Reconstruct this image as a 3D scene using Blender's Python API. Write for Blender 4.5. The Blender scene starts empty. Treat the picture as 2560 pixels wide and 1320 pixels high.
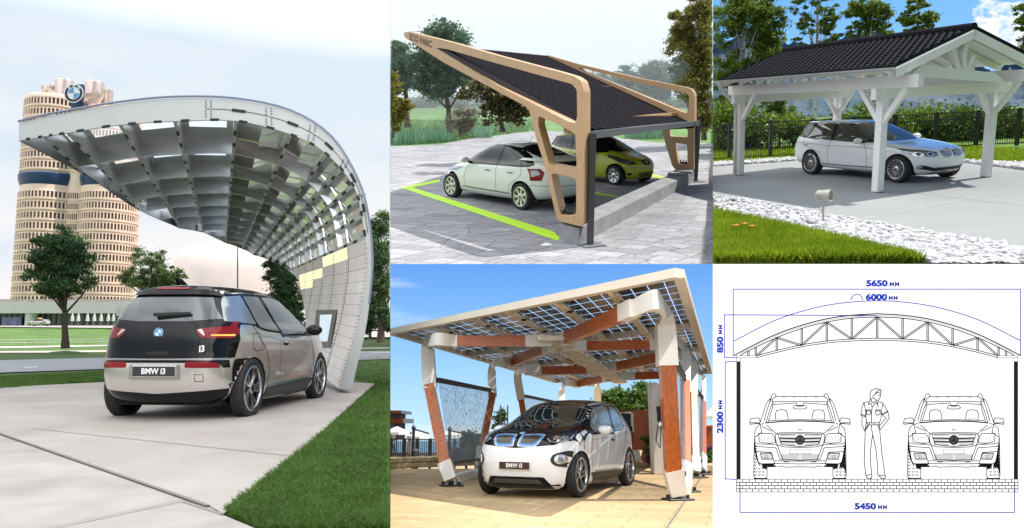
import bpy, bmesh, math, random
import numpy as np
from mathutils import Vector as V, Matrix, noise
from mathutils.bvhtree import BVHTree
sc = bpy.context.scene
COL = sc.collection
rnd = random.Random(7)
PI = math.pi
# ---------------------------------------------------------------- camera, sky, sun, exposure
F = 1800.0                      # focal length in pixels of the 2560 px wide picture
cam = bpy.data.cameras.new('camera'); camo = bpy.data.objects.new('camera', cam); COL.objects.link(camo)
camo.rotation_euler = (PI/2, 0, 0)
cam.sensor_width = 36; cam.lens = 36*F/2560; cam.clip_start = .05; cam.clip_end = 8000
sc.camera = camo
SUN = V((.50, .05, .865)).normalized()
world = bpy.data.worlds.new("World"); sc.world = world; world.use_nodes = True
_n = world.node_tree.nodes; _bg = _n['Background']
_s = _n.new('ShaderNodeTexSky'); _s.sky_type = 'NISHITA'; _s.sun_disc = False
_s.sun_elevation = math.asin(SUN.z); _s.sun_rotation = math.atan2(SUN.x, SUN.y)
world.node_tree.links.new(_s.outputs[0], _bg.inputs[0]); _bg.inputs[1].default_value = .092
sl = bpy.data.lights.new('sun', 'SUN'); sl.energy = 5.0; sl.angle = math.radians(.5); sl.color = (1, .95, .87)
so = bpy.data.objects.new('sun', sl); COL.objects.link(so); so.rotation_euler = SUN.to_track_quat('Z', 'Y').to_euler()
sc.view_settings.view_transform = 'Standard'; sc.view_settings.look = 'None'
sc.view_settings.exposure = 0.25; sc.view_settings.gamma = 1
sc.cycles.max_bounces = 8; sc.cycles.transparent_max_bounces = 16

# ---------------------------------------------------------------- the five places, each with its own level ground
class Panel:
    def __init__(s, pitch, roll, h, scale, box):
        a, b = math.radians(pitch), math.radians(roll)
        s.R = Matrix.Rotation(b, 3, 'Y') @ Matrix.Rotation(a, 3, 'X')
        s.RT = s.R.transposed(); s.h = h; s.s = scale; s.box = box
        s.M = Matrix.Translation(s.R @ V((0, 0, -h))*scale) @ s.R.to_4x4() @ Matrix.Scale(scale, 4)
        x0, y0, x1, y1 = box; s.planes = []
        if x0 > 0: s.planes.append(V((-1, (x0-1280)/F, 0)))
        if x1 < 2560: s.planes.append(V((1, -(x1-1280)/F, 0)))
        if y0 > 0: s.planes.append(V((0, (y0-660)/F, 1)))
        if y1 < 1320: s.planes.append(V((0, -(y1-660)/F, -1)))
    def d(s, x, y): return s.RT @ V(((x-1280)/F, 1, -(y-660)/F))
    def g(s, x, y, z=0.):
        d = s.d(x, y); t = (z-s.h)/d.z; return V((d.x*t, d.y*t, z))
    def at(s, x, y, Y):
        d = s.d(x, y); t = Y/d.y; return V((d.x*t, Y, s.h+d.z*t))
    def on(s, x, y, P, n):
        d = s.d(x, y); o = V((0, 0, s.h)); t = (V(P)-o).dot(n)/d.dot(n); return o+d*t
L = Panel(-5.6, 0, 1.08, 1, (0, 0, 975, 1320))
TM = Panel(13.5, 0, 2.62, 4, (976, 0, 1782, 660))
TR = Panel(12.6, -3., 2.36, 4, (1782, 0, 2560, 660))
BM = Panel(-12.6, 0, 1.12, 1, (976, 660, 1782, 1320))
CUR = L
MW = {}          # object -> world matrix
PAN = {}         # object -> panel
def use(p):
    global CUR; CUR = p

# ---------------------------------------------------------------- objects
def label(o, lab=None, cat=None, group=None, kind=None):
    if lab: o['label'] = lab
    if cat: o['category'] = cat
    if group: o['group'] = group
    if kind: o['kind'] = kind
    return o
def place(o, local, parent=None):
    if parent is None:
        w = CUR.M @ local; o.matrix_basis = w
    else:
        o.parent = parent; w = MW[parent] @ local; o.matrix_basis = local
    MW[o] = w; PAN[o] = CUR
def thing(name, lab, cat, loc=(0, 0, 0), rz=0, group=None, sc_=1.):
    o = bpy.data.objects.new(name, None); COL.objects.link(o); o.empty_display_size = .1
    place(o, Matrix.Translation(V(loc)) @ Matrix.Rotation(rz, 4, 'Z') @ (Matrix.Diagonal((*sc_, 1)) if isinstance(sc_, tuple) else Matrix.Scale(sc_, 4)))
    return label(o, lab, cat, group)
def ob(name, mb, mats, parent=None, flat=True, local=None, smooth=None, pan=True):
    """mb in place coordinates (flat=True) or in the parent's own (flat=False)"""
    me = mb.mesh(name) if isinstance(mb, MB) else mb
    for m in (mats if isinstance(mats, (list, tuple)) else [mats]): me.materials.append(m)
    if smooth is not None:
        me.shade_smooth()
        me.set_sharp_from_angle(angle=math.radians(smooth))
    o = bpy.data.objects.new(name, me); COL.objects.link(o)
    lm = local or Matrix()
    if parent is not None and flat:
        lm = MW[parent].inverted() @ CUR.M @ lm
    place(o, lm, parent)
    return o
def dup(o, local=None, parent=None, lab=None):
    c = o.copy(); COL.objects.link(c)
    if parent is None: place(c, local)
    else: place(c, local if local is not None else MW[o.parent].inverted() @ MW[o], parent)
    if lab: c['label'] = lab
    for ch in [q for q in list(MW) if q.parent == o and q != c]:
        dup(ch, None, c)
    return c

class MB:
    def __init__(s): s.v = []; s.f = []; s.m = []; s.mi = 0
    def add(s, vs, fs):
        b = len(s.v); s.v += [tuple(v) for v in vs]
        for f in fs: s.f.append([b+i for i in f]); s.m.append(s.mi)
        return s
    def mesh(s, name):
        me = bpy.data.meshes.new(name); me.from_pydata(s.v, [], s.f)
        if any(s.m): me.polygons.foreach_set('material_index', s.m)
        me.validate(); me.update(); return me
    def box(s, c, d, rz=0, M=None, bev=0):
        c = V(c); x, y, z = d[0]/2, d[1]/2, d[2]/2
        R = Matrix.Rotation(rz, 3, 'Z') if M is None else M
        if bev:
            pts = []; b = bev
            for sx in (-1, 1):
                for sy in (-1, 1):
                    for sz in (-1, 1):
                        pts += [(sx*(x-b), sy*(y-b), sz*z), (sx*(x-b), sy*y, sz*(z-b)), (sx*x, sy*(y-b), sz*(z-b))]
            bm = bmesh.new()
            for p in pts: bm.verts.new(p)
            bmesh.ops.convex_hull(bm, input=bm.verts)
            bmesh.ops.dissolve_limit(bm, angle_limit=.02, verts=bm.verts, edges=bm.edges)
            bm.verts.index_update()
            s.add([c+R@v.co for v in bm.verts], [[v.index for v in f.verts] for f in bm.faces]); bm.free(); return s
        vs = [c+R@V((i*x, j*y, k*z)) for i in (-1, 1) for j in (-1, 1) for k in (-1, 1)]
        return s.add(vs, [(0, 1, 3, 2), (4, 6, 7, 5), (0, 4, 5, 1), (2, 3, 7, 6), (0, 2, 6, 4), (1, 5, 7, 3)])
    def bar(s, a, b, w, h, up=(0, 0, 1), w2=None, h2=None, ext=0):
        a, b = V(a), V(b); d = (b-a).normalized(); a = a-d*ext; b = b+d*ext
        r = d.cross(V(up))
        if r.length < 1e-4: r = V((1, 0, 0))
        r.normalize(); u = r.cross(d)
        w2 = w2 or w; h2 = h2 or h
        vs = [p+r*(i*ww/2)+u*(j*hh/2) for p, ww, hh in ((a, w, h), (b, w2, h2)) for i in (-1, 1) for j in (-1, 1)]
        return s.add(vs, [(0, 1, 3, 2), (4, 6, 7, 5), (0, 4, 5, 1), (2, 3, 7, 6), (0, 2, 6, 4), (1, 5, 7, 3)])
    def tube(s, pts, r, n=8, cap=True):
        pts = [V(p) for p in pts]; rr = r if isinstance(r, (list, tuple)) else [r]*len(pts)
        vs = []; fs = []; pr = None
        for i, p in enumerate(pts):
            d = (pts[min(i+1, len(pts)-1)]-pts[max(i-1, 0)]).normalized()
            if pr is None: pr = d.orthogonal().normalized()
            else: pr = (pr-d*pr.dot(d)).normalized()
            q = d.cross(pr)
            vs += [p+(pr*math.cos(2*PI*k/n)+q*math.sin(2*PI*k/n))*rr[i] for k in range(n)]
        for i in range(len(pts)-1):
            for k in range(n): fs.append((i*n+k, i*n+(k+1) % n, (i+1)*n+(k+1) % n, (i+1)*n+k))
        if cap: fs += [tuple(range(n-1, -1, -1)), tuple((len(pts)-1)*n+k for k in range(n))]
        return s.add(vs, fs)
    def lathe(s, prof, M=None, n=32, a0=0, a1=2*PI):
        """prof: (r, z) about local z"""
        M = M or Matrix(); full = abs(a1-a0-2*PI) < 1e-6; m = n if full else n+1; vs = []; fs = []
        for k in range(m):
            a = a0+(a1-a0)*k/n
            vs += [M @ V((r*math.cos(a), r*math.sin(a), z)) for r, z in prof]
        p = len(prof)
        for k in range(n):
            k2 = (k+1) % m
            for i in range(p-1): fs.append((k*p+i, k2*p+i, k2*p+i+1, k*p+i+1))
        return s.add(vs, fs)
    def prism(s, poly, a, b):
        """poly: list of 3D points; extruded from +a to +b (vectors)"""
        n = len(poly); vs = [V(p)+V(a) for p in poly]+[V(p)+V(b) for p in poly]
        fs = [tuple(range(n)), tuple(range(2*n-1, n-1, -1))]+[(i, i+n, (i+1) % n+n, (i+1) % n) for i in range(n)]
        return s.add(vs, fs)
    def grid(s, fn, nu, nv):
        vs = [fn(i/nu, j/nv) for i in range(nu+1) for j in range(nv+1)]
        return s.add(vs, [(i*(nv+1)+j, (i+1)*(nv+1)+j, (i+1)*(nv+1)+j+1, i*(nv+1)+j+1) for i in range(nu) for j in range(nv)])
    def strip(s, A, B):
        n = len(A); return s.add(list(A)+list(B), [(i, i+1, n+i+1, n+i) for i in range(n-1)])
def fastmesh(name, verts, faces_n, k=4):
    """numpy quads/tris: verts (N,3), every k verts one face"""
    me = bpy.data.meshes.new(name); n = len(verts)
    me.vertices.add(n); me.vertices.foreach_set('co', np.asarray(verts, dtype=np.float32).ravel())
    nf = n//k; me.loops.add(n); me.loops.foreach_set('vertex_index', np.arange(n, dtype=np.int32))
    me.polygons.add(nf); me.polygons.foreach_set('loop_start', np.arange(0, n, k, dtype=np.int32))
    me.polygons.foreach_set('loop_total', np.full(nf, k, dtype=np.int32))
    me.update(calc_edges=True); return me
def spline(pts, n):
    """Catmull-Rom through pts (tuples), n samples per span"""
    P = [V(p) if len(p) == 3 else V((p[0], p[1], 0)) for p in pts]; out = []
    for i in range(len(P)-1):
        p0 = P[i-1] if i else P[0]*2-P[1]; p1, p2 = P[i], P[i+1]; p3 = P[i+2] if i+2 < len(P) else P[-1]*2-P[-2]
        for k in range(n):
            t = k/n; out.append(.5*((2*p1)+(p2-p0)*t+(2*p0-5*p1+4*p2-p3)*t*t+(3*p1-p0-3*p2+p3)*t**3))
    out.append(P[-1]); return out
def text_mesh(body, size, bold=0., align='CENTER', ext=.0, spacing=1.):
    cu = bpy.data.curves.new('lettering', 'FONT'); cu.body = body; cu.size = size; cu.align_x = align; cu.align_y = 'CENTER'
    cu.offset = bold; cu.extrude = ext; cu.space_character = spacing; cu.resolution_u = 3
    o = bpy.data.objects.new('lettering', cu); COL.objects.link(o)
    dg = bpy.context.evaluated_depsgraph_get(); me = bpy.data.meshes.new_from_object(o.evaluated_get(dg))
    bpy.data.objects.remove(o); bpy.data.curves.remove(cu); return me

# ---------------------------------------------------------------- materials
MATS = {}
class NT:
    def __init__(s, name):
        s.m = bpy.data.materials.new(name); s.m.use_nodes = True; s.t = s.m.node_tree; s.n = s.t.nodes
        s.b = s.n['Principled BSDF']; s.out = s.n['Material Output']
    def new(s, t, **k):
        n = s.n.new('ShaderNode'+t)
        for a, v in k.items(): setattr(n, a, v)
        return n
    def ln(s, a, b): s.t.links.new(a, b)
    def co(s, kind='Object'):
        return s.new('TexCoord').outputs[kind]
    def noise(s, scale, detail=4, vec=None, rough=.6, dist=0):
        n = s.new('TexNoise'); n.inputs['Scale'].default_value = scale; n.inputs['Detail'].default_value = detail
        n.inputs['Roughness'].default_value = rough; n.inputs['Distortion'].default_value = dist
        s.ln(vec or s.co(), n.inputs['Vector']); return n.outputs['Fac']
    def ramp(s, fac, stops, interp='LINEAR'):
        r = s.new('ValToRGB'); r.color_ramp.interpolation = interp; e = r.color_ramp.elements
        while len(e) < len(stops): e.new(.5)
        for q, (p, c) in zip(e, stops): q.position = p; q.color = (*c, 1) if len(c) == 3 else c
        s.ln(fac, r.inputs[0]); return r.outputs[0]
    def mix(s, fac, a, b, mode='MIX'):
        m = s.new('Mix'); m.data_type = 'RGBA'; m.blend_type = mode
        for i, v in ((0, fac), (6, a), (7, b)):
            if isinstance(v, (int, float)): m.inputs[i].default_value = v
            elif isinstance(v, tuple): m.inputs[i].default_value = (*v, 1)
            else: s.ln(v, m.inputs[i])
        return m.outputs[2]
    def math(s, op, a, b=None, c=None):
        m = s.new('Math'); m.operation = op
        for i, v in enumerate((a, b, c)):
            if v is None: continue
            if isinstance(v, (int, float)): m.inputs[i].default_value = v
            else: s.ln(v, m.inputs[i])
        return m.outputs[0]
    def bump(s, h, strength=.3, dist=.02):
        b = s.new('Bump'); b.inputs['Strength'].default_value = strength; b.inputs['Distance'].default_value = dist
        s.ln(h, b.inputs['Height']); s.ln(b.outputs[0], s.b.inputs['Normal'])
def mat(name, col, rough=.5, metal=0, var=0, vs=4., bump=0, bs=40., coat=0, spec=.5, isl=0, **kw):
    if name in MATS: return MATS[name]
    t = NT(name); b = t.b
    b.inputs['Roughness'].default_value = rough; b.inputs['Metallic'].default_value = metal
    b.inputs['Coat Weight'].default_value = coat; b.inputs['Coat Roughness'].default_value = .03
    b.inputs['Specular IOR Level'].default_value = spec
    c = col
    if var:
        f = t.noise(vs, 5); d = tuple(max(0, x*(1-var)) for x in col); l = tuple(min(1, x*(1+var)) for x in col)
        c = t.ramp(f, [(.3, d), (.7, l)]); 
        if isl:
            g = t.new('NewGeometry'); c = t.mix(t.math('MULTIPLY', g.outputs['Random Per Island'], isl), c, tuple(x*.35 for x in col))
        t.ln(c, b.inputs['Base Color'])
    else: b.inputs['Base Color'].default_value = (*col, 1)
    if bump: t.bump(t.noise(bs, 3), bump)
    MATS[name] = t.m; return t.m
def leafmat(name, dark, light, yellow=None, tr=.35, scale=1.2):
    if name in MATS: return MATS[name]
    t = NT(name); g = t.new('NewGeometry'); t.b.inputs['Roughness'].default_value = .55
    f = t.math('ADD', t.math('MULTIPLY', t.noise(scale, 3), .6), t.math('MULTIPLY', g.outputs['Random Per Island'], .45))
    st = [(.25, dark), (.7, light)]
    if yellow: st.append((.9, yellow))
    c = t.ramp(f, st); t.ln(c, t.b.inputs['Base Color'])
    tl = t.new('BsdfTranslucent'); t.ln(c, tl.inputs[0])
    mx = t.new('MixShader'); mx.inputs[0].default_value = tr
    t.ln(t.b.outputs[0], mx.inputs[1]); t.ln(tl.outputs[0], mx.inputs[2]); t.ln(mx.outputs[0], t.out.inputs[0])
    MATS[name] = t.m; return t.m
def emit(name, col, st=1.):
    if name in MATS: return MATS[name]
    t = NT(name); e = t.new('Emission'); e.inputs[0].default_value = (*col, 1); e.inputs[1].default_value = st
    t.ln(e.outputs[0], t.out.inputs[0]); t.n.remove(t.b); MATS[name] = t.m; return t.m
def skymat(name, stops, clouds=None, st=1., blob=None):
    """gradient over the height of the view direction (object z / distance) with optional cloud noise"""
    t = NT(name); co = t.co(); nrm = t.new('VectorMath', operation='NORMALIZE'); t.ln(co, nrm.inputs[0])
    sp = t.new('SeparateXYZ'); t.ln(nrm.outputs[0], sp.inputs[0])
    c = t.ramp(sp.outputs[2], stops)
    if clouds:
        for (scale, lo, hi, colr, sx, sz, off, det) in clouds:
            mp = t.new('Mapping'); t.ln(nrm.outputs[0], mp.inputs[0]); mp.inputs['Scale'].default_value = (sx, sx, sz); mp.inputs['Location'].default_value = off
            f = t.noise(scale, det, mp.outputs[0], .55, .3)
            m = t.ramp(f, [(lo, (0, 0, 0)), (hi, (1, 1, 1))])
            if blob:
                dt = t.new('VectorMath', operation='DISTANCE'); t.ln(nrm.outputs[0], dt.inputs[0]); dt.inputs[1].default_value = blob[0]
                g2 = t.ramp(dt.outputs['Value'], [(0, (1, 1, 1)), (blob[1]*.35, (.75, .75, .75)), (blob[1], (0, 0, 0))]); m = t.ramp(t.math('MULTIPLY', t.math('ADD', g2, t.math('MULTIPLY', f, 2.2)), .5), [(.86, (0, 0, 0)), (.99, (1, 1, 1))])
            c = t.mix(m, c, colr)
    e = t.new('Emission'); t.ln(c, e.inputs[0]); e.inputs[1].default_value = st
    t.ln(e.outputs[0], t.out.inputs[0]); t.n.remove(t.b); return t.m
# ---------------------------------------------------------------- trim every place to its own bay
def trim():
    for o, p in list(PAN.items()):
        if o.type != 'MESH' or not p.planes: continue
        me = o.data; n = len(me.vertices)
        co = np.empty(n*3, np.float32); me.vertices.foreach_get('co', co); co = co.reshape(-1, 3)
        W = np.array(MW[o]); w = co @ W[:3, :3].T + W[:3, 3]
        for pl in p.planes:
            d = w @ np.array(pl[:])
            if d.max() <= 1e-5: continue
            if d.min() >= 0:
                for ch in [q for q in PAN if q.parent == o]: ch.parent = None
                PAN.pop(o); bpy.data.objects.remove(o); break
            if me.users > 1: me = me.copy(); o.data = me
            Wi = MW[o].inverted()
            if len(me.polygons) > 15000:
                bad = d > 0; bm = bmesh.new(); bm.from_mesh(me); bm.verts.ensure_lookup_table()
                bmesh.ops.delete(bm, geom=[bm.verts[i] for i in np.nonzero(bad)[0]], context='VERTS')
            else:
                bm = bmesh.new(); bm.from_mesh(me)
                no = (MW[o].to_3x3().transposed() @ pl).normalized(); c0 = Wi @ V((0, 0, 0))
                bmesh.ops.bisect_plane(bm, geom=bm.verts[:]+bm.edges[:]+bm.faces[:], dist=1e-6, plane_co=c0, plane_no=no, clear_outer=True)
            bm.to_mesh(me); bm.free(); n = len(me.vertices)
            if n == 0: PAN.pop(o); bpy.data.objects.remove(o); break
            co = np.empty(n*3, np.float32); me.vertices.foreach_get('co', co); co = co.reshape(-1, 3); w = co @ W[:3, :3].T + W[:3, 3]
# ---------------------------------------------------------------- car kit
def pchip(xs, ys, x):
    i = max(0, min(len(xs)-2, next((k for k in range(len(xs)-1) if x <= xs[k+1]), len(xs)-2)))
    def sl(k): return (ys[k+1]-ys[k])/(xs[k+1]-xs[k])
    def m(k):
        if k <= 0: return sl(0)
        if k >= len(xs)-1: return sl(len(xs)-2)
        a, b = sl(k-1), sl(k)
        return 0 if a*b <= 0 else 2*a*b/(a+b)
    h = xs[i+1]-xs[i]; t = (x-xs[i])/h
    return (2*t**3-3*t*t+1)*ys[i]+(t**3-2*t*t+t)*h*m(i)+(-2*t**3+3*t*t)*ys[i+1]+(t**3-t*t)*h*m(i+1)
def car_shell(rings, xm, n_t=176, sub=4):
    """rings: (zmid, zfront, zrear, xfront, xrear, halfwidth, nf, nr) from sill to roof"""
    R = len(rings); J = []
    for j in range((R-1)*sub+1):
        t = j/sub; J.append([pchip(list(range(R)), [r[k] for r in rings], t) for k in range(8)])
    vs = []; fs = []
    xm0 = xm
    for zm, zf, zr, xf, xr, w, nf, nr in J:
        xm = min(max(xm0, xr+.3*(xf-xr)), xf-.3*(xf-xr))
        for k in range(n_t):
            a = 2*PI*k/n_t; c, s = math.cos(a), math.sin(a); fr = c >= 0; n = nf if fr else nr
            e = 2/n; ax = (xf-xm) if fr else (xm-xr)
            x = xm+math.copysign(abs(c)**e, c)*ax; y = math.copysign(abs(s)**e, s)*w
            u = abs(c)**e; z = zm+((zf if fr else zr)-zm)*u*u
            vs.append((x, y, z))
    m = len(J)
    for j in range(m-1):
        for k in range(n_t): fs.append((j*n_t+k, j*n_t+(k+1) % n_t, (j+1)*n_t+(k+1) % n_t, (j+1)*n_t+k))
    fs.append(tuple(range(n_t-1, -1, -1))); fs.append(tuple((m-1)*n_t+k for k in range(n_t)))
    me = bpy.data.meshes.new('shell'); me.from_pydata(vs, [], fs)
    bm = bmesh.new(); bm.from_mesh(me); bmesh.ops.remove_doubles(bm, verts=bm.verts, dist=1e-5)
    bmesh.ops.recalc_face_normals(bm, faces=bm.faces); bm.to_mesh(me); tree = BVHTree.FromBMesh(bm); bm.free()
    return me, tree
def cut_arches(me, arches):
    bm = bmesh.new(); bm.from_mesh(me)
    for (x0, r, w) in arches:
        for s in (-1, 1):
            ins = lambda v: s*v.co.y > w-.30 and math.hypot(v.co.x-x0, v.co.z-.33) < r
            I = {v for v in bm.verts if ins(v)}; B = [v for v in I if any(w2 not in I for f in v.link_faces for w2 in f.verts)]
            dead = [f for f in bm.faces if all(v in I for v in f.verts)]
            for v in B:
                d = V((v.co.x-x0, v.co.z-.33)); d.normalize()
                if v.co.z < .33: v.co.x = x0+math.copysign(math.sqrt(max(r*r-(v.co.z-.33)**2, 0)), d.x)
                else: v.co.x = x0+d.x*r; v.co.z = .33+d.y*r
            bmesh.ops.delete(bm, geom=dead, context='FACES')
            ed = [e for e in bm.edges if e.is_boundary and all(s*v.co.y > w-.36 and abs(math.hypot(v.co.x-x0, v.co.z-.33)-r) < .004 for v in e.verts)]
            g = bmesh.ops.extrude_edge_only(bm, edges=ed)['geom']
            for v in g:
                if isinstance(v, bmesh.types.BMVert): v.co.y = s*(w-.36)
            for f in g:
                if isinstance(f, bmesh.types.BMFace): f.material_index = 1
    bmesh.ops.recalc_face_normals(bm, faces=bm.faces)
    bm.to_mesh(me); bm.free()
CUTS = []
AX = {'right': (V((0, -1, 0)), lambda u, v: V((u, -3, v))), 'left': (V((0, 1, 0)), lambda u, v: V((u, 3, v))),
      'front': (V((1, 0, 0)), lambda u, v: V((6, u, v))), 'rear': (V((-1, 0, 0)), lambda u, v: V((-4, u, v))),
      'top': (V((0, 0, 1)), lambda u, v: V((u, v, 4)))}
def patch(tree, side, poly, off=.004, step=.04, rnd_=0, thick=0):
    """polygon drawn in a side/front/top view, wrapped onto the car body"""
    out, org = AX[side]
    if rnd_: poly = rounded(poly, rnd_)
    bm = bmesh.new(); vs = [bm.verts.new((p[0], p[1], 0)) for p in poly]; f = bm.faces.new(vs); f.normal_update()
    bmesh.ops.triangulate(bm, faces=[f])
    us = [p[0] for p in poly]; ws = [p[1] for p in poly]
    for k in range(2):
        lo, hi = (min(us), max(us)) if k == 0 else (min(ws), max(ws)); q = math.floor(lo/step)*step+step
        while q < hi-1e-4:
            no = (1, 0, 0) if k == 0 else (0, 1, 0)
            bmesh.ops.bisect_plane(bm, geom=bm.verts[:]+bm.edges[:]+bm.faces[:], dist=1e-6, plane_co=(q if k == 0 else 0, q if k else 0, 0), plane_no=no); q += step
    dead = []
    for v in bm.verts:
        hit, nrm, _, _ = tree.ray_cast(org(v.co.x, v.co.y), -out)
        if hit is None: dead.append(v)
        elif any(math.hypot(hit.x-x0, hit.z-.33) < r_-.004 and abs(hit.y) > w_-.3 for x0, r_, w_ in CUTS): dead.append(v)
        else:
            if nrm.dot(out) < 0: nrm = -nrm
            v.co = hit+nrm*off
    bmesh.ops.delete(bm, geom=dead, context='VERTS')
    me = bpy.data.meshes.new('patch'); bmesh.ops.recalc_face_normals(bm, faces=bm.faces)
    if thick:
        bmesh.ops.solidify(bm, geom=bm.faces[:], thickness=thick)
    bm.to_mesh(me); bm.free(); me.shade_smooth(); return me
def rounded(poly, r, n=4):
    out = []; m = len(poly)
    for i in range(m):
        p = V((*poly[i], 0)); a = V((*poly[i-1], 0)); b = V((*poly[(i+1) % m], 0))
        da, db = a-p, b-p; ra = min(r, da.length*.45, db.length*.45)
        if ra < 1e-4: out.append((p.x, p.y)); continue
        q0, q1 = p+da.normalized()*ra, p+db.normalized()*ra
        for k in range(n+1):
            t = k/n; q = q0*(1-t)**2+p*2*t*(1-t)+q1*t*t; out.append((q.x, q.y))
    return out
def line_poly(pts, w):
    """thin closed outline along an open polyline"""
    P = [V((*p, 0)) for p in pts]; A = []; B = []
    for i, p in enumerate(P):
        d = (P[min(i+1, len(P)-1)]-P[max(i-1, 0)]).normalized(); n = V((-d.y, d.x, 0))*w/2
        A.append(((p+n).x, (p+n).y)); B.append(((p-n).x, (p-n).y))
    return A+B[::-1]
def mir(poly): return [(-a, b) for a, b in poly]
def ell(cx, cy, rx, ry, n=24, a0=0, a1=2*PI): return [(cx+rx*math.cos(a0+(a1-a0)*k/n), cy+ry*math.sin(a0+(a1-a0)*k/n)) for k in range(n)]
def wheel(car, x, y, r, w, style, rim_m, rr=None, rot=0):
    """tyre with rim, spokes and cap; outer side faces away from the car"""
    s = 1 if y > 0 else -1; rr = rr or r*.72
    T = Matrix.Translation((x, y, r)) @ Matrix.Rotation(-s*PI/2, 4, 'X') @ Matrix.Rotation(rot, 4, 'Z')
    b = MB(); h = w/2; ri = rr
    b.lathe([(ri, h*.3), (ri, h*.86), (ri+.012, h*.95), (r*.9, h*.98), (r*.965, h*.9), (r*.992, h*.72), (r, h*.3), (r, h*.26), (r*.985, h*.25), (r*.985, h*.2), (r, h*.19), (r, -h*.19), (r*.985, -h*.2), (r*.985, -h*.25), (r, -h*.26), (r, -h*.6), (r*.96, -h*.92), (r*.88, -h), (ri, -h), (ri, h*.3)], T, 56)
    o = ob('wheel', b, MT['tyre'], car, flat=False, smooth=35)
    b = MB(); b.lathe([(ri+.008, h*.90), (ri-.004, h*.98), (ri-.02, h*.93), (ri-.03, h*.55), (ri-.03, -h*.7)], T, 48)
    zz = h*.86
    def spoke(a0, a1, r0, r1, w0, w1, z0, z1, d=.03):
        p0 = V((r0*math.cos(a0), r0*math.sin(a0), z0)); p1 = V((r1*math.cos(a1), r1*math.sin(a1), z1))
        t = (p1-p0).normalized(); n = V((-t.y, t.x, 0)).normalized()
        vs = [T @ (p+n*(i*ww/2)+V((0, 0, j))) for p, ww in ((p0, w0), (p1, w1)) for i in (-1, 1) for j in (-d, 0)]
        b.add(vs, [(0, 1, 3, 2), (4, 6, 7, 5), (0, 4, 5, 1), (2, 3, 7, 6), (0, 2, 6, 4), (1, 5, 7, 3)])
    if style == 'turbine':
        for k in range(5):
            a = 2*PI*k/5
            spoke(a-.10, a+.13, .05, ri-.015, .030, .042, zz-.02, zz)
            spoke(a+.22, a+.40, .05, ri-.015, .018, .020, zz-.03, zz-.01)
            spoke(a+.52, a+.62, .06, ri-.015, .014, .036, zz-.03, zz-.004)
        b.lathe([(.001, zz+.002), (.05, zz), (.062, zz-.012), (.062, zz-.05)], T, 24)
    elif style == 'multi':
        for k in range(20): a = 2*PI*k/20; spoke(a, a, .055, ri-.012, .012, .016, zz-.012, zz)
        b.lathe([(.001, zz+.004), (.05, zz), (.075, zz-.012), (.075, zz-.05)], T, 24)
    else:
        for k in range(7): a = 2*PI*k/7; spoke(a, a, .05, ri-.012, .05, .095, zz-.015, zz)
        b.lathe([(.001, zz+.004), (.05, zz), (.085, zz-.012), (.085, zz-.05)], T, 24)
    ob('rim', b, rim_m, o, flat=False, local=Matrix(), smooth=30)
    b = MB(); b.lathe([(.001, -h*.1), (ri-.02, -h*.1), (ri-.02, -h*.2)], T, 32)
    b.lathe([(.001, h*.25), (ri*.62, h*.25), (ri*.62, h*.1)], T, 32)
    ob('brake_disc', b, MT['brake'], o, flat=False)
    b = MB(); b.lathe([(.001, zz+.008), (.026, zz+.007), (.028, zz)], T, 20); ob('hub_cap', b, MT['blackgloss'], o, flat=False)
    return o
MT = {}
MT['tyre'] = mat('tyre rubber', (.018, .018, .019), .75, bump=.1, bs=120)
MT['brake'] = mat('brake metal', (.05, .05, .052), .45, .6)
MT['blackgloss'] = mat('gloss black', (.004, .004, .005), .07, 0, spec=.3)
MT['blackplastic'] = mat('black plastic', (.02, .02, .021), .42)
MT['liner'] = mat('wheel arch liner', (.008, .008, .008), .9)
MT['glass'] = mat('tinted car glass', (.008, .010, .011), .03, 0, spec=.45)
MT['chrome'] = mat('chrome', (.75, .76, .78), .12, 1)
MT['alloy'] = mat('machined alloy', (.62, .63, .65), .25, 1)
MT['seam'] = mat('panel gap', (.01, .01, .01), .8)
MT['redlens'] = mat('red lamp lens', (.22, .008, .012), .12, 0, spec=.3)
MT['paleLens'] = mat('pale lamp lens', (.5, .4, .38), .08, .2, coat=1)
MT['lampglass'] = mat('headlamp glass', (.30, .33, .37), .05, .75, coat=1)
MT['darklamp'] = mat('headlamp housing', (.03, .035, .045), .15, .3, coat=1)
MT['white'] = mat('white print', (.85, .85, .85), .4)
MT['badgeblue'] = mat('badge blue', (.05, .30, .62), .2, coat=1)
MT['ringblue'] = mat('bright blue trim', (.05, .27, .72), .2, coat=1)
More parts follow.
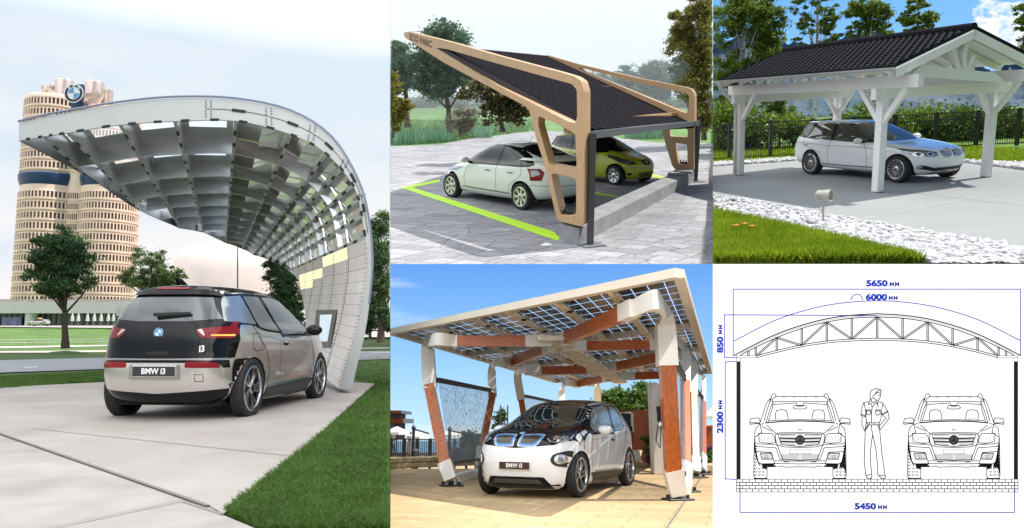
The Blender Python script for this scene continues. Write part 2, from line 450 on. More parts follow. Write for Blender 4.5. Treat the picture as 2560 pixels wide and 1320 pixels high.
def badge(parent, M, r, ring=None, letters=False):
    """round emblem: dark ring, four quarters; M places it, local z outwards"""
    b = MB(); b.lathe([(r*.62, .004), (r*.97, .004), (r, .001), (r, -.01)], M, 40)
    o = ob('emblem', b, ring or MT['blackgloss'], parent, flat=False)
    b = MB(); b.lathe([(r*.93, .0052), (r*.985, .0055), (r*1.01, .003)], M, 40); b.lathe([(r*.6, .0052), (r*.64, .0052)], M, 40)
    ob('emblem_rim', b, MT['chrome'], o, flat=False, local=Matrix())
    for nm, m, qs in (('blue_quarter', MT['badgeblue'], (1, 3)), ('white_quarter', MT['white'], (0, 2))):
        b = MB()
        for q in qs:
            a0 = q*PI/2; vs = [M @ V((0, 0, .005))]+[M @ V((r*.61*math.cos(a0+k*PI/16), r*.61*math.sin(a0+k*PI/16), .005)) for k in range(9)]
            b.add(vs, [(0, k, k+1) for k in range(1, 9)])
        ob(nm, b, m, o, flat=False)
    if letters:
        for ch, a in (('B', 130), ('M', 90), ('W', 50)):
            a = math.radians(a); me = text_mesh(ch, r*.42, r*.012)
            me.transform(M @ Matrix.Translation((r*.79*math.cos(a), r*.79*math.sin(a), .0065)) @ Matrix.Rotation(a-PI/2, 4, 'Z'))
            ob('letter', me, MT['white'], o, flat=False)
    return o
def P_(car, name, tree, side, poly, m, off=.004, rnd_=0, step=.05, lab=None, thick=0):
    me = patch(tree, side, poly, off, step, rnd_, thick)
    if len(me.polygons) == 0: return None
    o = ob(name, me, m, car, flat=False)
    if lab: o['label'] = lab
    return o
def mirror_part(car, x, z, w, side, m, sc_=1.):
    s = side; b = MB()
    pts = []
    for i in range(9):
        for j in range(12):
            a = PI*i/8; c = 2*PI*j/12
            pts.append((x+.09*sc_*math.sin(a)*math.cos(c)*(1.1 if math.cos(c) > 0 else .75), s*(w+.14*sc_-.125*sc_*math.cos(a)*1.0), z+.078*sc_*math.sin(a)*math.sin(c)))
    b.add(pts, [(i*12+j, i*12+(j+1) % 12, (i+1)*12+(j+1) % 12, (i+1)*12+j) for i in range(8) for j in range(12)])
    o = ob('mirror', b, m, car, flat=False, smooth=60)
    b = MB(); b.bar((x, s*(w-.08), z-.07), (x, s*(w+.06), z-.03), .09, .04)
    ob('mirror_arm', b, MT['blackplastic'], o, flat=False)
    return o
def car_body(car, rings, xm, arches, paint, name='body'):
    me, tree = car_shell(rings, xm)
    CUTS[:] = arches
    cut_arches(me, arches); res = me
    o = ob(name, res, [paint, MT['liner']], car, flat=False, smooth=38)
    return o, tree
# ---------------------------------------------------------------- the two small electric cars
def paintmat(name, col, metal=.0, rough=.3, flake=0):
    m = mat(name, col, rough, metal, coat=1); return m
def electric_car(lab, loc, rz, paint, view, sc_=1.):
    car = thing('electric_car', lab, 'car', loc, rz, sc_=sc_)
    # zmid zfront zrear xfront xrear w nf nr
    rings = [(.17, .13, .22, 3.02, -.50, .76, 4.5, 4.2),
             (.26, .20, .30, 3.16, -.64, .84, 4.4, 4.6),
             (.42, .40, .46, 3.25, -.71, .872, 4.2, 5),
             (.60, .60, .63, 3.28, -.72, .885, 4.2, 5.2),
             (.78, .80, .80, 3.24, -.69, .884, 4.1, 5.2),
             (.93, .92, .95, 3.14, -.66, .872, 4.0, 5.4),
             (1.03, 1.00, 1.10, 2.92, -.61, .842, 3.9, 5.4),
             (1.11, 1.09, 1.22, 2.48, -.56, .79, 3.8, 5.2),
             (1.24, 1.18, 1.33, 2.10, -.50, .735, 4.0, 5),
             (1.38, 1.33, 1.42, 1.73, -.44, .675, 4.0, 4.6),
             (1.49, 1.47, 1.49, 1.38, -.40, .61, 4.0, 4.4),
             (1.545, 1.53, 1.53, 1.12, -.32, .50, 3.6, 4),
             (1.572, 1.565, 1.56, .98, -.15, .30, 3, 3),
             (1.58, 1.58, 1.575, .8, 0, .08, 2, 2)]
    body, tree = car_body(car, rings, 1.25, [(0, .385, .86), (2.57, .385, .86)], paint)
    rz_ = (lambda z: z+.068*max(0, min(1, (z-.15)/.15, (1.42-z)/.34))) if view == 'rear' else (lambda z: z)
    patch = lambda tr, sd, poly, *a, **k: globals()['patch'](tr, sd, [(p[0], rz_(p[1])) for p in poly] if sd == 'rear' else poly, *a, **k)
    P = lambda nm, sd, poly, *a, **k: P_(car, nm, tree, sd, [(p[0], rz_(p[1])) for p in poly] if sd == 'rear' else poly, *a, **k)
    bg, gl = MT['blackgloss'], MT['glass']
    for x, y, st in ((0, .795, 1), (0, -.795, 1), (2.57, .775, 1), (2.57, -.775, 1)):
        wheel(car, x, y, .35, .165, 'turbine', MT['i3rim'], .262, rot=.3 if x else .9)
    # black roof and hood
    roof = [(2.0, .60), (1.6, .66), (1.2, .64), (.3, .62), (-.36, .56), (-.43, .3), (-.44, 0), (-.43, -.3), (-.36, -.56), (.3, -.62), (1.2, -.64), (1.6, -.66), (2.0, -.60), (1.5, 0)]
    P('roof_panel', 'top', [(1.30, .5), (.5, .60), (-.30, .575), (-.43, .35), (-.45, 0), (-.43, -.35), (-.30, -.575), (.5, -.60), (1.30, -.5), (1.42, 0)], bg, .004)
    if view == 'front':
        P('hood', 'top', [(3.10, 0), (3.09, .35), (3.0, .60), (2.85, .76), (2.5, .86), (2.15, .84), (1.95, .70), (2.1, .4), (2.18, 0), (2.1, -.4), (1.95, -.70), (2.15, -.84), (2.5, -.86), (2.85, -.76), (3.0, -.60), (3.09, -.35)], bg, .005, step=.06)
        P('front_mask', 'front', [(-.76, .93), (-.77, 1.03), (-.5, 1.06), (.5, 1.06), (.77, 1.03), (.76, .93), (.62, .815), (.45, .80), (0, .765), (-.45, .80), (-.62, .815)], bg, .006)
        P('windshield', 'front', [(-.70, 1.12), (-.62, 1.33), (-.52, 1.475), (-.3, 1.50), (0, 1.505), (.3, 1.50), (.52, 1.475), (.62, 1.33), (.70, 1.12), (.4, 1.075), (0, 1.06), (-.4, 1.075)], MT['windshield'], .006, .04)
        for s in (-1, 1):
            lab2 = None
            f = [(s*.05, .80), (s*.06, .955), (s*.30, .965), (s*.43, .95), (s*.37, .83), (s*.31, .79)]
            g = P('grille', 'front', f, MT['ringblue'], .014, .03)
            for nm, sc2, mm, of in (('grille_surround', 1.10, MT['grilleSilver'], .010), ('grille_opening', .84, MT['grilleBlack'], .017)):
                cx, cy = s*.235, .875
                me = patch(tree, 'front', [((a-cx)*sc2+cx, (b-cy)*(sc2*(.86 if sc2 < 1 else 1.03))+cy+(.010 if sc2 < 1 else 0)) for a, b in f], of, .05, .03)
                if g: ob(nm, me, mm, g, flat=False)
            hl = P('headlight', 'front', [(s*.48, .905), (s*.51, .935), (s*.77, 1.02), (s*.785, .97), (s*.76, .88), (s*.62, .83), (s*.53, .845)], MT['darklamp'], .012, .02)
            if hl:
                for cx in (.605, .695):
                    me = patch(tree, 'front', ell(s*cx, .912, .040, .032), .016); ob('lamp', me, MT['lampbright'], hl, flat=False)
                me = patch(tree, 'front', line_poly([(s*.495, .905), (s*.54, .86), (s*.62, .845), (s*.745, .885), (s*.77, .96)], .016), .018, .05); ob('light_strip', me, MT['lampbright'], hl, flat=False)
            fp = P('fog_lamp_pod', 'front', [(s*.57, .57), (s*.585, .645), (s*.64, .69), (s*.80, .735), (s*.83, .60), (s*.83, .44), (s*.80, .47), (s*.70, .485), (s*.62, .505)], MT['blackplastic'], .008, .05)
            if fp:
                me = patch(tree, 'front', ell(s*.69, .60, .072, .072), .014, .02); ob('fog_lamp', me, MT['lampbright'], fp, flat=False)
                me = patch(tree, 'front', ell(s*.69, .60, .030, .030), .017, .02); ob('fog_bulb', me, MT['lampglass'], fp, flat=False)
        P('lower_trim', 'front', [(-.83, .50), (-.86, .28), (-.78, .16), (-.4, .12), (.4, .12), (.78, .16), (.86, .28), (.83, .50), (.80, .47), (.795, .30), (.70, .235), (.55, .215), (-.55, .215), (-.70, .235), (-.795, .30), (-.80, .47)], MT['blackplastic'], .006)
        P('air_intake', 'front', [(-.46, .335), (-.56, .20), (.56, .20), (.46, .335)], MT['blackgloss'], .009, .02)
        P('air_intake_grille', 'front', [(-.38, .30), (-.43, .235), (.43, .235), (.38, .30)], MT['meshgrey'], .012, .02)
        # plate
        Y = Matrix(((0, 0, 1, 3.285), (1, 0, 0, 0), (0, 1, 0, .50), (0, 0, 0, 1)))
        b = MB(); b.box((3.280, 0, .50), (.02, .54, .125), bev=.004); pl = ob('number_plate', b, MT['chrome'], car, flat=False)
        b = MB(); b.box((3.287, 0, .50), (.012, .52, .108)); ob('plate_face', b, MT['platebrown'], pl, flat=False)
        me = text_mesh('BMW i3', .085, .0028); me.transform(Y @ Matrix.Translation((0, 0, .0095))); ob('plate_lettering', me, MT['white'], pl, flat=False)
        hit, n, _, _ = tree.ray_cast(V((2.98, 0, 3)), V((0, 0, -1)))
        q = n.to_track_quat('Z', 'Y').to_matrix().to_4x4()
        badge(car, Matrix.Translation(hit+n*.012) @ n.to_track_quat('Z', 'X').to_matrix().to_4x4() @ Matrix.Rotation(PI/2, 4, 'Z'), .052, MT['ringblue'])
        b = MB(); b.tube([(2.18, .55, 1.10), (2.10, .1, 1.125), (2.14, -.45, 1.11)], .012, 6); ob('wiper', b, MT['blackplastic'], car, flat=False)
    if view == 'rear':
        # black tailgate
        P('tailgate', 'rear', [(-.80, .655), (-.815, .86), (-.78, 1.03), (-.72, 1.12), (-.60, 1.30), (-.555, 1.44), (.555, 1.44), (.60, 1.30), (.72, 1.12), (.78, 1.03), (.815, .86), (.80, .655), (.74, .64), (-.74, .64)], bg, .006)
        rw = P('rear_window', 'rear', [(-.66, 1.09), (-.55, 1.27), (-.49, 1.40), (.49, 1.40), (.55, 1.27), (.66, 1.09), (.3, 1.06), (-.3, 1.06)], MT['rearglass'], .010)
        b = MB()
        for k in range(9):
            pass
        P('spoiler', 'rear', [(-.57, 1.415), (-.50, 1.47), (-.2, 1.50), (.2, 1.50), (.50, 1.47), (.57, 1.415), (.3, 1.43), (-.3, 1.43)], bg, .03)
        P('brake_light', 'rear', [(-.20, 1.485), (-.20, 1.503), (.20, 1.503), (.20, 1.485)], MT['redlens'], .034)
        for s in (-1, 1):
            tl = P('tail_light', 'rear', [(s*.80, .93), (s*.775, 1.01), (s*.52, .985), (s*.42, .955), (s*.50, .875), (s*.78, .87)], MT['redlens'] if s < 0 else MT['redlensdull'], .011, .03)
            if tl:
                me = patch(tree, 'rear', [(s*.44, .965), (s*.52, .90), (s*.54, .905), (s*.49, .975)], .015); ob('pale_lens', me, MT['paleLens'], tl, flat=False)
                if s < 0:
                    me = patch(tree, 'rear', [(s*.60, .895), (s*.60, .91), (s*.78, .915), (s*.78, .895)], .016); ob('lit_strip', me, MT['lampamber'], tl, flat=False)
                    me = patch(tree, 'rear', [(s*.715, .92), (s*.77, .92), (s*.765, 1.06), (s*.735, 1.055)], .015); ob('upper_lens', me, MT['redlens'], tl, flat=False)
            P('reflector', 'rear', [(s*.72, .545), (s*.69, .60), (s*.62, .612), (s*.36, .612), (s*.35, .548)], MT['redlens'], .014, .03)
        P('handle_slot', 'rear', [(-.13, .685), (-.14, .725), (.14, .725), (.13, .685)], MT['seam'], .009)
        P('tailgate_gap', 'rear', line_poly([(-.76, .645), (0, .638), (.76, .645)], .014), MT['chromedull'], .012)
        P('bumper_band', 'rear', [(-.77, .63), (-.78, .545), (.78, .545), (.77, .63)], bg, .007, step=.02)
        P('bumper', 'rear', [(-.72, .565), (-.82, .34), (-.78, .315), (0, .275), (.78, .315), (.82, .34), (.72, .565), (.68, .60), (.30, .60), (-.30, .60), (-.68, .60)], paint, .012, .04)
        P('rear_apron', 'rear', [(-.80, .64), (-.875, .64), (-.884, .42), (-.87, .27), (-.80, .20), (-.4, .15), (.4, .15), (.80, .20), (.87, .27), (.884, .42), (.875, .64), (.80, .64), (.78, .36), (0, .29), (-.78, .36)], MT['blackgloss'], .009, .02, step=.015)
        # black flank behind rear wheel
        for sd in ('right', 'left'):
            P('rear_flank_trim', sd, [(-.76, .66), (-.655, .66), (-.60, .56), (-.43, .41), (-.37, .26), (-.40, .18), (-.6, .18), (-.76, .3)], MT['blackgloss'], .007, step=.015)
        P('tow_cover', 'rear', line_poly([(-.56, .40), (-.56, .475), (-.47, .475), (-.47, .40), (-.56, .40)], .007), MT['seam'], .0135)
        b = MB(); b.box((-.735, 0, rz_(.505)), (.03, .60, .165), bev=.006); ps = ob('plate_recess', b, MT['chromedull'], car, flat=False)
        b = MB(); b.box((-.742, 0, rz_(.51)), (.03, .535, .125), bev=.004); pl = ob('number_plate', b, MT['chrome'], car, flat=False)
        b = MB(); b.box((-.75, 0, rz_(.51)), (.02, .515, .108)); ob('plate_face', b, MT['plategrey'], pl, flat=False)
        Y = Matrix(((0, 0, -1, -.7605), (-1, 0, 0, 0), (0, 1, 0, rz_(.51)), (0, 0, 0, 1)))
        me = text_mesh('BMW i3', .088, .003); me.transform(Y @ Matrix.Translation((0, 0, .0015))); ob('plate_lettering', me, MT['white'], pl, flat=False)
        me = text_mesh('i3', .10, .004); me.transform(Matrix(((0, 0, -1, -.715), (-1, 0, 0, -.55), (0, 1, 0, rz_(.755)), (0, 0, 0, 1)))); ob('model_lettering', me, MT['white'], car, flat=False)
        hit, n, _, _ = tree.ray_cast(V((-3, 0.02, rz_(.93))), V((1, 0, 0)))
        if n.x > 0: n = -n
        badge(car, Matrix.Translation(hit+n*.012) @ Matrix(((0, 0, -1, 0), (-1, 0, 0, 0), (0, 1, 0, 0), (0, 0, 0, 1))), .058, MT['badgeblue'])
        b = MB(); b.bar((-.63, .10, 1.205), (-.60, -.33, 1.225), .045, .04, w2=.025, h2=.025); ob('wiper', b, MT['blackplastic'], car, flat=False)
        b = MB(); b.add([(-.30, -.022, 1.56), (-.30, .022, 1.56), (-.12, .03, 1.57), (-.12, -.03, 1.57), (-.37, -.006, 1.645), (-.37, .006, 1.645), (-.24, .01, 1.64), (-.24, -.01, 1.64)], [(0, 1, 5, 4), (1, 2, 6, 5), (2, 3, 7, 6), (3, 0, 4, 7), (4, 5, 6, 7)]); ob('roof_antenna', b, MT['blackgloss'], car, flat=False)
    # flanks
    side = 'left' if view == 'front' else 'right'
    for sd in (side,):
        P('window_surround', sd, [(-.50, 1.10), (-.40, 1.36), (-.30, 1.445), (.2, 1.485), (.9, 1.49), (1.35, 1.455), (1.75, 1.30), (2.25, 1.03), (2.05, .955), (1.5, .975), (.98, .955), (.93, .94), (.86, 1.0), (.35, 1.03), (.05, 1.10)], bg, .006, .05)
        P('quarter_window', sd, [(-.46, 1.13), (-.36, 1.33), (-.27, 1.42), (.06, 1.45), (.16, 1.10)], MT['sideglass'], .010, .03)
        P('rear_side_window', sd, [(.22, 1.07), (.11, 1.445), (.55, 1.455), (.83, 1.02), (.4, 1.045)], MT['sideglass'], .010, .03)
        P('front_side_window', sd, [(.92, .99), (.66, 1.455), (1.0, 1.46), (1.32, 1.425), (1.66, 1.28), (1.98, 1.06), (1.9, .99)], MT['sideglass'], .010, .03)
        P('sill_trim', sd, [(.44, .33), (2.16, .36), (2.10, .30), (1.98, .22), (1.9, .17), (.45, .17)], MT['blackplastic'], .012, .02)
        P('sill_strip', sd, line_poly([(.46, .345), (1.2, .362), (1.98, .372)], .018), MT['blueSteel'], .014)
        P('rear_door_seam', sd, line_poly([(.05, 1.09), (.16, .95), (.34, .80), (.46, .60), (.44, .36)], .009), MT['seam'], .005)
        P('front_door_seam', sd, line_poly([(.89, .97), (.83, .80), (.84, .37)], .006), MT['seam'], .005)
        P('door_front_seam', sd, line_poly([(2.02, .97), (2.13, .80), (2.16, .60), (2.08, .37)], .009), MT['seam'], .005)
        P('crease', sd, line_poly([(-.1, .985), (.4, .96), (.86, .91), (1.5, .895), (2.1, .88)], .006), MT['seamlight'], .004)
        dh = P('door_handle', sd, ell(1.02, .865, .095, .026), MT['seam'], .006)
        if dh:
            me = patch(tree, sd, [(.94, .872), (.945, .888), (1.09, .888), (1.10, .872)], .028, .03, .01, thick=.012); ob('grip', me, paint, dh, flat=False)
        P('charging_flap', sd, line_poly([(-.02, .83), (0, 1.0), (.21, .99), (.24, .80), (.05, .785), (-.02, .83)], .008), MT['seam'], .005)
    mirror_part(car, 1.80, 1.045, .86, -1 if side == 'right' else 1, MT['blackgloss'] if view == 'rear' else paint)
    if view == 'front': mirror_part(car, 1.80, 1.045, .86, -1, paint)
    # underside
    b = MB(); b.box((1.25, 0, .24), (3.3, 1.3, .12)); ob('underbody', b, MT['liner'], car, flat=False)
    return car
MT['i3rim'] = mat('two tone rim', (.55, .55, .57), .22, 1)
MT['windshield'] = mat('windshield glass', (.035, .045, .045), .015, .25, coat=1, spec=1)
MT['rearglass'] = mat('rear glass', (.02, .024, .026), .02, .1, coat=1, spec=1)
MT['sideglass'] = mat('side glass reflecting', (.33, .36, .38), .14, .55, spec=.5)
MT['grilleSilver'] = mat('grille silver', (.65, .68, .72), .25, .6)
MT['grilleBlack'] = mat('grille closed panel', (.035, .026, .012), .25, 0, coat=.6)
MT['lampbright'] = mat('lamp reflector', (.75, .78, .82), .12, .85, coat=1)
MT['meshgrey'] = mat('intake mesh', (.05, .055, .06), .5)
MT['platebrown'] = mat('plate brown', (.055, .022, .014), .45)
MT['plategrey'] = mat('plate dark grey', (.035, .034, .036), .4)
MT['redlensdull'] = mat('red lens dull', (.17, .02, .02), .15, spec=.3)
MT['lampamber'] = emit('amber lamp glow', (1, .45, .10), 1.6)
MT['chromedull'] = mat('satin trim', (.36, .34, .32), .35, .7)
MT['blueSteel'] = mat('blue steel strip', (.20, .32, .42), .2, .7)
MT['seamlight'] = mat('crease shade', (.28, .27, .26), .4)
# ---------------------------------------------------------------- the other cars
def saloon(name, lab, loc, rz, rings, xm, wb, wr, arch, track, paint, rimm, style, ri=None, sc_=1., rot=0):
    car = thing(name, lab, 'car', loc, rz, sc_=sc_)
    body, tree = car_body(car, rings, xm, [(0, arch, track+.06), (wb, arch, track+.06)], paint)
    for x in (0, wb):
        for y in (-track, track): wheel(car, x, y, wr, .21, style, rimm, ri, rot=rot+x)
    b = MB(); b.box((wb/2, 0, .25), (wb+.6, 1.2, .12)); ob('underbody', b, MT['liner'], car, flat=False)
    return car, tree, (lambda *a, **k: P_(car, *a[:1], tree, *a[1:], **k))

def touring(lab, loc, rz, paint, sc_=1.):
    R = [(.20, .18, .26, 3.28, -.80, .74, 4.2, 4.2), (.28, .26, .33, 3.42, -.93, .85, 4, 4.4), (.45, .45, .5, 3.55, -1.0, .90, 3.6, 4.4), (.60, .60, .65, 3.58, -1.02, .907, 3.5, 4.4),
         (.74, .73, .82, 3.52, -.98, .90, 3.5, 4.4), (.86, .80, .93, 3.36, -.95, .88, 3.4, 4.4), (.94, .87, 1.02, 2.95, -.91, .835, 3.4, 4.4), (.99, .94, 1.10, 2.30, -.84, .77, 3.6, 4.2),
         (1.14, 1.10, 1.18, 1.93, -.82, .71, 3.8, 4.2), (1.30, 1.27, 1.31, 1.50, -.74, .64, 3.8, 4), (1.385, 1.37, 1.37, 1.22, -.64, .57, 3.4, 3.6), (1.425, 1.41, 1.415, 1.0, -.48, .40, 3, 3), (1.44, 1.43, 1.43, .7, 0, .12, 2, 2)]
    car, tree, P = saloon('estate_car', lab, loc, rz, R, 1.4, 2.81, .325, .365, .80, paint, MT['i3rim'], 'multi', .235, sc_)
    gl, bg = MT['darkglass'], MT['blackgloss']
    P('window_surround', 'right', [(-.81, 1.06), (-.66, 1.30), (-.47, 1.38), (.3, 1.405), (.9, 1.40), (1.3, 1.34), (1.75, 1.13), (2.12, .94), (1.6, .925), (.6, .955), (-.3, .99), (-.70, 1.02)], bg, .005)
    P('quarter_window', 'right', [(-.76, 1.06), (-.62, 1.28), (-.45, 1.35), (-.16, 1.37), (-.34, 1.01)], MT['clearglass'], .009, .02)
    P('rear_side_window', 'right', [(-.27, 1.0), (-.06, 1.365), (.60, 1.38), (.62, .965)], gl, .009, .02)
    P('front_side_window', 'right', [(.70, .96), (.69, 1.38), (.95, 1.375), (1.25, 1.325), (1.70, 1.10), (1.85, .95)], gl, .009, .02)
    P('windshield', 'front', [(-.72, 1.0), (-.62, 1.24), (-.53, 1.345), (-.3, 1.385), (.3, 1.385), (.53, 1.345), (.62, 1.24), (.72, 1.0), (.4, .955), (-.4, .955)], MT['clearglass'], .006)
    for x0, pts in ((0, [(-.36, 1.0), (-.30, .80), (.0, .72), (.36, .62), (.42, .40)]), (1, [(.66, .955), (.64, .60), (.66, .30)]), (2, [(1.80, .93), (1.90, .72), (1.95, .50), (1.90, .30)])):
        P('door_seam', 'right', line_poly(pts, .012), MT['seamgrey'], .004)
    P('hood_seam', 'right', line_poly([(1.95, .93), (2.6, .85), (3.15, .77)], .010), MT['seamgrey'], .004)
    P('sill_crease', 'right', line_poly([(.36, .335), (1.2, .32), (2.4, .33)], .03), MT['seamgrey'], .004)
    P('shoulder_crease', 'right', line_poly([(-.8, .86), (.4, .83), (1.8, .80), (2.3, .80)], .008), MT['seamgrey'], .004)
    for x in (.50, -.42+.08):
        d = P('door_handle', 'right', [(x, .80), (x+.01, .83), (x+.22, .822), (x+.22, .80)], MT['seamgrey'], .006)
        if d: ob('grip', patch(tree, 'right', [(x+.0, .81), (x+.01, .835), (x+.21, .83), (x+.21, .81)], .025, thick=.01), paint, d, flat=False)
    for s in (-1, 1):
        h = P('headlight', 'front', [(s*.40, .655), (s*.42, .72), (s*.60, .765), (s*.82, .80), (s*.83, .74), (s*.74, .64), (s*.5, .625)], MT['lampglass'], .009)
        if h:
            for cx in (.55, .70): ob('lamp', patch(tree, 'front', ell(s*cx, .69, .058, .048), .014), MT['lampbright'], h, flat=False); ob('lamp_core', patch(tree, 'front', ell(s*cx, .69, .030, .026), .018), MT['darklamp'], h, flat=False)
            ob('brow', patch(tree, 'front', line_poly([(s*.41, .715), (s*.6, .762), (s*.82, .795)], .018), .013), MT['darklamp'], h, flat=False)
        g = P('grille', 'front', [(s*.03, .63), (s*.03, .745), (s*.09, .775), (s*.27, .77), (s*.33, .73), (s*.30, .635), (s*.25, .60), (s*.07, .60)], MT['chrome'], .014, .02)
        if g:
            ob('grille_opening', patch(tree, 'front', rounded([(s*.045, .635), (s*.045, .74), (s*.095, .76), (s*.265, .755), (s*.312, .725), (s*.285, .64), (s*.245, .613), (s*.08, .613)], .02), .018), MT['liner'], g, flat=False)
            for k in range(8): x = .07+k*.03; ob('grille_slat', patch(tree, 'front', [(s*x, .625), (s*x, .752), (s*(x+.012), .752), (s*(x+.012), .625)], .024), MT['chrome'], g, flat=False)
        P('fog_lamp', 'front', ell(s*.68, .39, .035, .035), MT['lampbright'], .02)
        P('tail_light', 'right', [(-.92, .80), (-.90, .90), (-.72, .91), (-.80, .82)], MT['redlens'], .008) if s < 0 else None
    P('air_intake', 'front', [(-.80, .36), (-.80, .43), (-.62, .43), (-.45, .37), (.45, .37), (.62, .43), (.80, .43), (.80, .36), (.60, .33), (.40, .29), (-.40, .29), (-.60, .33)], MT['blackplastic'], .008, .03)
    P('lower_intake', 'front', line_poly([(-.42, .235), (.42, .235)], .03), MT['blackplastic'], .01)
    hit, n, _, _ = tree.ray_cast(V((3.42, 0, 3)), V((0, 0, -1))); badge(car, Matrix.Translation(hit+n*.008) @ n.to_track_quat('Z', 'X').to_matrix().to_4x4() @ Matrix.Rotation(PI/2, 4, 'Z'), .045, MT['blackgloss'])
    mirror_part(car, 1.72, .98, .86, -1, paint); mirror_part(car, 1.72, .98, .86, 1, paint)
    b = MB(); b.tube([(-.4, -.60, 1.385), (-.3, -.60, 1.415), (.9, -.60, 1.415), (1.05, -.59, 1.385)], .014, 6); ob('roof_rail', b, MT['chrome'], car, flat=False)
    return car
MT['darkglass'] = mat('brown tinted glass', (.030, .022, .018), .03, 0, coat=1, spec=.8)
MT['clearglass'] = mat('pale tinted glass', (.09, .10, .085), .05, 0, spec=.6)
MT['seamgrey'] = mat('paint seam', (.16, .17, .18), .5)
def liftback(lab, loc, rz, paint, sc_=1.):
    R = [(.20, .20, .28, 3.15, -.60, .72, 4, 4), (.28, .27, .36, 3.26, -.72, .80, 3.8, 4.2), (.45, .45, .52, 3.34, -.80, .85, 3.4, 4.4), (.62, .60, .68, 3.33, -.82, .862, 3.3, 4.4),
         (.78, .72, .86, 3.22, -.80, .855, 3.2, 4.4), (.90, .81, 1.02, 2.98, -.77, .835, 3.2, 4.4), (.98, .90, 1.14, 2.70, -.70, .79, 3.3, 4.2), (1.06, 1.0, 1.20, 2.38, -.60, .73, 3.6, 4),
         (1.22, 1.18, 1.26, 1.98, -.30, .665, 3.6, 3.8), (1.36, 1.34, 1.36, 1.58, .10, .60, 3.4, 3.4), (1.44, 1.42, 1.43, 1.30, .40, .52, 3.2, 3), (1.48, 1.47, 1.47, 1.15, .62, .36, 3, 3), (1.49, 1.49, 1.49, 1.0, .8, .1, 2, 2)]
    car, tree, P = saloon('liftback_car', lab, loc, rz, R, 1.3, 2.70, .31, .35, .765, paint, MT['limerim'], 'seven', .225, sc_)
    bg, gl = MT['blackgloss'], MT['glass']
    P('window_surround', 'left', [(-.35, 1.05), (-.12, 1.22), (.35, 1.385), (.9, 1.44), (1.35, 1.415), (1.85, 1.22), (2.32, .98), (2.0, .93), (1.0, .96), (.1, .98), (-.2, 1.0)], bg, .005)
    P('quarter_window', 'left', [(-.28, 1.05), (-.08, 1.19), (.02, 1.22), (.02, 1.0), (-.15, 1.02)], gl, .009)
    P('rear_side_window', 'left', [(.08, 1.0), (.08, 1.25), (.38, 1.36), (.78, 1.41), (.84, .98)], gl, .009)
    P('front_side_window', 'left', [(.93, .975), (.87, 1.41), (1.15, 1.41), (1.38, 1.375), (1.8, 1.19), (2.2, .97)], gl, .009)
    for s in ('left',):
        for pts in ([(.02, .98), (-.0, .80), (.38, .55), (.42, .35)], [(.88, .965), (.86, .6), (.88, .33)], [(1.98, .93), (2.05, .75), (2.12, .6), (2.1, .34)]):
            P('door_seam', s, line_poly(pts, .012), MT['seamgrey'], .004)
        P('side_moulding', s, [(.40, .33), (.40, .36), (2.2, .37), (2.2, .34)], MT['seamgrey'], .006)
        for x in (.25, 1.08):
            P('door_handle', s, [(x, .82), (x, .85), (x+.20, .845), (x+.20, .82)], MT['seamgrey'], .012)
    P('rear_window', 'top', [(.35, .50), (-.35, .52), (-.45, 0), (-.35, -.52), (.35, -.50), (.45, 0)], gl, .006)
    P('tailgate_glass', 'rear', [(-.62, 1.0), (-.60, 1.12), (.60, 1.12), (.62, 1.0)], gl, .006)
    P('spoiler', 'rear', [(-.70, 1.12), (-.66, 1.17), (.66, 1.17), (.70, 1.12)], paint, .03)
    for s in (-1, 1):
        t = P('tail_light', 'rear', [(s*.80, .70), (s*.79, .96), (s*.70, .98), (s*.66, .90), (s*.71, .72)], MT['redlens'], .008)
        if t: ob('clear_lens', patch(tree, 'rear', [(s*.79, .78), (s*.78, .93), (s*.73, .94), (s*.71, .86)], .013), MT['lampglass'], t, flat=False)
        P('headlight', 'front', [(s*.5, .70), (s*.6, .78), (s*.82, .84), (s*.80, .72), (s*.6, .66)], MT['lampglass'], .008)
    P('bumper_seam', 'rear', line_poly([(-.8, .60), (0, .58), (.8, .60)], .012), MT['seamgrey'], .004)
    mirror_part(car, 1.93, 1.03, .82, 1, paint)
    b = MB(); b.tube([(.62, 0, 1.47), (.48, 0, 1.64)], .006, 5); ob('roof_antenna', b, MT['blackplastic'], car, flat=False)
    return car
MT['limerim'] = mat('rim pale', (.62, .66, .54), .3, .8)
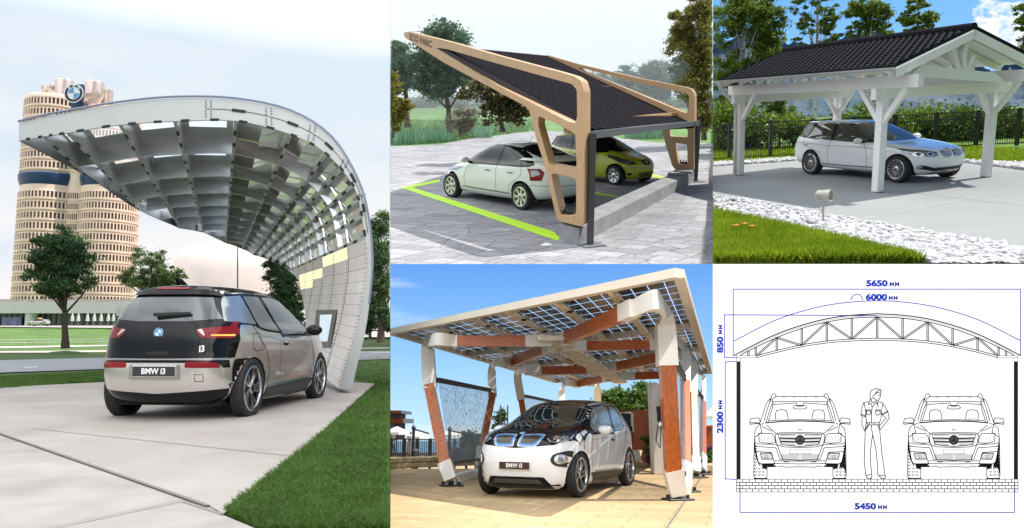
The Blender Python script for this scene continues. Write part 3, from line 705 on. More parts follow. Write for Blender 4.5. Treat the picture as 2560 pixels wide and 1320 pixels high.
def hatchback(lab, loc, rz, paint, sc_=1.):
    R = [(.19, .19, .26, 2.95, -.40, .72, 3.8, 4), (.27, .26, .34, 3.05, -.50, .80, 3.6, 4), (.43, .42, .5, 3.13, -.56, .84, 3.2, 4.2), (.60, .58, .65, 3.13, -.58, .85, 3.1, 4.2),
         (.76, .72, .82, 3.04, -.56, .845, 3.0, 4.4), (.90, .82, .98, 2.82, -.54, .825, 3.0, 4.4), (1.0, .93, 1.08, 2.48, -.50, .78, 3.2, 4.4), (1.10, 1.06, 1.16, 2.16, -.46, .72, 3.6, 4.2),
         (1.26, 1.22, 1.29, 1.78, -.38, .66, 3.8, 4), (1.40, 1.38, 1.40, 1.44, -.30, .60, 3.6, 3.8), (1.48, 1.47, 1.47, 1.16, -.2, .52, 3.2, 3.4), (1.52, 1.51, 1.51, .95, 0, .34, 3, 3), (1.53, 1.53, 1.53, .7, .2, .1, 2, 2)]
    car, tree, P = saloon('hatchback_car', lab, loc, rz, R, 1.2, 2.46, .30, .335, .745, paint, MT['alloy'], 'seven', .205, sc_)
    bg, gl = MT['blackgloss'], MT['glass']
    P('window_surround', 'right', [(-.35, 1.12), (-.25, 1.36), (.3, 1.44), (.9, 1.45), (1.3, 1.39), (1.75, 1.18), (2.15, .98), (1.7, .955), (.8, 1.0), (0, 1.06)], bg, .005)
    P('rear_side_window', 'right', [(-.28, 1.13), (-.2, 1.34), (.3, 1.41), (.6, 1.42), (.66, 1.03), (.0, 1.09)], gl, .009)
    P('front_side_window', 'right', [(.74, 1.02), (.68, 1.42), (.95, 1.415), (1.25, 1.36), (1.66, 1.17), (1.9, 1.0)], gl, .009)
    P('windshield', 'front', [(-.70, 1.04), (-.61, 1.26), (-.52, 1.43), (-.3, 1.465), (.3, 1.465), (.52, 1.43), (.61, 1.26), (.70, 1.04), (.4, .99), (-.4, .99)], gl, .006)
    for pts in ([(.70, 1.02), (.66, .6), (.70, .33)], [(1.75, .96), (1.83, .75), (1.86, .5), (1.80, .33)], [(-.05, 1.05), (.15, .8), (.36, .6), (.38, .35)]):
        P('door_seam', 'right', line_poly(pts, .012), MT['seamgrey'], .004)
    P('door_handle', 'right', [(.82, .84), (.82, .87), (1.02, .865), (1.02, .84)], MT['seamgrey'], .012)
    for s in (-1, 1):
        h = P('headlight', 'front', [(s*.42, .66), (s*.46, .73), (s*.62, .82), (s*.74, .92), (s*.77, .85), (s*.72, .70), (s*.6, .64)], MT['hatchlamp'], .008)
        if h: ob('lamp', patch(tree, 'front', ell(s*.60, .71, .05, .04), .012), MT['lampbright'], h, flat=False)
        P('fog_lamp', 'front', ell(s*.60, .36, .045, .04), MT['blackplastic'], .008)
    g = P('grille', 'front', [(-.22, .77), (.22, .77), (.16, .62), (0, .59), (-.16, .62)], MT['blackplastic'], .008)
    if g: ob('emblem', patch(tree, 'front', ell(0, .70, .05, .035), .016), MT['chrome'], g, flat=False)
    P('lower_intake', 'front', [(-.38, .40), (.38, .40), (.34, .27), (-.34, .27)], MT['blackplastic'], .008)
    for k in range(3): P('intake_slat', 'front', [(-.36, .30+k*.04), (.36, .30+k*.04), (.36, .31+k*.04), (-.36, .31+k*.04)], paint, .014)
    P('bumper_seam', 'front', line_poly([(-.78, .60), (-.3, .54), (.3, .54), (.78, .60)], .012), MT['seamgrey'], .004)
    mirror_part(car, 1.62, 1.06, .80, -1, paint)
    return car
MT['hatchlamp'] = mat('smoked headlamp', (.10, .10, .11), .08, .3, coat=1)
# ---------------------------------------------------------------- plants
nr = np.random.default_rng(11)
def leafcloud(name, blobs, n, size, ncl=60, spread=.16, k=4, droop=0, aspect=.55, flat=False):
    """many leaf-sized faces gathered in clumps through the volume of ellipsoids (x, y, z, rx, ry, rz)"""
    B = np.array(blobs, float); vol = B[:, 3]*B[:, 4]*B[:, 5]; p = vol**.8/np.sum(vol**.8)
    i = nr.choice(len(B), ncl, p=p); d = nr.normal(size=(ncl, 3)); d /= np.linalg.norm(d, axis=1)[:, None]
    r = nr.random(ncl)**.42; C = B[i, :3]+d*r[:, None]*B[i, 3:6]
    sz = B[i, 3:6].mean(1)*spread*nr.uniform(.6, 1.7, ncl)
    j = nr.integers(0, ncl, n); P = C[j]+nr.normal(size=(n, 3))*sz[j][:, None]*np.array([1, 1, .62])
    a = nr.normal(size=(n, 3)); a[:, 2] = a[:, 2]*.6-droop; a /= np.linalg.norm(a, axis=1)[:, None]
    b = np.cross(a, nr.normal(size=(n, 3))); b /= np.linalg.norm(b, axis=1)[:, None]
    s = size*nr.uniform(.6, 1.35, n)[:, None]
    Vt = np.stack([P-a*s*.5, P+b*s*aspect*.5, P+a*s*.5, P-b*s*aspect*.5], 1).reshape(-1, 3)
    return fastmesh(name, Vt, None, 4), C
def limbs(base, top, C, r0, n=9, wig=.12, seed=1, r1=None):
    R = random.Random(seed); b = MB(); base, top = V(base), V(top); H = (top-base).length
    pts = [base+(top-base)*(k/8)+V((R.uniform(-1, 1), R.uniform(-1, 1), 0))*wig*H*.12*(k > 0) for k in range(9)]
    rr = [r0*(1.25 if k == 0 else 1-.75*k/8) for k in range(9)]
    b.tube(pts, rr, 8)
    idx = R.sample(range(len(C)), min(n, len(C)))
    for q in idx:
        t = V(C[q]); k = min(7, max(2, int(8*((t.z-base.z)/H*.62)))); s = pts[k]; m = s*.5+t*.5+V((R.uniform(-1, 1), R.uniform(-1, 1), .3))*H*.03
        b.tube([s, m, t], [rr[k]*.5, rr[k]*.32, rr[k]*.1], 5)
    return b
def tree(name, lab, cat, base, top, blobs, n, size, leaf, bark, r0, ncl=70, group=None, seed=1, nl=10, spread=.16, droop=0, aspect=.55, wig=.12):
    t = thing(name, lab, cat, base, 0, group)
    me, C = leafcloud('crown', blobs, n, size, ncl, spread, droop=droop, aspect=aspect)
    ob('trunk', limbs(base, top, C, r0, nl, wig, seed), bark, t, smooth=60)
    ob('crown', me, leaf, t)
    return t
def inside(poly, X, Y):
    c = np.zeros(len(X), bool); n = len(poly); j = n-1
    for i in range(n):
        xi, yi = poly[i]; xj, yj = poly[j]
        c ^= ((yi > Y) != (yj > Y)) & (X < (xj-xi)*(Y-yi)/((yj-yi)+1e-12)+xi); j = i
    return c
def grass(name, lab, pan, poly, n, h, w, m, lean=.35, kind='stuff', cat='grass'):
    """blades: points spread over the picture polygon and dropped on the ground, so near turf is dense"""
    xs = [p[0] for p in poly]; ys = [p[1] for p in poly]
    X = nr.uniform(min(xs), max(xs), n*3); Y = nr.uniform(min(ys), max(ys), n*3); k = inside(poly, X, Y); X, Y = X[k][:n], Y[k][:n]
    D = np.stack([(X-1280)/F, np.ones(len(X)), -(Y-660)/F], 1) @ np.array(pan.R)
    t = -pan.h/D[:, 2]; G = D*t[:, None]; G[:, 2] = 0
    return blades(name, lab, G, h, w, m, lean, kind, cat)
def blades(name, lab, G, h, w, m, lean=.35, kind='stuff', cat='grass', parent=None):
    n = len(G); a = nr.uniform(0, 2*PI, n); H = h*nr.uniform(.45, 1.25, n); W = w*nr.uniform(.7, 1.4, n)
    dx = np.stack([np.cos(a), np.sin(a), np.zeros(n)], 1)*W[:, None]/2
    ln = nr.normal(size=(n, 3))*lean; ln[:, 2] = 0; T = G+ln*H[:, None]; T[:, 2] += H
    mid = G+ln*H[:, None]*.3; mid[:, 2] = G[:, 2]+H*.55
    Vt = np.stack([G-dx, G+dx, mid+dx*.8, T, mid-dx*.8], 1).reshape(-1, 3)
    me = fastmesh(name, Vt, None, 5)
    o = ob(name, me, m, parent)
    if parent is None: label(o, lab, cat, None, kind)
    return o
def sheet(name, poly, z, m, lab=None, kind='structure', pan=None):
    """flat ground polygon given in picture coordinates"""
    b = MB(); b.add([CUR.g(x, y, z) for x, y in poly], [tuple(range(len(poly)))])
    bm = bmesh.new(); me = b.mesh(name); bm.from_mesh(me); bmesh.ops.recalc_face_normals(bm, faces=bm.faces)
    if bm.faces[0].normal.z < 0: bmesh.ops.reverse_faces(bm, faces=bm.faces)
    bm.to_mesh(me); bm.free()
    return label(ob(name, me, m), lab, None, None, kind)
def flat(name, x0, y0, x1, y1, z, m, kind='structure'):
    b = MB(); b.add([(x0, y0, z), (x1, y0, z), (x1, y1, z), (x0, y1, z)], [(0, 1, 2, 3)]); return label(ob(name, b, m), None, None, None, kind)
def skyshell(R, m, az0, az1, el0, el1, n=24):
    b = MB(); b.grid(lambda u, v: V((R*math.sin(math.radians(az0+(az1-az0)*u))*math.cos(math.radians(el0+(el1-el0)*v)), R*math.cos(math.radians(az0+(az1-az0)*u))*math.cos(math.radians(el0+(el1-el0)*v)), CUR.h+R*math.sin(math.radians(el0+(el1-el0)*v)))), n, n)
    me = b.mesh('sky'); me.shade_smooth(); return label(ob('sky', me, m), None, None, None, 'structure')
BARK = mat('brown bark', (.075, .055, .042), .9, var=.5, vs=9, bump=.4, bs=30)
BARKG = mat('grey bark', (.14, .12, .10), .9, var=.4, vs=9)
# ================================================================ 1: metal canopy with the silver car
use(L)
skyL = skymat('overcast evening sky', [(0.0, (.88, .79, .74)), (.10, (.80, .79, .80)), (.22, (.62, .72, .80)), (.36, (.64, .73, .82)), (.62, (2.6, 2.7, 2.8)), (1, (3.4, 3.45, 3.5))],
              [(1.8, .45, .75, (.84, .82, .82), 1, 2.6, (0, 0, .3), 5), (2.6, .52, .8, (.50, .65, .78), 1, 3.4, (3, 1, 0), 4)], 1.0)
skyshell(330, skyL, -150, -8, -12, 90, 40)
# unseen glowing sheet added overhead: blocks the sun here and throws fill light
Li = L.M.inverted()
def wl_(x, y, z): return Li @ V((x, y, z))
b = MB(); b.add([wl_(-70, -6, 1.4), wl_(2.4, -6, 1.4), wl_(7.4, 44, 18.6), wl_(-70, 44, 18.6)], [(0, 1, 2, 3)]); o_ = label(ob('sky', b, skyL), None, None, None, 'structure'); PAN.pop(o_)
grassG = NT('lawn'); grassG.ln(grassG.ramp(grassG.math('ADD', grassG.math('MULTIPLY', grassG.noise(1.3, 6), .5), grassG.math('MULTIPLY', grassG.noise(60, 3), .5)), [(.3, (.035, .075, .016)), (.7, (.10, .17, .035))]), grassG.b.inputs['Base Color']); grassG.b.inputs['Roughness'].default_value = .9; grassG.bump(grassG.noise(90, 2), .8); LAWN = grassG.m
LAWN2 = mat('far lawn', (.075, .15, .028), .95, var=.3, vs=.35)
conc = NT('pale concrete slab'); c = conc.ramp(conc.math('ADD', conc.math('MULTIPLY', conc.noise(.7, 6), .7), conc.math('MULTIPLY', conc.noise(30, 4), .3)), [(.3, (.24, .205, .18)), (.42, (.36, .315, .28)), (.6, (.43, .385, .35)), (.75, (.50, .46, .425))])
conc.ln(c, conc.b.inputs['Base Color']); conc.b.inputs['Roughness'].default_value = .62; conc.bump(conc.noise(60, 4), .15); CONC = conc.m
flat('ground', -200, 1, 30, 330, -.02, LAWN)
sheet('road', [(-300, 942), (-300, 908), (1200, 871), (1200, 889)], 0.012, mat('asphalt pale', (.30, .30, .32), .7, var=.12, vs=.6))
sheet('road_marking', [(60, 918), (60, 919.5), (95, 917.5), (95, 916)], .018, MT['white'])
sheet('path', [(-300, 886), (-300, 881), (1200, 866), (1200, 869)], 0.012, mat('pale gravel path', (.42, .38, .34), .9, var=.2, vs=2))
sheet('path', [(-300, 876), (-300, 872), (320, 861), (320, 864)], 0.014, mat('white path', (.62, .58, .54), .9, var=.1, vs=2))
# raised lawn bank in front of the pavilion
b = MB(); b.add([L.g(-400, 873), L.g(320, 862), L.at(320, 820, 118), L.at(-400, 813, 118), V((-160, 300, 2.5)), V((20, 300, 2.5))], [(0, 1, 2, 3), (3, 2, 5, 4)]); label(ob('lawn_bank', b, LAWN2), None, None, None, 'structure')
sheet('concrete_slab', [(-200, 978), (262, 955), (760, 948), (937, 959), (803, 1080), (558, 1284), (520, 1262), (-150, 1030)], .03, CONC)
sheet('pavement', [(-400, 990), (-150, 1031), (520, 1263.5), (560, 1288), (660, 1330), (900, 1500), (-500, 1500)], .024, mat('pavement concrete', (.39, .35, .315), .7, var=.24, vs=1.1, bump=.1, bs=60))
J = mat('joint line', (.20, .18, .17), .9)
def joint(pts, w=.012, z=.034):
    b = MB(); G = [L.g(x, y, z) for x, y in pts]
    for p, q in zip(G, G[1:]): n = (q-p).cross(V((0, 0, 1))).normalized()*w/2; b.add([p-n, p+n, q+n, q-n], [(0, 1, 2, 3)])
    return b
b = joint([(80, 1071), (735, 1140)]); b.v += []; label(ob('paving_joint', b, J), None, None, None, 'structure')
label(ob('paving_joint', joint([(90, 1325), (455, 1250), (560, 1284)], .012, .036), J), None, None, None, 'structure')
label(ob('paving_joint', joint([(-150, 1031), (520, 1263)], .03, .036), J), None, None, None, 'structure')
grassL = leafmat('turf blades', (.055, .12, .022), (.16, .29, .055), (.24, .34, .08), .3, 2.2)
grass('grass', 'mown green lawn beside the pale concrete slab', L, [(937, 961), (806, 1082), (563, 1286), (660, 1330), (1000, 1330), (1000, 893), (890, 893), (880, 950)], 90000, .05, .007, grassL, .5)
grass('grass', 'strip of mown lawn between road and concrete slab', L, [(-10, 944), (262, 930), (262, 953), (-10, 976)], 16000, .06, .014, grassL, .5)
# ---- round office tower of joined cylinders
PEACH = mat('tower cladding with sunset tint', (.88, .68, .55), .5, .1, var=.06, vs=.4)  # sunset glow put into the colour; the cladding itself is silver
WIN = mat('tower window glass', (.13, .085, .06), .2, .3)
BLUEB = mat('tower blue storey', (.015, .05, .13), .35)
D = 135.; mp = D/1800
tw = thing('office_tower', 'tall round office tower of joined cylinders with blue band and round emblem', 'tower', L.at(185, 840, D))
def zpx(y, dd=D): return L.at(185, y, dd).z
def cylinder_tower(cx, rpx, ytop, bands):
    c = L.at(cx, 600, D); R = rpx*mp
    def T(z): return Matrix.Translation((c.x, D+R*.2, z))
    shell = MB(); n = 56
    ys = bands; prof = []
    # solid core
    core = MB(); core.lathe([(R*.955, zpx(ys[-1]+30)), (R*.955, zpx(ytop+4))], Matrix.Translation((c.x, D+R*.2, 0)), n)
    for y in ys:
        z1, z0 = zpx(y-5.2), zpx(y+9.5)
        # spandrel below the window row
        zb = zpx(y+14.8)
        shell.lathe([(R*.95, z0), (R*1.0, z0), (R*1.004, z0-.3), (R*1.0, zb), (R*.95, zb)], Matrix.Translation((c.x, D+R*.2, 0)), n)
        shell.lathe([(R*.95, z1+.15), (R*.99, z1+.15), (R*.99, z1), (R*.95, z1)], Matrix.Translation((c.x, D+R*.2, 0)), n)
        for k in range(n):
            a = 2*PI*k/n; ca, sa = math.cos(a), math.sin(a)
            if sa > .35: continue
            shell.box((c.x+R*.975*ca, D+R*.2+R*.975*sa, (z0+z1)/2), (R*.05, R*.042, z1-z0), a)
    shell.lathe([(R*.99, zpx(ys[0]-5)), (R*.99, zpx(ytop+3)), (R*.97, zpx(ytop)), (0, zpx(ytop))], Matrix.Translation((c.x, D+R*.2, 0)), n)
    ob('facade', shell, PEACH, tw, smooth=30)
    for y in ys:
        w = MB(); w.lathe([(R*.965, zpx(y+9.5)), (R*.965, zpx(y-5.2))], Matrix.Translation((c.x, D+R*.2, 0)), n, PI, 2*PI); ob('window_row', w, WIN, tw)
    ob('core_wall', core, PEACH, tw)
    return c.x, R
up1 = [267+k*25.7 for k in range(7)]; lo = [493+k*25.6 for k in range(11)]
cxL, RL = cylinder_tower(119, 78, 250, [y for y in up1 if y < 425]+lo)
cxR, RR = cylinder_tower(262, 68, 278, [y for y in up1 if 280 < y < 425]+lo)
cylinder_tower(190, 40, 262, [y for y in up1 if y < 425]+lo)
b = MB()
for cx, R in ((cxL, RL), (cxR, RR)):
    b.lathe([(R*1.0, zpx(441)), (R*1.03, zpx(444)), (R*1.02, zpx(455)), (R*.95, zpx(472)), (R*.90, zpx(480))], Matrix.Translation((cx, D+R*.2, 0)), 56)
ob('blue_storey', b, BLUEB, tw, smooth=40)
b = MB()
for cx, w, y0, y1 in ((147, 23, 193, 262), (223, 24, 198, 262), (110, 11, 205, 262), (259, 11, 217, 275)):
    c = L.at(cx, 200, D); b.lathe([(w*mp, zpx(y1+20)), (w*mp, zpx(y0+4)), (w*mp*.93, zpx(y0)), (0, zpx(y0-1))], Matrix.Translation((c.x, D+2, 0)), 28)
ob('roof_cylinder', b, mat('tower top metal', (.60, .50, .44), .3, .5), tw, smooth=40)
TRM = mat('truss metal', (.62, .50, .43), .4, .2)
for p, q in (((118, 222), (165, 248)), ((165, 240), (124, 240)), ((250, 232), (205, 243)), ((250, 238), (222, 262)), ((108, 215), (118, 248)), ((262, 225), (240, 262))): b = MB(); b.bar(L.at(*p, D-2), L.at(*q, D-2), .7, .7); ob('roof_truss', b, TRM, tw)
b = MB(); c = L.at(185, 235, D-3); b.box((c.x, D-2.2, c.z-.2), (34*mp, .8, 60*mp)); ob('emblem_frame', b, BLUEB, tw)
badge(tw, MW[tw].inverted() @ L.M @ Matrix.Translation(L.at(184, 233, D-4.5)) @ Matrix.Rotation(PI/2, 4, 'X'), 24*mp, mat('emblem black', (.02, .02, .022), .3), True)
# ---- low pavilion at its foot
pv = thing('pavilion', 'long low white building with a glazed front below the tower', 'building', L.at(100, 812, 112))
D2 = 112.
PW = mat('pavilion white', (.66, .63, .62), .6, var=.05, vs=.5)
def pr(name, x0, y0, x1, y1, d, m, par, th=1.): 
    b = MB(); p, q = L.at(x0, y1, d), L.at(x1, y0, d); b.box(((p.x+q.x)/2, d+th/2, (p.z+q.z)/2), (q.x-p.x, th, q.z-p.z)); return ob(name, b, m, par)
pr('roof_edge', -60, 755, 345, 783, D2, PW, pv, 6)
pr('roof_planter', -60, 748, 330, 755, D2+1, mat('planter grey', (.33, .31, .28), .8, var=.3, vs=2), pv, 5)
pr('glass_front', -60, 783, 330, 814, D2+2.5, mat('pavilion glass', (.07, .10, .10), .12, .2, var=.4, vs=.5), pv, .3)
for x in range(-50, 330, 14): pr('mullion', x, 784, x+1.6, 814, D2+2, PW, pv, .3)
b = MB(); c = L.at(68, 800, D2); b.lathe([(13*mp*.9, L.at(0, 783, D2).z), (13*mp*.9, L.at(0, 814, D2).z)], Matrix.Translation((c.x, D2+1, 0)), 24); ob('column', b, PW, pv, smooth=40)
pr('shop_sign', 4, 793, 54, 812, D2+1.8, mat('violet window display', (.30, .28, .60), .4, var=.5, vs=1), pv, .2)
pr('wall_wing', 290, 768, 345, 790, D2-4, mat('wing wall', (.52, .51, .51), .6), pv, 2)
for k, x in enumerate((160, 180, 195, 218, 235, 252, 270, 283)):
    c = L.at(x, 812, 108); t = thing('closed_parasol', '%s closed white parasol from the left before the glazed pavilion front' % ('first', 'second', 'third', 'fourth', 'fifth', 'sixth', 'seventh', 'eighth')[k], 'parasol', c, 0, 'closed parasols before the pavilion')
    b = MB(); b.lathe([(.05, 0), (.05, .5), (.28, .55), (.2, 1.2), (.05, 1.75)], Matrix.Translation(c), 10); ob('cover', b, mat('parasol cloth', (.55, .54, .54), .8), t, smooth=50)
    b = MB(); b.lathe([(.3, 0), (.3, .1), (0, .1)], Matrix.Translation(c), 10); ob('base', b, MT['seamgrey'], t)
# ---- pale bowl-shaped museum
b = MB(); c = L.at(560, 836, 122); m2 = 122/1800
prof = [(r*m2, L.at(560, y, 122).z) for r, y in ((196, 760), (194, 720), (190, 680), (184, 645), (172, 620), (145, 604), (95, 597), (0, 594))]
b.lathe(prof, Matrix.Translation((c.x, 122+10, 0)), 60)
bowl = ob('museum_bowl', b, mat('bowl metal', (.96, .78, .75), .7, .0, var=.03, vs=.3), smooth=40); label(bowl, 'pale metal bowl-shaped museum behind the car roof', 'building')
# ---- lamp pole, railing, sedan with roof sign
c = L.g(594, 862); t = thing('lamp_pole', 'thin dark grey pole rising behind the silver car roof', 'pole', c)
b = MB(); dd = c.y; b.tube([c, L.at(594, 700, dd), L.at(594, 616, dd)], [.10, .08, .06], 8); ob('pole', b, mat('pole grey', (.09, .10, .11), .5), t)
b = MB(); b.tube([c, c+V((0, 0, .3))], .16, 8); ob('foot', b, MT['seamgrey'], t)
t = thing('railing', 'pale metal railing along the path below the pavilion lawn', 'railing', L.g(120, 866)); RM = mat('railing metal', (.50, .49, .47), .5)
A0, A1 = L.g(-40, 867), L.g(300, 861)
for k in range(13):
    p = A0.lerp(A1, k/12); b = MB(); b.bar(p, p+V((0, 0, .62)), .06, .06); ob('post', b, RM, t)
for h in (.62, .35): b = MB(); b.bar(A0+V((0, 0, h)), A1+V((0, 0, h)), .05, .05); ob('rail', b, RM, t)
car = liftback('white sedan with an orange roof sign before the pavilion', L.at(112, 815, 104), PI, mat('taxi white', (.62, .60, .56), .35, coat=.5), .72)
b = MB(); b.box((1.1, 0, 1.55), (.3, .9, .22), bev=.03); ob('roof_sign', b, mat('orange sign', (.70, .32, .04), .5), car, flat=False)
# ---- trees
LF1 = leafmat('deep green leaves', (.025, .065, .024), (.085, .18, .055), (.15, .24, .08), .3, .5)
LF2 = leafmat('olive leaves', (.05, .085, .028), (.14, .20, .06), (.22, .24, .09), .35, .5)
def pxtree(name, lab, d, base, top, blobs, n, size, leaf, bark, r0, **k):
    mm = d/1800; B = []
    for x, y, rx, ry in blobs:
        c = L.at(x, y, d) if CUR is L else CUR.at(x, y, d); B.append((c.x, c.y, c.z, rx*mm, rx*mm, ry*mm))
    g = CUR.at(base[0], base[1], d)
    return tree(name, lab, 'tree', g, CUR.at(top[0], top[1], d), B, n, size, leaf, bark, r0, **k)
pxtree('leafy_tree', 'dark green round street tree on the verge in front of the tower', 42, (163, 871), (158, 640), [(158, 640, 62, 55), (120, 660, 45, 45), (195, 650, 45, 45), (155, 595, 38, 32), (110, 610, 32, 28), (150, 720, 60, 30), (200, 700, 38, 32), (95, 690, 30, 25)], 26000, .15, LF1, BARK, .20, ncl=190, nl=26, spread=.14)
b = MB(); c = L.at(163, 871, 42); b.lathe([(1.2, 0), (.6, .12), (0, .16)], Matrix.Translation((c.x, c.y, -.01)), 16); label(ob('ground_mound', b, LAWN), None, None, None, 'structure')
pxtree('leafy_tree', 'loose olive-green tree behind the left end of the silver car roof', 70, (380, 800), (378, 640), [(372, 650, 42, 36), (330, 695, 38, 28), (425, 690, 36, 26), (380, 700, 55, 30)], 14000, .2, LF2, BARKG, .18, ncl=130, nl=20, spread=.12)
pxtree('leafy_tree', 'dense green tree seen between car roof and canopy wall', 36, (715, 858), (712, 690), [(705, 700, 42, 36), (690, 672, 34, 26), (735, 745, 42, 36), (700, 760, 45, 30), (735, 800, 36, 30)], 22000, .12, LF1, BARK, .16, ncl=140, nl=14, spread=.16)
pxtree('leafy_tree', 'tall dark tree at the right behind the steel canopy leg', 44, (952, 856), (945, 580), [(948, 560, 30, 36), (940, 620, 44, 50), (960, 700, 44, 52), (938, 770, 36, 30), (975, 800, 30, 26)], 28000, .15, LF1, BARK, .22, ncl=130, nl=16, spread=.2)
pxtree('leafy_tree', 'small far tree low beside the canopy leg', 80, (925, 848), (925, 810), [(915, 812, 30, 20), (968, 806, 30, 20)], 8000, .26, LF2, BARKG, .2, ncl=50, nl=6)
# ---- the swept steel canopy
STEEL = NT('brushed aluminium plate'); c = STEEL.ramp(STEEL.noise(1.2, 5), [(.3, (.50, .51, .52)), (.7, (.62, .62, .62))]); STEEL.ln(c, STEEL.b.inputs['Base Color']); STEEL.b.inputs['Metallic'].default_value = .75; STEEL.b.inputs['Roughness'].default_value = .42; STEEL = STEEL.m
STEELD = mat('rib aluminium', (.66, .67, .69), .27, .8, var=.08, vs=2)
EDGE = mat('canopy fascia', (.46, .47, .46), .5, .15, var=.06, vs=1.5)
DARK = mat('slot black', (.012, .012, .013), .7)
DN = 13.2
cn = thing('steel_canopy', 'swept aluminium canopy with coffered underside curving down into one leg over the silver car', 'canopy', L.g(880, 972))
inn = spline([(47, 352), (110, 341), (170, 332), (300, 312), (437, 303), (590, 302), (727, 336), (816, 384), (883, 463), (905, 540), (917, 650), (908, 740), (892, 820), (868, 900), (848, 972)], 4)
out = spline([(47, 308), (110, 292), (170, 281), (300, 259), (437, 246), (590, 250), (727, 280), (830, 345), (895, 450), (922, 545), (932, 650), (926, 740), (913, 830), (896, 900), (880, 972)], 4)
KK = [0, 1.4, 3.8, 6.4, 7.3, 9.6, 10, 10, 8, 6, 3.8, 3.2, 2.6, 2.1, 1.8]
NS = len(inn); IN = [L.at(p.x, p.y, DN) for p in inn]; OUT = [L.at(p.x, p.y, DN) for p in out]
dirD = L.d(552, 749); dirD = dirD/dirD.y; STEP = .233*DN
def KU(i): t = i/4; k = min(int(t), len(KK)-2); return KK[k]+(KK[k+1]-KK[k])*(t-k)
OPEN = 38                                      # coffers up to this sample, closed wall beyond
# near fascia and the arcs behind it
def arc(k, i0, i1, th=.05):
    o = dirD*(STEP*k); b = MB(); A = [IN[i]+o for i in range(i0, i1+1)]; B = [OUT[i]+o for i in range(i0, i1+1)]
    b.strip(A, B); b.strip([p+dirD*th for p in B], [p+dirD*th for p in A]); b.strip([p+dirD*th for p in A], A); b.strip(B, [p+dirD*th for p in B]); return b
ob('fascia', arc(0, 0, NS-1, .06), EDGE, cn)
for k in range(1, 10):
    ii = [i for i in range(NS) if KU(i) >= k and i <= OPEN]
    if len(ii) > 1: ob('arc_rib', arc(k, ii[0], ii[-1], .05), STEELD, cn)
ribs = [2, 4, 6, 8, 10, 12, 14, 16, 17.95, 20, 22, 24, 26, 28, 30, 32, 34, 36, 38]
ribs = [4, 8, 12, 16, 20, 24, 28, 30, 32, 34, 36, 38]
def lerpL(Lst, t): k = min(int(t), len(Lst)-2); return Lst[k].lerp(Lst[k+1], t-k)
cross = []
for r in ribs:
    a, o = lerpL(IN, r), lerpL(OUT, r); e = dirD*(STEP*KU(r)); n = (lerpL(IN, min(r+.5, NS-1.001))-lerpL(IN, r-.5)).normalized()*.025; b = MB()
    b.prism([a+dirD*.065, o+dirD*.065, o+e, a+e], -n, n); ob('cross_rib', b, STEELD, cn)
    w = n*2.2; s = MB(); off = (a-o).normalized()*.006
    for k in range(int(KU(r))+1):
        for f in (.32, .68):
            if k+f > KU(r): continue
            c0 = a+dirD*(STEP*(k+f-.07))+off; c1 = a+dirD*(STEP*(k+f+.07))+off; s.add([c0-w*.55, c0+w*.55, c1+w*.55, c1-w*.55], [(0, 1, 2, 3)])
    ob('rib_slot', s, DARK, cn)
    b = MB(); b.prism([a-w*.6+dirD*.065, a+w*.6+dirD*.065, a+w*.6+e, a-w*.6+e], off*.2, off*.7); ob('rib_flange', b, EDGE, cn)
# far raking edge beam
ed = MB(); pts = [(i, KU(i)) for i in range(0, 41)]
A = [lerpL(IN, i)+dirD*(STEP*k) for i, k in pts]; B = [lerpL(OUT, i)+dirD*(STEP*k) for i, k in pts]; ed.strip(A, B); ed.strip([p+V((.03, .03, 0)) for p in B], [p+V((.03, .03, 0)) for p in A]); ob('raking_edge', ed, STEELD, cn)
# roof skin with a rooflight in every coffer
tl = NT('translucent rooflight'); tr = tl.new('BsdfTranslucent'); tr.inputs[0].default_value = (.88, .90, .92, 1); mx = tl.new('MixShader'); mx.inputs[0].default_value = .75; tp = tl.new('BsdfTransparent'); tl.ln(tr.outputs[0], mx.inputs[1]); tl.ln(tp.outputs[0], mx.inputs[2]); tl.ln(mx.outputs[0], tl.out.inputs[0]); ROOFL = tl.m
sk = MB(); sk2 = MB()
cuts = [0]+ribs
for a, c in zip(cuts, cuts[1:]):
    for k in range(10):
        ka, kc = min(KU(a), k+1), min(KU(c), k+1); 
        if ka <= k and kc <= k: continue
        def S(u, v):
            i = a+(c-a)*u; return lerpL(OUT, i)+dirD*(STEP*min(k+v, max(KU(i), k)))
        g = [0, .16, .86, 1]; gv = [0, .2, .72, 1]
        for x in range(3):
            for y in range(3):
                q = [S(g[x], gv[y]), S(g[x+1], gv[y]), S(g[x+1], gv[y+1]), S(g[x], gv[y+1])]
                if x == 1 and y == 1 and a < 20: lt = MB(); lt.add(q, [(0, 1, 2, 3)]); ob('rooflight', lt, ROOFL, cn)
                else: (sk if a < 20 else sk2).add(q, [(0, 1, 2, 3)])
ob('roof_skin', sk, STEELD, cn); ob('roof_skin', sk2, mat('polished skin', (.88, .88, .87), .16, .95), cn)

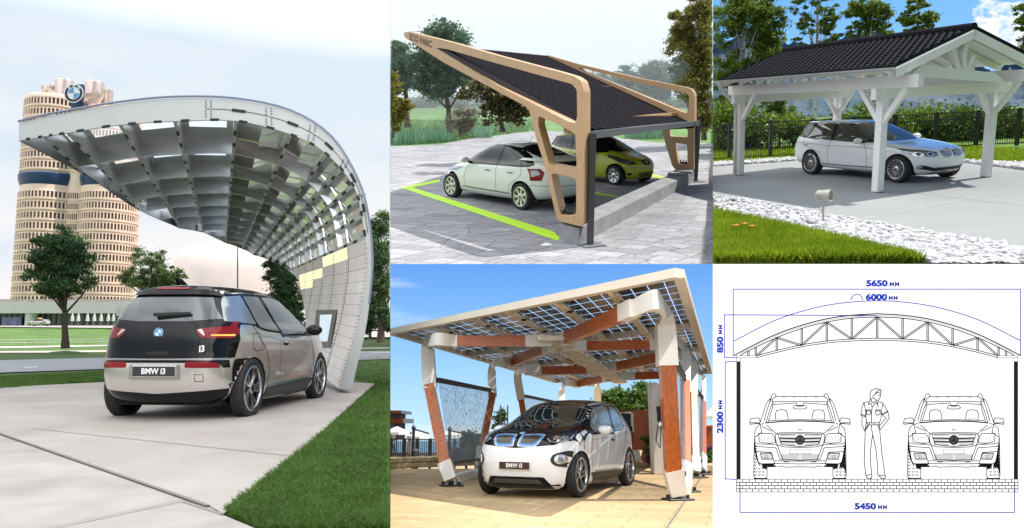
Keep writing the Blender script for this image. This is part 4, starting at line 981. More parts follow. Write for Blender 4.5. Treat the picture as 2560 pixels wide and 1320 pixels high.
# reflective fin plates in the steeper coffers
REFL = mat('bright reflector', (.9, .9, .89), .14, 1)
for a, c in zip(ribs[4:], ribs[5:]):
    for k in range(10):
        m = (a+c)/2
        if KU(m) < k+.9: continue
        p = lerpL(IN, m).lerp(lerpL(OUT, m), .42); q = lerpL(IN, c-.15).lerp(lerpL(OUT, c-.15), .75); e = dirD*(STEP*(k+.25)); f = dirD*(STEP*(k+.85))
        fin = MB(); fin.add([p+e, q+e, q+f, p+f], [(0, 1, 2, 3)]); ob('reflector_plate', fin, REFL, cn)
        p = lerpL(IN, a+.3).lerp(lerpL(OUT, a+.3), .3); q = lerpL(IN, c-.3).lerp(lerpL(OUT, c-.3), .3); e = dirD*(STEP*(k+.62))
        fin = MB(); fin.bar(p+e, q+e, .05, .03); ob('reflector_rod', fin, REFL, cn)
# closed wall of the leg: square plates with dark joints
WALL = mat('riveted metal wall', (.80, .745, .72), .35, .25, var=.10, vs=1.6)
GLOW = NT('lit yellow panel'); gg = GLOW.new('Emission'); gg.inputs[0].default_value = (.95, .93, .58, 1); gg.inputs[1].default_value = .95; GLOW.ln(gg.outputs[0], GLOW.out.inputs[0]); GLOW = GLOW.m
rows = [38+k*1.42 for k in range(13)]; rows = [r for r in rows if r < NS-1.01]+[NS-1.01]
lit = {(0, 1), (0, 2), (0, 3), (0, 4), (1, 2), (1, 3), (1, 4)}
def KW(i): return max(KU(i), 0)
wl = MB(); nlit = []
for ri, (a, c) in enumerate(zip(rows, rows[1:])):
    for k in range(10):
        k0 = k*.62
        if k0 > KW(a) and k0 > KW(c): continue
        def S(i, kk): return lerpL(IN, i)+dirD*(STEP*min(kk, KW(i)))
        g = .009; q = [S(a+g*2, k0+g), S(c-g*2, k0+g), S(c-g*2, k0+.62-g), S(a+g*2, k0+.62-g)]
        if (ri, k) in {(0, 1), (0, 2), (1, 3), (1, 4), (1, 5), (2, 4), (2, 5)}: bb = MB(); bb.add(q, [(0, 1, 2, 3)]); ob('lit_panel', bb, GLOW, cn)
        else: wl.add(q, [(0, 1, 2, 3)])
ob('wall_plate', wl, WALL, cn)
b = MB(); q = [lerpL(IN, i)-V((-.02, 0, 0)) for i in np.arange(38, NS-1.01, .5)]; b.strip([p+V((.012, 0, 0)) for p in q], [lerpL(IN, i)+V((.012, 0, 0))+dirD*(STEP*KW(i)) for i in np.arange(38, NS-1.01, .5)]); ob('wall_backing', b, MT['seamgrey'], cn)
b = MB()
for i in np.arange(38, NS-1.3, .47):
    for k in np.arange(.02, KW(i), .62):
        for dk in (-.035, .035):
            p = lerpL(IN, i)+dirD*(STEP*(k+dk))-V((.008, 0, 0)); b.box(p, (.008, .022, .014))
ob('rivet_row', b, MT['seam'], cn)
# outer skin of leg and roof edge
b = MB(); A = [p for p in OUT[OPEN:]]; b.strip(A, [OUT[i]+dirD*(STEP*KW(i)) for i in range(OPEN, NS)]); ob('outer_skin', b, EDGE, cn)
b = MB(); b.tube([p+V((0, -.02, .03)) for p in OUT[:46]], .022, 6); ob('edge_pipe', b, mat('blue grey pipe', (.22, .24, .34), .4, .3), cn)
# bolt groups and slots on the fascia
bo = MB(); slb = MB()
for (i, up) in ((18.2, 0), (22.3, 0), (26, 0), (30, 0), (33.5, 0)):
    a, o = lerpL(IN, i), lerpL(OUT, i)
    for f in (.15, .27, .39, .61, .73, .85):
        for s in (-.05, .05): p = a.lerp(o, f)+V((s, -.01, 0)); bo.box(p, (.022, .014, .022))
for i in (20.2, 24.2, 28, 31.5, 35):
    a, o = lerpL(IN, i-.45).lerp(lerpL(OUT, i-.45), .5), lerpL(IN, i+.45).lerp(lerpL(OUT, i+.45), .5); slb.bar(a-V((0, .01, 0)), o-V((0, .01, 0)), .012, .055)
a = [lerpL(IN, i).lerp(lerpL(OUT, i), .5)-V((0, .004, 0)) for i in np.arange(18, 38, .5)]; slb.tube(a, .007, 4)
for r in cuts[1:]:
    pass
for i in np.arange(1.5, 38, 1.9):
    a, o = lerpL(IN, i-.28), lerpL(IN, i+.28); slb.bar(a-V((0, .008, 0)), o-V((0, .008, 0)), .014, .05)
ob('bolt', bo, MT['seamgrey'], cn); ob('fascia_slot', slb, DARK, cn)
# screen let into the wall
n0 = (L.g(868, 900)-L.g(848, 972)); 
def wallpt(x, y, out_=0.):
    # point on the leg wall seen at a pixel, stepped out towards the car
    best = None
    for i in np.arange(42, NS-1.02, .25):
        for k in np.arange(0, 3.5, .05):
            if k > KW(i)+.3: continue
            p = lerpL(IN, i)+dirD*(STEP*k); q = L.R @ (p-V((0, 0, L.h))); u, v = 1280+F*q.x/q.y, 660-F*q.z/q.y; e = (u-x)**2+(v-y)**2
            if best is None or e < best[0]: best = (e, p, q.y)
    return L.at(x, y, best[1].y-out_)
cor = [wallpt(*p, .06) for p in ((790, 775), (843, 774), (825, 869), (786, 870))]
ks = thing('info_screen', 'dark framed screen let into the canopy leg behind the silver car', 'screen', cor[3])
b = MB(); b.prism(cor, (0, 0, 0), (0, .10, 0)); ob('frame', b, mat('screen frame', (.025, .028, .032), .35), ks)
cor2 = [wallpt(*p, .075) for p in ((803, 788), (833, 787), (818, 850), (802, 852))]
b = MB(); cor2 = [cor[0].lerp(cor[1], f).lerp(cor[3].lerp(cor[2], f), g_) for f, g_ in ((.24, .14), (.82, .13), (.80, .84), (.30, .84))]; b.prism(cor2, (0, -.02, 0), (0, 0, 0)); ob('display', b, emit('screen glow', (.62, .72, .80), 1.), ks)
SILV = mat('silver beige paint', (.66, .615, .585), .26, .72, coat=1)
electric_car('small silver and black electric car seen from behind under the steel canopy', (-4.29, 9.60, 0), math.radians(85.9), SILV, 'rear', (1.04, 1.04, 1.10))
# ================================================================ 5: the flat technical drawing
BR = Panel(0, 0, 0, 1, (1782, 660, 2560, 1320)); use(BR); YD = 7.6; PXM = YD/F
def dp(x, y, k=0): return V(((x-1280)/F*(YD-k*.004), YD-k*.004, -(y-660)/F*(YD-k*.004)))
INK = mat('black ink', (.012, .012, .014), .7); INKB = mat('blue ink', (.09, .10, .80), .7); INKT = mat('blue lettering ink', (.01, .06, .72), .7); GREY = mat('grey ink', (.12, .12, .13), .8); REDI = mat('red ink', (.7, .05, .05), .7)
PAPER = emit('self-glowing white paper', (1, 1, .995), 1.0)  # paper made to glow by itself so it renders plain white
ds = thing('technical_drawing', 'white sheet with black and blue line drawing of a curved-roof carport', 'drawing', dp(2171, 1320))
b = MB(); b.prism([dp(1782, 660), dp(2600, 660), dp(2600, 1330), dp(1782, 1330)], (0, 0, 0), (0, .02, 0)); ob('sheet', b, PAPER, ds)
def ribbon(b, pts, w, k=2, closed=False):
    P = [V((x, y, 0)) for x, y in pts]
    if closed: P.append(P[0])
    for p, q in zip(P, P[1:]):
        if (q-p).length < 1e-3: continue
        d = (q-p).normalized(); n = V((-d.y, d.x, 0))*w/2; e = d*w*.25
        b.add([dp(*(v.xy), k) for v in (p-n-e, p+n-e, q+n+e, q-n+e)], [(0, 1, 2, 3)])
    return b
def fill(b, pts, k=1):
    bm = bmesh.new(); f = bm.faces.new([bm.verts.new((x, y, 0)) for x, y in pts]); f.normal_update(); bmesh.ops.triangulate(bm, faces=[f]); bm.verts.index_update()
    b.add([dp(v.co.x, v.co.y, k) for v in bm.verts], [[v.index for v in f.verts] for f in bm.faces]); bm.free(); return b
def circ(x, y, r, n=20): return [(x+r*math.cos(2*PI*k/n), y+r*math.sin(2*PI*k/n)) for k in range(n+1)]
def dtext(s, x, y, size, ang=0, m=INKT, bold=0., name='dimension_text'):
    me = text_mesh(s, size*PXM, (bold or .12)*PXM); me.transform(Matrix.Diagonal((1.3 if bold else .95, 1, 1, 1))); me.transform(Matrix.Translation(dp(x, y, 3)) @ Matrix.Rotation(PI/2, 4, 'X') @ Matrix.Rotation(ang, 4, 'Z')); return ob(name, me, m, ds)
dtext('5650', 2192, 709, 20.5, 0, bold=1.15); dtext('MM', 2236, 711, 17.5)
dtext('6000', 2191, 743.5, 20.5, 0, bold=1.15); dtext('MM', 2233, 745.5, 16.5)
dtext('5450', 2163, 1266.5, 20.5, 0, bold=1.15); dtext('MM', 2206, 1268.5, 16.5)
dtext('850', 1801, 862, 20.5, PI/2, bold=1.15); dtext('MM', 1801.5, 824, 16.5, PI/2)
dtext('2300', 1801, 1056, 20.5, PI/2, bold=1.15); dtext('MM', 1801.5, 1012, 16.5, PI/2)
arc = spline([(1836, 852), (1939.5, 800), (2032, 771), (2110, 757), (2193, 752), (2276, 757), (2354, 771), (2446.5, 800), (2550, 851)], 5)
for pts in ([(1833, 889), (1833, 723), (2551, 723), (2551, 889)], [(p.x, p.y) for p in arc], [(2127, 750), (2130, 742), (2136, 737), (2142, 735), (2149, 737), (2154, 742), (2156, 750)], [(1841, 894), (1811, 894), (1811, 787), (2193, 789)], [(1841, 903), (1813, 905), (1813, 1197), (1841, 1199)], [(1850, 1215), (1850, 1281), (2536, 1281), (2536, 1215)]):
    ob('dimension_line', ribbon(MB(), pts, 2.4), INKB, ds)
for x in (1850, 2536): ob('red_mark', ribbon(MB(), [(x, 1200), (x, 1216)], 1.5, 3), REDI, ds)
def mirx(pts, c=2193): return [(2*c-x, y) for x, y in pts]
top = [(1834.5, 889), (1889.5, 860), (1942, 835), (2004.5, 813), (2067, 797), (2129.5, 788), (2193, 784.5)]
mid = [(1851, 888), (1889.5, 868), (1942, 844), (2004.5, 821), (2067, 805), (2129.5, 795.5), (2193, 792.5)]
low = [(1892, 889), (1942, 876), (2004.5, 862), (2067, 852.5), (2129.5, 847.5), (2193, 845.5)]
b = MB()
for s in (0, 1):
    g = (lambda p: mirx(p)) if s else (lambda p: p)
    tp = [(p.x, p.y) for p in spline(top, 3)]; md = [(p.x, p.y) for p in spline(mid, 3)]; lw = [(p.x, p.y) for p in spline(low, 3)]
    ribbon(b, g(tp), 3.); ribbon(b, g([(x, y+4) for x, y in tp[1:]]), 1); ribbon(b, g(md), 2.4); ribbon(b, g(lw), 2.3); ribbon(b, g([(x, y+5) for x, y in lw]), 2.2)
    ribbon(b, g([(1841, 889.5), (1892, 889.5), (1892, 894.5), (1841, 894.5), (1841, 889)]), 1.4); ribbon(b, g([(1841, 894), (1841, 904), (1851, 904), (1851, 894)]), 1.2)
    for x in (1871, 1889.5, 1942, 2004.5, 2067, 2129.5, 2193):
        yt = next(a[1]+(c[1]-a[1])*(x-a[0])/(c[0]-a[0]) for a, c in zip(mid, mid[1:]) if a[0] <= x <= c[0])
        yb = 889.5 if x < 1892 else next(a[1]+(c[1]-a[1])*(x-a[0])/(c[0]-a[0]) for a, c in zip(low, low[1:]) if a[0] <= x <= c[0]+.1)
        for dx in (-1.8, 1.8): ribbon(b, g([(x+dx, yt), (x+dx, yb)]), 2.3)
    for p, q in (((1893, 888), (1941, 845)), ((1944, 845), (2003, 863)), ((2006, 862), (2066, 806)), ((2068, 806), (2128, 847)), ((2131, 847), (2192, 793))):
        n = V((q[1]-p[1], p[0]-q[0], 0)).normalized()*1.8
        for s2 in (-1, 1): ribbon(b, g([(p[0]+n.x*s2, p[1]+n.y*s2), (q[0]+n.x*s2, q[1]+n.y*s2)]), 2.3)
ob('roof_truss_drawing', b, INK, ds)
for x in (1841, 2534.5): ob('post_drawing', fill(MB(), [(x, 904), (x+10.5, 904), (x+10.5, 1198), (x, 1198)]), INK, ds)
b = MB(); ribbon(b, [(1841, 1198), (2545, 1198), (2545, 1230), (1841, 1230)], 1.6, closed=True)
for r in range(1, 4): ribbon(b, [(1841, 1198+8*r), (2545, 1198+8*r)], 2.1)
for r in range(4):
    x = 1841+(16 if r % 2 == 0 else 8)
    while x < 2545: ribbon(b, [(x, 1198+8*r), (x, 1206+8*r)], 1.9); x += 16
ob('brick_base_drawing', b, INK, ds)
def car_drawing(ox):
    T = lambda p: (ox+p[0]/4.714, 960+p[1]/4.714); M2 = lambda p: (1320-p[0], p[1])
    w = MB(); sil = [(660, 148), (370, 150), (345, 115), (300, 190), (255, 240), (190, 450), (70, 440), (68, 475), (160, 490), (130, 560), (120, 700), (115, 1080), (130, 1112), (260, 1112), (272, 1080), (272, 985), (660, 990)]
    w.mi = 0; fill(w, [T(p) for p in sil]+[T(M2(p)) for p in sil[::-1][1:-1]], 1)
    k = MB(); gm = MB()
    LN = [[(660, 148), (370, 150)], [(300, 215), (325, 140), (345, 115), (365, 118), (378, 140), (370, 155), (345, 165), (325, 212)], [(325, 165), (290, 188), (260, 240), (228, 340), (190, 450), (185, 475)], [(345, 205), (308, 290), (258, 456)], [(320, 175), (275, 290), (235, 440)], [(345, 232), (330, 300), (283, 448)], [(335, 212), (500, 205), (660, 203)],
          [(350, 240), (500, 232), (615, 222), (632, 262), (660, 262)], [(660, 252), (600, 253), (582, 275), (590, 292), (660, 295)], [(375, 420), (370, 350), (385, 312), (440, 303), (495, 312), (512, 350), (520, 415)], [(300, 430), (500, 424), (660, 420)], [(255, 458), (450, 441), (660, 436)],
          [(70, 440), (80, 410), (168, 397), (185, 415), (190, 450), (175, 465), (70, 475), (68, 445)], [(70, 456), (188, 458)], [(190, 480), (240, 462)], [(190, 480), (210, 570), (180, 590)], [(265, 485), (350, 555)], [(210, 502), (330, 555)], [(185, 470), (140, 520), (130, 560), (125, 630), (210, 572)], [(350, 560), (390, 590)],
          [(172, 582), (330, 585), (352, 612), (374, 690), (300, 700), (180, 682), (172, 582)], [(660, 572), (400, 576), (368, 600), (380, 690), (400, 725), (480, 742), (660, 748)], [(660, 588), (400, 592), (415, 640), (440, 712), (520, 724), (660, 735)], [(410, 632), (606, 637)], [(422, 640), (606, 645)], [(425, 672), (606, 677)], [(432, 680), (606, 685)],
          [(130, 690), (180, 706), (340, 712), (390, 716), (455, 890), (425, 890), (375, 752), (135, 735)], [(145, 795), (322, 806), (362, 935), (350, 945), (205, 940), (168, 925), (132, 740)], [(190, 815), (320, 815), (346, 885), (212, 888), (190, 815)], [(430, 818), (458, 890), (660, 899)], [(455, 905), (480, 918), (530, 920)], [(362, 905), (660, 910)], [(365, 938), (660, 942)], [(400, 975), (450, 965), (480, 980), (660, 975)],
          [(120, 700), (115, 1080), (130, 1110), (260, 1112), (272, 1080), (272, 985)], [(130, 700), (138, 800), (168, 930)]]
    thick = [[(118, 1114), (275, 1114)], [(125, 640), (128, 760), (150, 880), (190, 960)], [(255, 458), (450, 441), (660, 436)], [(205, 943), (365, 940)]]
    for f in (lambda p: p, M2):
        for pl in LN: ribbon(k, [T(f(p)) for p in pl], 2.1)
        for pl in thick: ribbon(k, [T(f(p)) for p in pl], 3.2)
        for c in ((218, 640, 28), (305, 655, 31), (262, 855, 18)): ribbon(k, [T(f(p)) for p in circ(*c)], .9)
        fill(k, [T(f(p)) for p in ((208, 948), (350, 948), (395, 978), (215, 984))], 2)
        for yy in range(720, 1100, 38):
            for xx, dx in ((135, 22), (180, 22), (225, 22)):
                if yy < 970 and xx > 135: continue
                ribbon(k, [T(f(p)) for p in ((xx-dx*.7, yy), (xx, yy+20), (xx+dx*.7, yy))], 1.7)
        for yy in (604, 655, 695, 716):
            for xx in range(425, 605, 18): ribbon(gm, [T(f(p)) for p in ((xx, yy-7), (xx+9, yy+7), (xx+18, yy-7))], 1)
        for yy in range(825, 895, 12):
            for xx in range(445, 655, 14): ribbon(gm, [T(f(p)) for p in ((xx, yy), (xx+7, yy+7), (xx+14, yy))], .8)
        for yy in range(822, 885, 13):
            for xx in range(205, 330, 15): ribbon(gm, [T(f(p)) for p in ((xx, yy), (xx+7, yy+7), (xx+14, yy))], .8)
        fill(k, [T(f(p)) for p in ((272, 990), (240, 960), (215, 985), (262, 1010))], 2)
    for c in (470, 597, 723, 850): ribbon(k, [T(p) for p in circ(c, 156, 14, 10)], .8)
    ribbon(k, [T((660, 122)), T((660, 148))], 1); ribbon(k, [T((640, 540)), T((680, 540))], 2.2)
    fill(k, [T(p) for p in ((1190, 700), (1202, 1080), (1180, 990), (1120, 985), (1165, 860))], 2)
    ribbon(k, [T(p) for p in ((820, 430), (850, 405), (900, 402), (945, 435))], 1)
    fill(w, [T(p) for p in ((535, 768), (790, 768), (790, 822), (535, 822))], 4); ribbon(k, [T(p) for p in ((535, 768), (790, 768), (790, 822), (535, 822))], 1.1, 5, True)
    em = MB(); fill(em, [T(p) for p in circ(660, 660, 60, 26)[:-1]], 4); st = MB()
    ribbon(st, [T(p) for p in circ(660, 660, 52, 26)], .7, 5)
    for a in (-90, 30, 150): a = math.radians(a); ribbon(st, [T((660, 660)), T((660+50*math.cos(a), 660+50*math.sin(a)))], 1.6, 5)
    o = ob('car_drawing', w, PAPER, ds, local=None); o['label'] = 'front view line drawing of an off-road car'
    ob('outline', k, INK, o); ob('mesh_hatching', gm, GREY, o); ob('emblem', em, GREY, o); ob('emblem_star', st, INK, o)
car_drawing(1860); car_drawing(2244.5)
T = lambda p: (2110+p[0]/4.4, 940+p[1]/4.4); k = MB()
for pl in ([(290, 255), (285, 200), (300, 160), (350, 137), (400, 150), (412, 175), (400, 190), (370, 180), (335, 210), (320, 215), (318, 250)], [(345, 190), (370, 160), (400, 165)], [(400, 190), (400, 230), (385, 260), (375, 270), (345, 262), (330, 240)], [(370, 212), (395, 210)], [(290, 255), (265, 315), (295, 300), (310, 345), (360, 285), (375, 335), (372, 290)], [(300, 245), (300, 290)], [(310, 280), (325, 300), (355, 265)],
           [(270, 280), (215, 295), (200, 340), (183, 430), (235, 450), (240, 400), (222, 300)], [(185, 420), (235, 435)], [(198, 445), (198, 540), (230, 610), (245, 500)], [(375, 280), (428, 300), (485, 395), (422, 430), (412, 400), (425, 310)], [(422, 415), (478, 385)], [(485, 405), (498, 465), (400, 590)], [(425, 430), (462, 462), (388, 552)], [(240, 400), (243, 470), (250, 515), (385, 515), (405, 480), (412, 400)],
           [(310, 345), (303, 420), (300, 520)], [(245, 372), (295, 372), (293, 415), (270, 430), (250, 418), (245, 372)], [(245, 385), (295, 385)], [(347, 372), (400, 372), (396, 420), (372, 432), (350, 420), (347, 372)], [(347, 385), (400, 385)], [(255, 515), (385, 515), (388, 535), (258, 540), (255, 515)], [(280, 515), (280, 537)], [(330, 515), (330, 537)], [(275, 540), (240, 590)], [(365, 540), (392, 590)],
           [(258, 540), (235, 600), (230, 700), (222, 930), (240, 1092), (305, 1085), (295, 980), (288, 880), (300, 740), (315, 650)], [(315, 640), (350, 800), (366, 950), (372, 1085), (390, 1095), (450, 1090), (435, 980), (418, 870), (405, 720), (392, 590), (386, 535)], [(303, 540), (305, 590), (315, 640)], [(248, 1095), (243, 1115), (270, 1130), (300, 1127), (308, 1095)], [(385, 1097), (410, 1125), (440, 1132), (457, 1120), (455, 1095)]):
    ribbon(k, [T(p) for p in pl], 2.2)
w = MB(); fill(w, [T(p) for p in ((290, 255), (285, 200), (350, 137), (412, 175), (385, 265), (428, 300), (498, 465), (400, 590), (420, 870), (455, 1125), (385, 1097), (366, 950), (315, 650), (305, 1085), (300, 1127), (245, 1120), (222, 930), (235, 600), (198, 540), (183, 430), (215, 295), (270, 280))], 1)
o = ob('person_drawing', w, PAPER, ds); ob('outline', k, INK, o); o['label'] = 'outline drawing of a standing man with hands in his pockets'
# ================================================================ 2: slanted timber carport with the two cars on paving
use(TM)
skyT = skymat('misty white sky', [(-.2, (.62, .72, .72)), (0.03, (.70, .78, .80)), (.12, (.86, .91, .93)), (.25, (.90, .90, .95)), (1, (.95, .94, .98))], [(1.5, .4, .8, (.82, .93, .95), 1, 1, (0, 0, 0), 2)], 1.12)
skyshell(320, skyT, -14, 18, -14, 42, 24)
pv_ = NT('irregular stone paving'); co = pv_.co(); mp_ = pv_.new('Mapping'); pv_.ln(co, mp_.inputs[0]); mp_.inputs['Rotation'].default_value = (0, 0, .52); mp_.inputs['Scale'].default_value = (1.25, 1.9, 1)
nz = pv_.new('TexNoise'); nz.inputs['Scale'].default_value = .9; pv_.ln(mp_.outputs[0], nz.inputs['Vector']); wv = pv_.mix(.10, mp_.outputs[0], nz.outputs['Color'], 'ADD')
br = pv_.new('TexBrick'); pv_.ln(wv, br.inputs['Vector']); br.inputs['Scale'].default_value = 1.; br.inputs['Mortar Size'].default_value = .02; br.inputs['Mortar Smooth'].default_value = .6; br.inputs['Brick Width'].default_value = .9; br.inputs['Row Height'].default_value = .62; br.inputs['Color1'].default_value = (.25, .25, .265, 1); br.inputs['Color2'].default_value = (.37, .37, .39, 1); br.inputs['Mortar'].default_value = (.09, .09, .095, 1); br.offset_frequency = 3; br.squash = .7; br.squash_frequency = 2; br.offset = .37
vo = pv_.new('TexVoronoi'); vo.feature = 'DISTANCE_TO_EDGE'; vo.inputs['Scale'].default_value = .8; pv_.ln(mp_.outputs[0], vo.inputs['Vector']); vo.inputs['Randomness'].default_value = .8
cr = pv_.ramp(vo.outputs['Distance'], [(.006, (.35, .35, .35)), (.018, (1, 1, 1))]); c = pv_.mix(.55, br.outputs['Color'], cr, 'MULTIPLY'); c = pv_.mix(.55, c, pv_.ramp(pv_.noise(14, 6), [(.3, (.6, .6, .6)), (.7, (1.15, 1.15, 1.15))]), 'MULTIPLY'); c = pv_.mix(.5, c, pv_.ramp(pv_.noise(.5, 3), [(.3, (.75, .75, .78)), (.7, (1.2, 1.2, 1.2))]), 'MULTIPLY')
pv_.ln(c, pv_.b.inputs['Base Color']); pv_.b.inputs['Roughness'].default_value = .8; pv_.bump(br.outputs['Fac'], -.4, .02); PAVE = pv_.m
MEAD = mat('meadow', (.10, .22, .05), .95, var=.3, vs=.25)
flat('ground', -120, 2, 140, 330, -.02, MEAD)
sheet('paving', [(900, 384), (976, 366), (1100, 361), (1180, 345), (1230, 341), (1300, 332), (1350, 327), (1420, 329), (1480, 333), (1560, 346), (1640, 356), (1790, 358), (1900, 352), (1900, 700), (900, 700)], 0.01, PAVE)
LIME = mat('lime green paint line', (.50, .85, .03), .6)
sheet('painted_line', [(1001, 468.6), (1099, 448), (1100.6, 454.5), (1031.7, 468.6), (1384, 579), (1397.6, 593), (1397.6, 600.5), (1388, 600)], .016, LIME)
sheet('painted_line', [(1632, 436), (1660, 441), (1652, 445), (1628, 441)], .016, LIME)
sheet('painted_line', [(1486, 479), (1550, 491.5), (1540, 494), (1484, 484)], .016, LIME)
WOODT = NT('laminated timber'); mpw = WOODT.new('Mapping'); WOODT.ln(WOODT.co(), mpw.inputs[0]); mpw.inputs['Scale'].default_value = (14, 14, 1.2); f = WOODT.noise(3, 5, mpw.outputs[0], .6, .8); WOODT.ln(WOODT.ramp(f, [(.3, (.40, .24, .12)), (.65, (.56, .36, .19))]), WOODT.b.inputs['Base Color']); WOODT.b.inputs['Roughness'].default_value = .5; WOODT.b.inputs['Coat Weight'].default_value = .15; WOODT = WOODT.m
def plate(outer, holes, P, n, T, tv, bev=0):
    """flat cut-out frame: outline and holes given in the picture on the plane (P, n), given thickness tv"""
    def P3(x, y): return T.on(x, y, P, n)
    def rd(poly): return rounded([tuple(q) for q in poly], 4.5, 3)
    e1 = V((n.y, -n.x, 0)).normalized(); e2 = V((0, 0, 1))
    loops = [[P3(*q) for q in (rd(l))] for l in [outer]+holes]
    bm = bmesh.new(); edges = []
    for l in loops:
        vs = [bm.verts.new(p) for p in l]; edges += [bm.edges.new((vs[i], vs[(i+1) % len(vs)])) for i in range(len(vs))]
    bmesh.ops.triangle_fill(bm, use_beauty=True, use_dissolve=False, edges=edges)
    bmesh.ops.recalc_face_normals(bm, faces=bm.faces)
    r = bmesh.ops.extrude_face_region(bm, geom=bm.faces[:]); mv = [g for g in r['geom'] if isinstance(g, bmesh.types.BMVert)]
    bmesh.ops.translate(bm, verts=mv, vec=tv); bmesh.ops.recalc_face_normals(bm, faces=bm.faces)
    me = bpy.data.meshes.new('plate'); bm.to_mesh(me); bm.free(); me.shade_smooth(); me.set_sharp_from_angle(angle=math.radians(28)); return me
gl_ = TM.g(1001, 469)-TM.g(1397, 600); gl_.normalize(); beamd = (TM.g(1733, 457)-TM.g(1447, 615)).normalized()
nF = V((-gl_.y, gl_.x, 0)); nF = nF if nF.dot(beamd) < 0 else -nF          # frame plane normal, facing the viewer
tc = thing('timber_carport', 'slanted timber carport with two cut-out side frames and a black solar roof over two cars', 'carport', TM.g(1420, 600))
P1 = TM.g(1397, 601)+V((0, 0, 0))
o1 = [(1009.5, 81), (1021, 78.5), (1135, 107), (1241, 138), (1400, 180), (1436, 191), (1453, 203), (1459.6, 228), (1459.6, 400), (1457, 560), (1452.8, 566), (1401.7, 554), (1394, 549.6), (1390, 540), (1373.6, 469), (1354.6, 390), (1341, 350), (1330, 300), (1321, 272), (1307, 262), (1108.6, 156), (1020, 99), (1010, 92)]
h1 = [[(1088.7, 119), (1114, 122), (1241, 158), (1400, 202), (1430, 210), (1442, 225), (1443, 289), (1439, 308), (1425, 306), (1241, 212)],
      [(1346, 290), (1380, 304), (1420, 324), (1438, 335), (1441.8, 414.6), (1434, 423), (1376, 411), (1371, 404), (1345, 311)],
      [(1377.7, 436), (1386, 433), (1431, 443), (1440.5, 450), (1440.5, 537), (1436, 541.4), (1403.7, 537), (1399.6, 532)]]
ob('side_frame', plate(o1, h1, P1, nF, TM, beamd*.33), WOODT, tc)['label'] = 'near timber side frame with carved lettering'
P2 = TM.g(1733, 457)
P2 = P1+(TM.g(1733, 457)-TM.g(1447, 615))
o2 = [(1362, 137), (1372, 138.5), (1446, 160), (1600, 196), (1710, 217), (1729, 223), (1736, 236), (1736, 300), (1734, 428), (1727, 430), (1687, 423), (1680.5, 414.6), (1650.5, 315), (1643, 297), (1440, 176), (1380, 148)]
h2 = [[(1446, 168), (1600, 208), (1711, 231), (1722, 238), (1723, 276), (1716, 284), (1600, 236), (1460, 178)], [(1668, 306), (1720, 313), (1719, 343.6), (1675, 341)], [(1683, 357), (1718, 361), (1719, 412), (1697, 409)]]
ob('side_frame', plate(o2, h2, P2, nF, TM, beamd*.33), WOODT, tc)['label'] = 'far timber side frame'
# carved letters
cA, cB = TM.on(1024, 92, P1, nF), TM.on(1080, 112, P1, nF); ex = (cB-cA).normalized(); ez = (V((0, 0, 1))-ex*ex.z).normalized(); ey = ex.cross(ez)
Mx = Matrix((( ex.x, ez.x, -ey.x if False else nF.x, 0), (ex.y, ez.y, nF.y, 0), (ex.z, ez.z, nF.z, 0), (0, 0, 0, 1)))
me = text_mesh('ECO PARC', .30, .004, spacing=1.0); L0 = (cB-cA).length; xs = [v.co.x for v in me.vertices]; kx = L0/(max(xs)-min(xs))
me.transform(Matrix.Translation(cA.lerp(cB, .5)+nF*.006) @ Mx @ Matrix.Diagonal((kx, .72, 1, 1))); ob('carved_lettering', me, mat('carved dark', (.09, .05, .03), .8), tc)
# solar roof
SOL = NT('black solar tiles'); SOL.b.inputs['Roughness'].default_value = 1; SOL.b.inputs['Specular IOR Level'].default_value = 0
sp = SOL.new('TexBrick'); sp.offset = 0; sp.inputs['Scale'].default_value = 1; sp.inputs['Brick Width'].default_value = .30; sp.inputs['Row Height'].default_value = .20; sp.inputs['Mortar Size'].default_value = .013; sp.inputs['Color1'].default_value = (.005, .005, .007, 1); sp.inputs['Color2'].default_value = (.004, .004, .006, 1); sp.inputs['Mortar'].default_value = (.07, .065, .07, 1); SOL.ln(SOL.co(), sp.inputs['Vector']); SOL.ln(sp.outputs['Color'], SOL.b.inputs['Base Color']); SOL = SOL.m
a, bq, c, d = TM.on(1094, 112, P1-nF*.02, nF), TM.on(1478, 322, P1-nF*.3, nF), TM.on(1745, 297, P2, nF), TM.on(1366, 139, P2, nF)
ex = (bq-a).normalized(); nn = ex.cross((d-a)).normalized(); ey = nn.cross(ex)
rl = Matrix(((ex.x, ey.x, nn.x, a.x), (ex.y, ey.y, nn.y, a.y), (ex.z, ey.z, nn.z, a.z), (0, 0, 0, 1))); inv = rl.inverted()
q = [inv @ p for p in (a, bq, c, d)]; b = MB(); b.prism([V((p.x, p.y, 0)) for p in q], (0, 0, -.10), (0, 0, 0)); ob('solar_roof', b, SOL, tc, local=rl)
b = MB(); b.bar(bq+V((0, 0, -.10)), c+V((0, 0, -.12)), .10, .13); ob('gutter', b, mat('grey gutter', (.16, .165, .18), .4, .5), tc)
for k in (.33, .66):
    pass
for t_ in (.12, .5, .88):
    p = a.lerp(d, .5); s_, e_ = a.lerp(bq, t_)+V((0, 0, -.2)), d.lerp(c, t_)+V((0, 0, -.2)); b = MB(); b.bar(s_, e_, .12, .2); ob('purlin', b, WOODT, tc)
PIPE = mat('dark grey pipe', (.10, .10, .115), .4, .5)
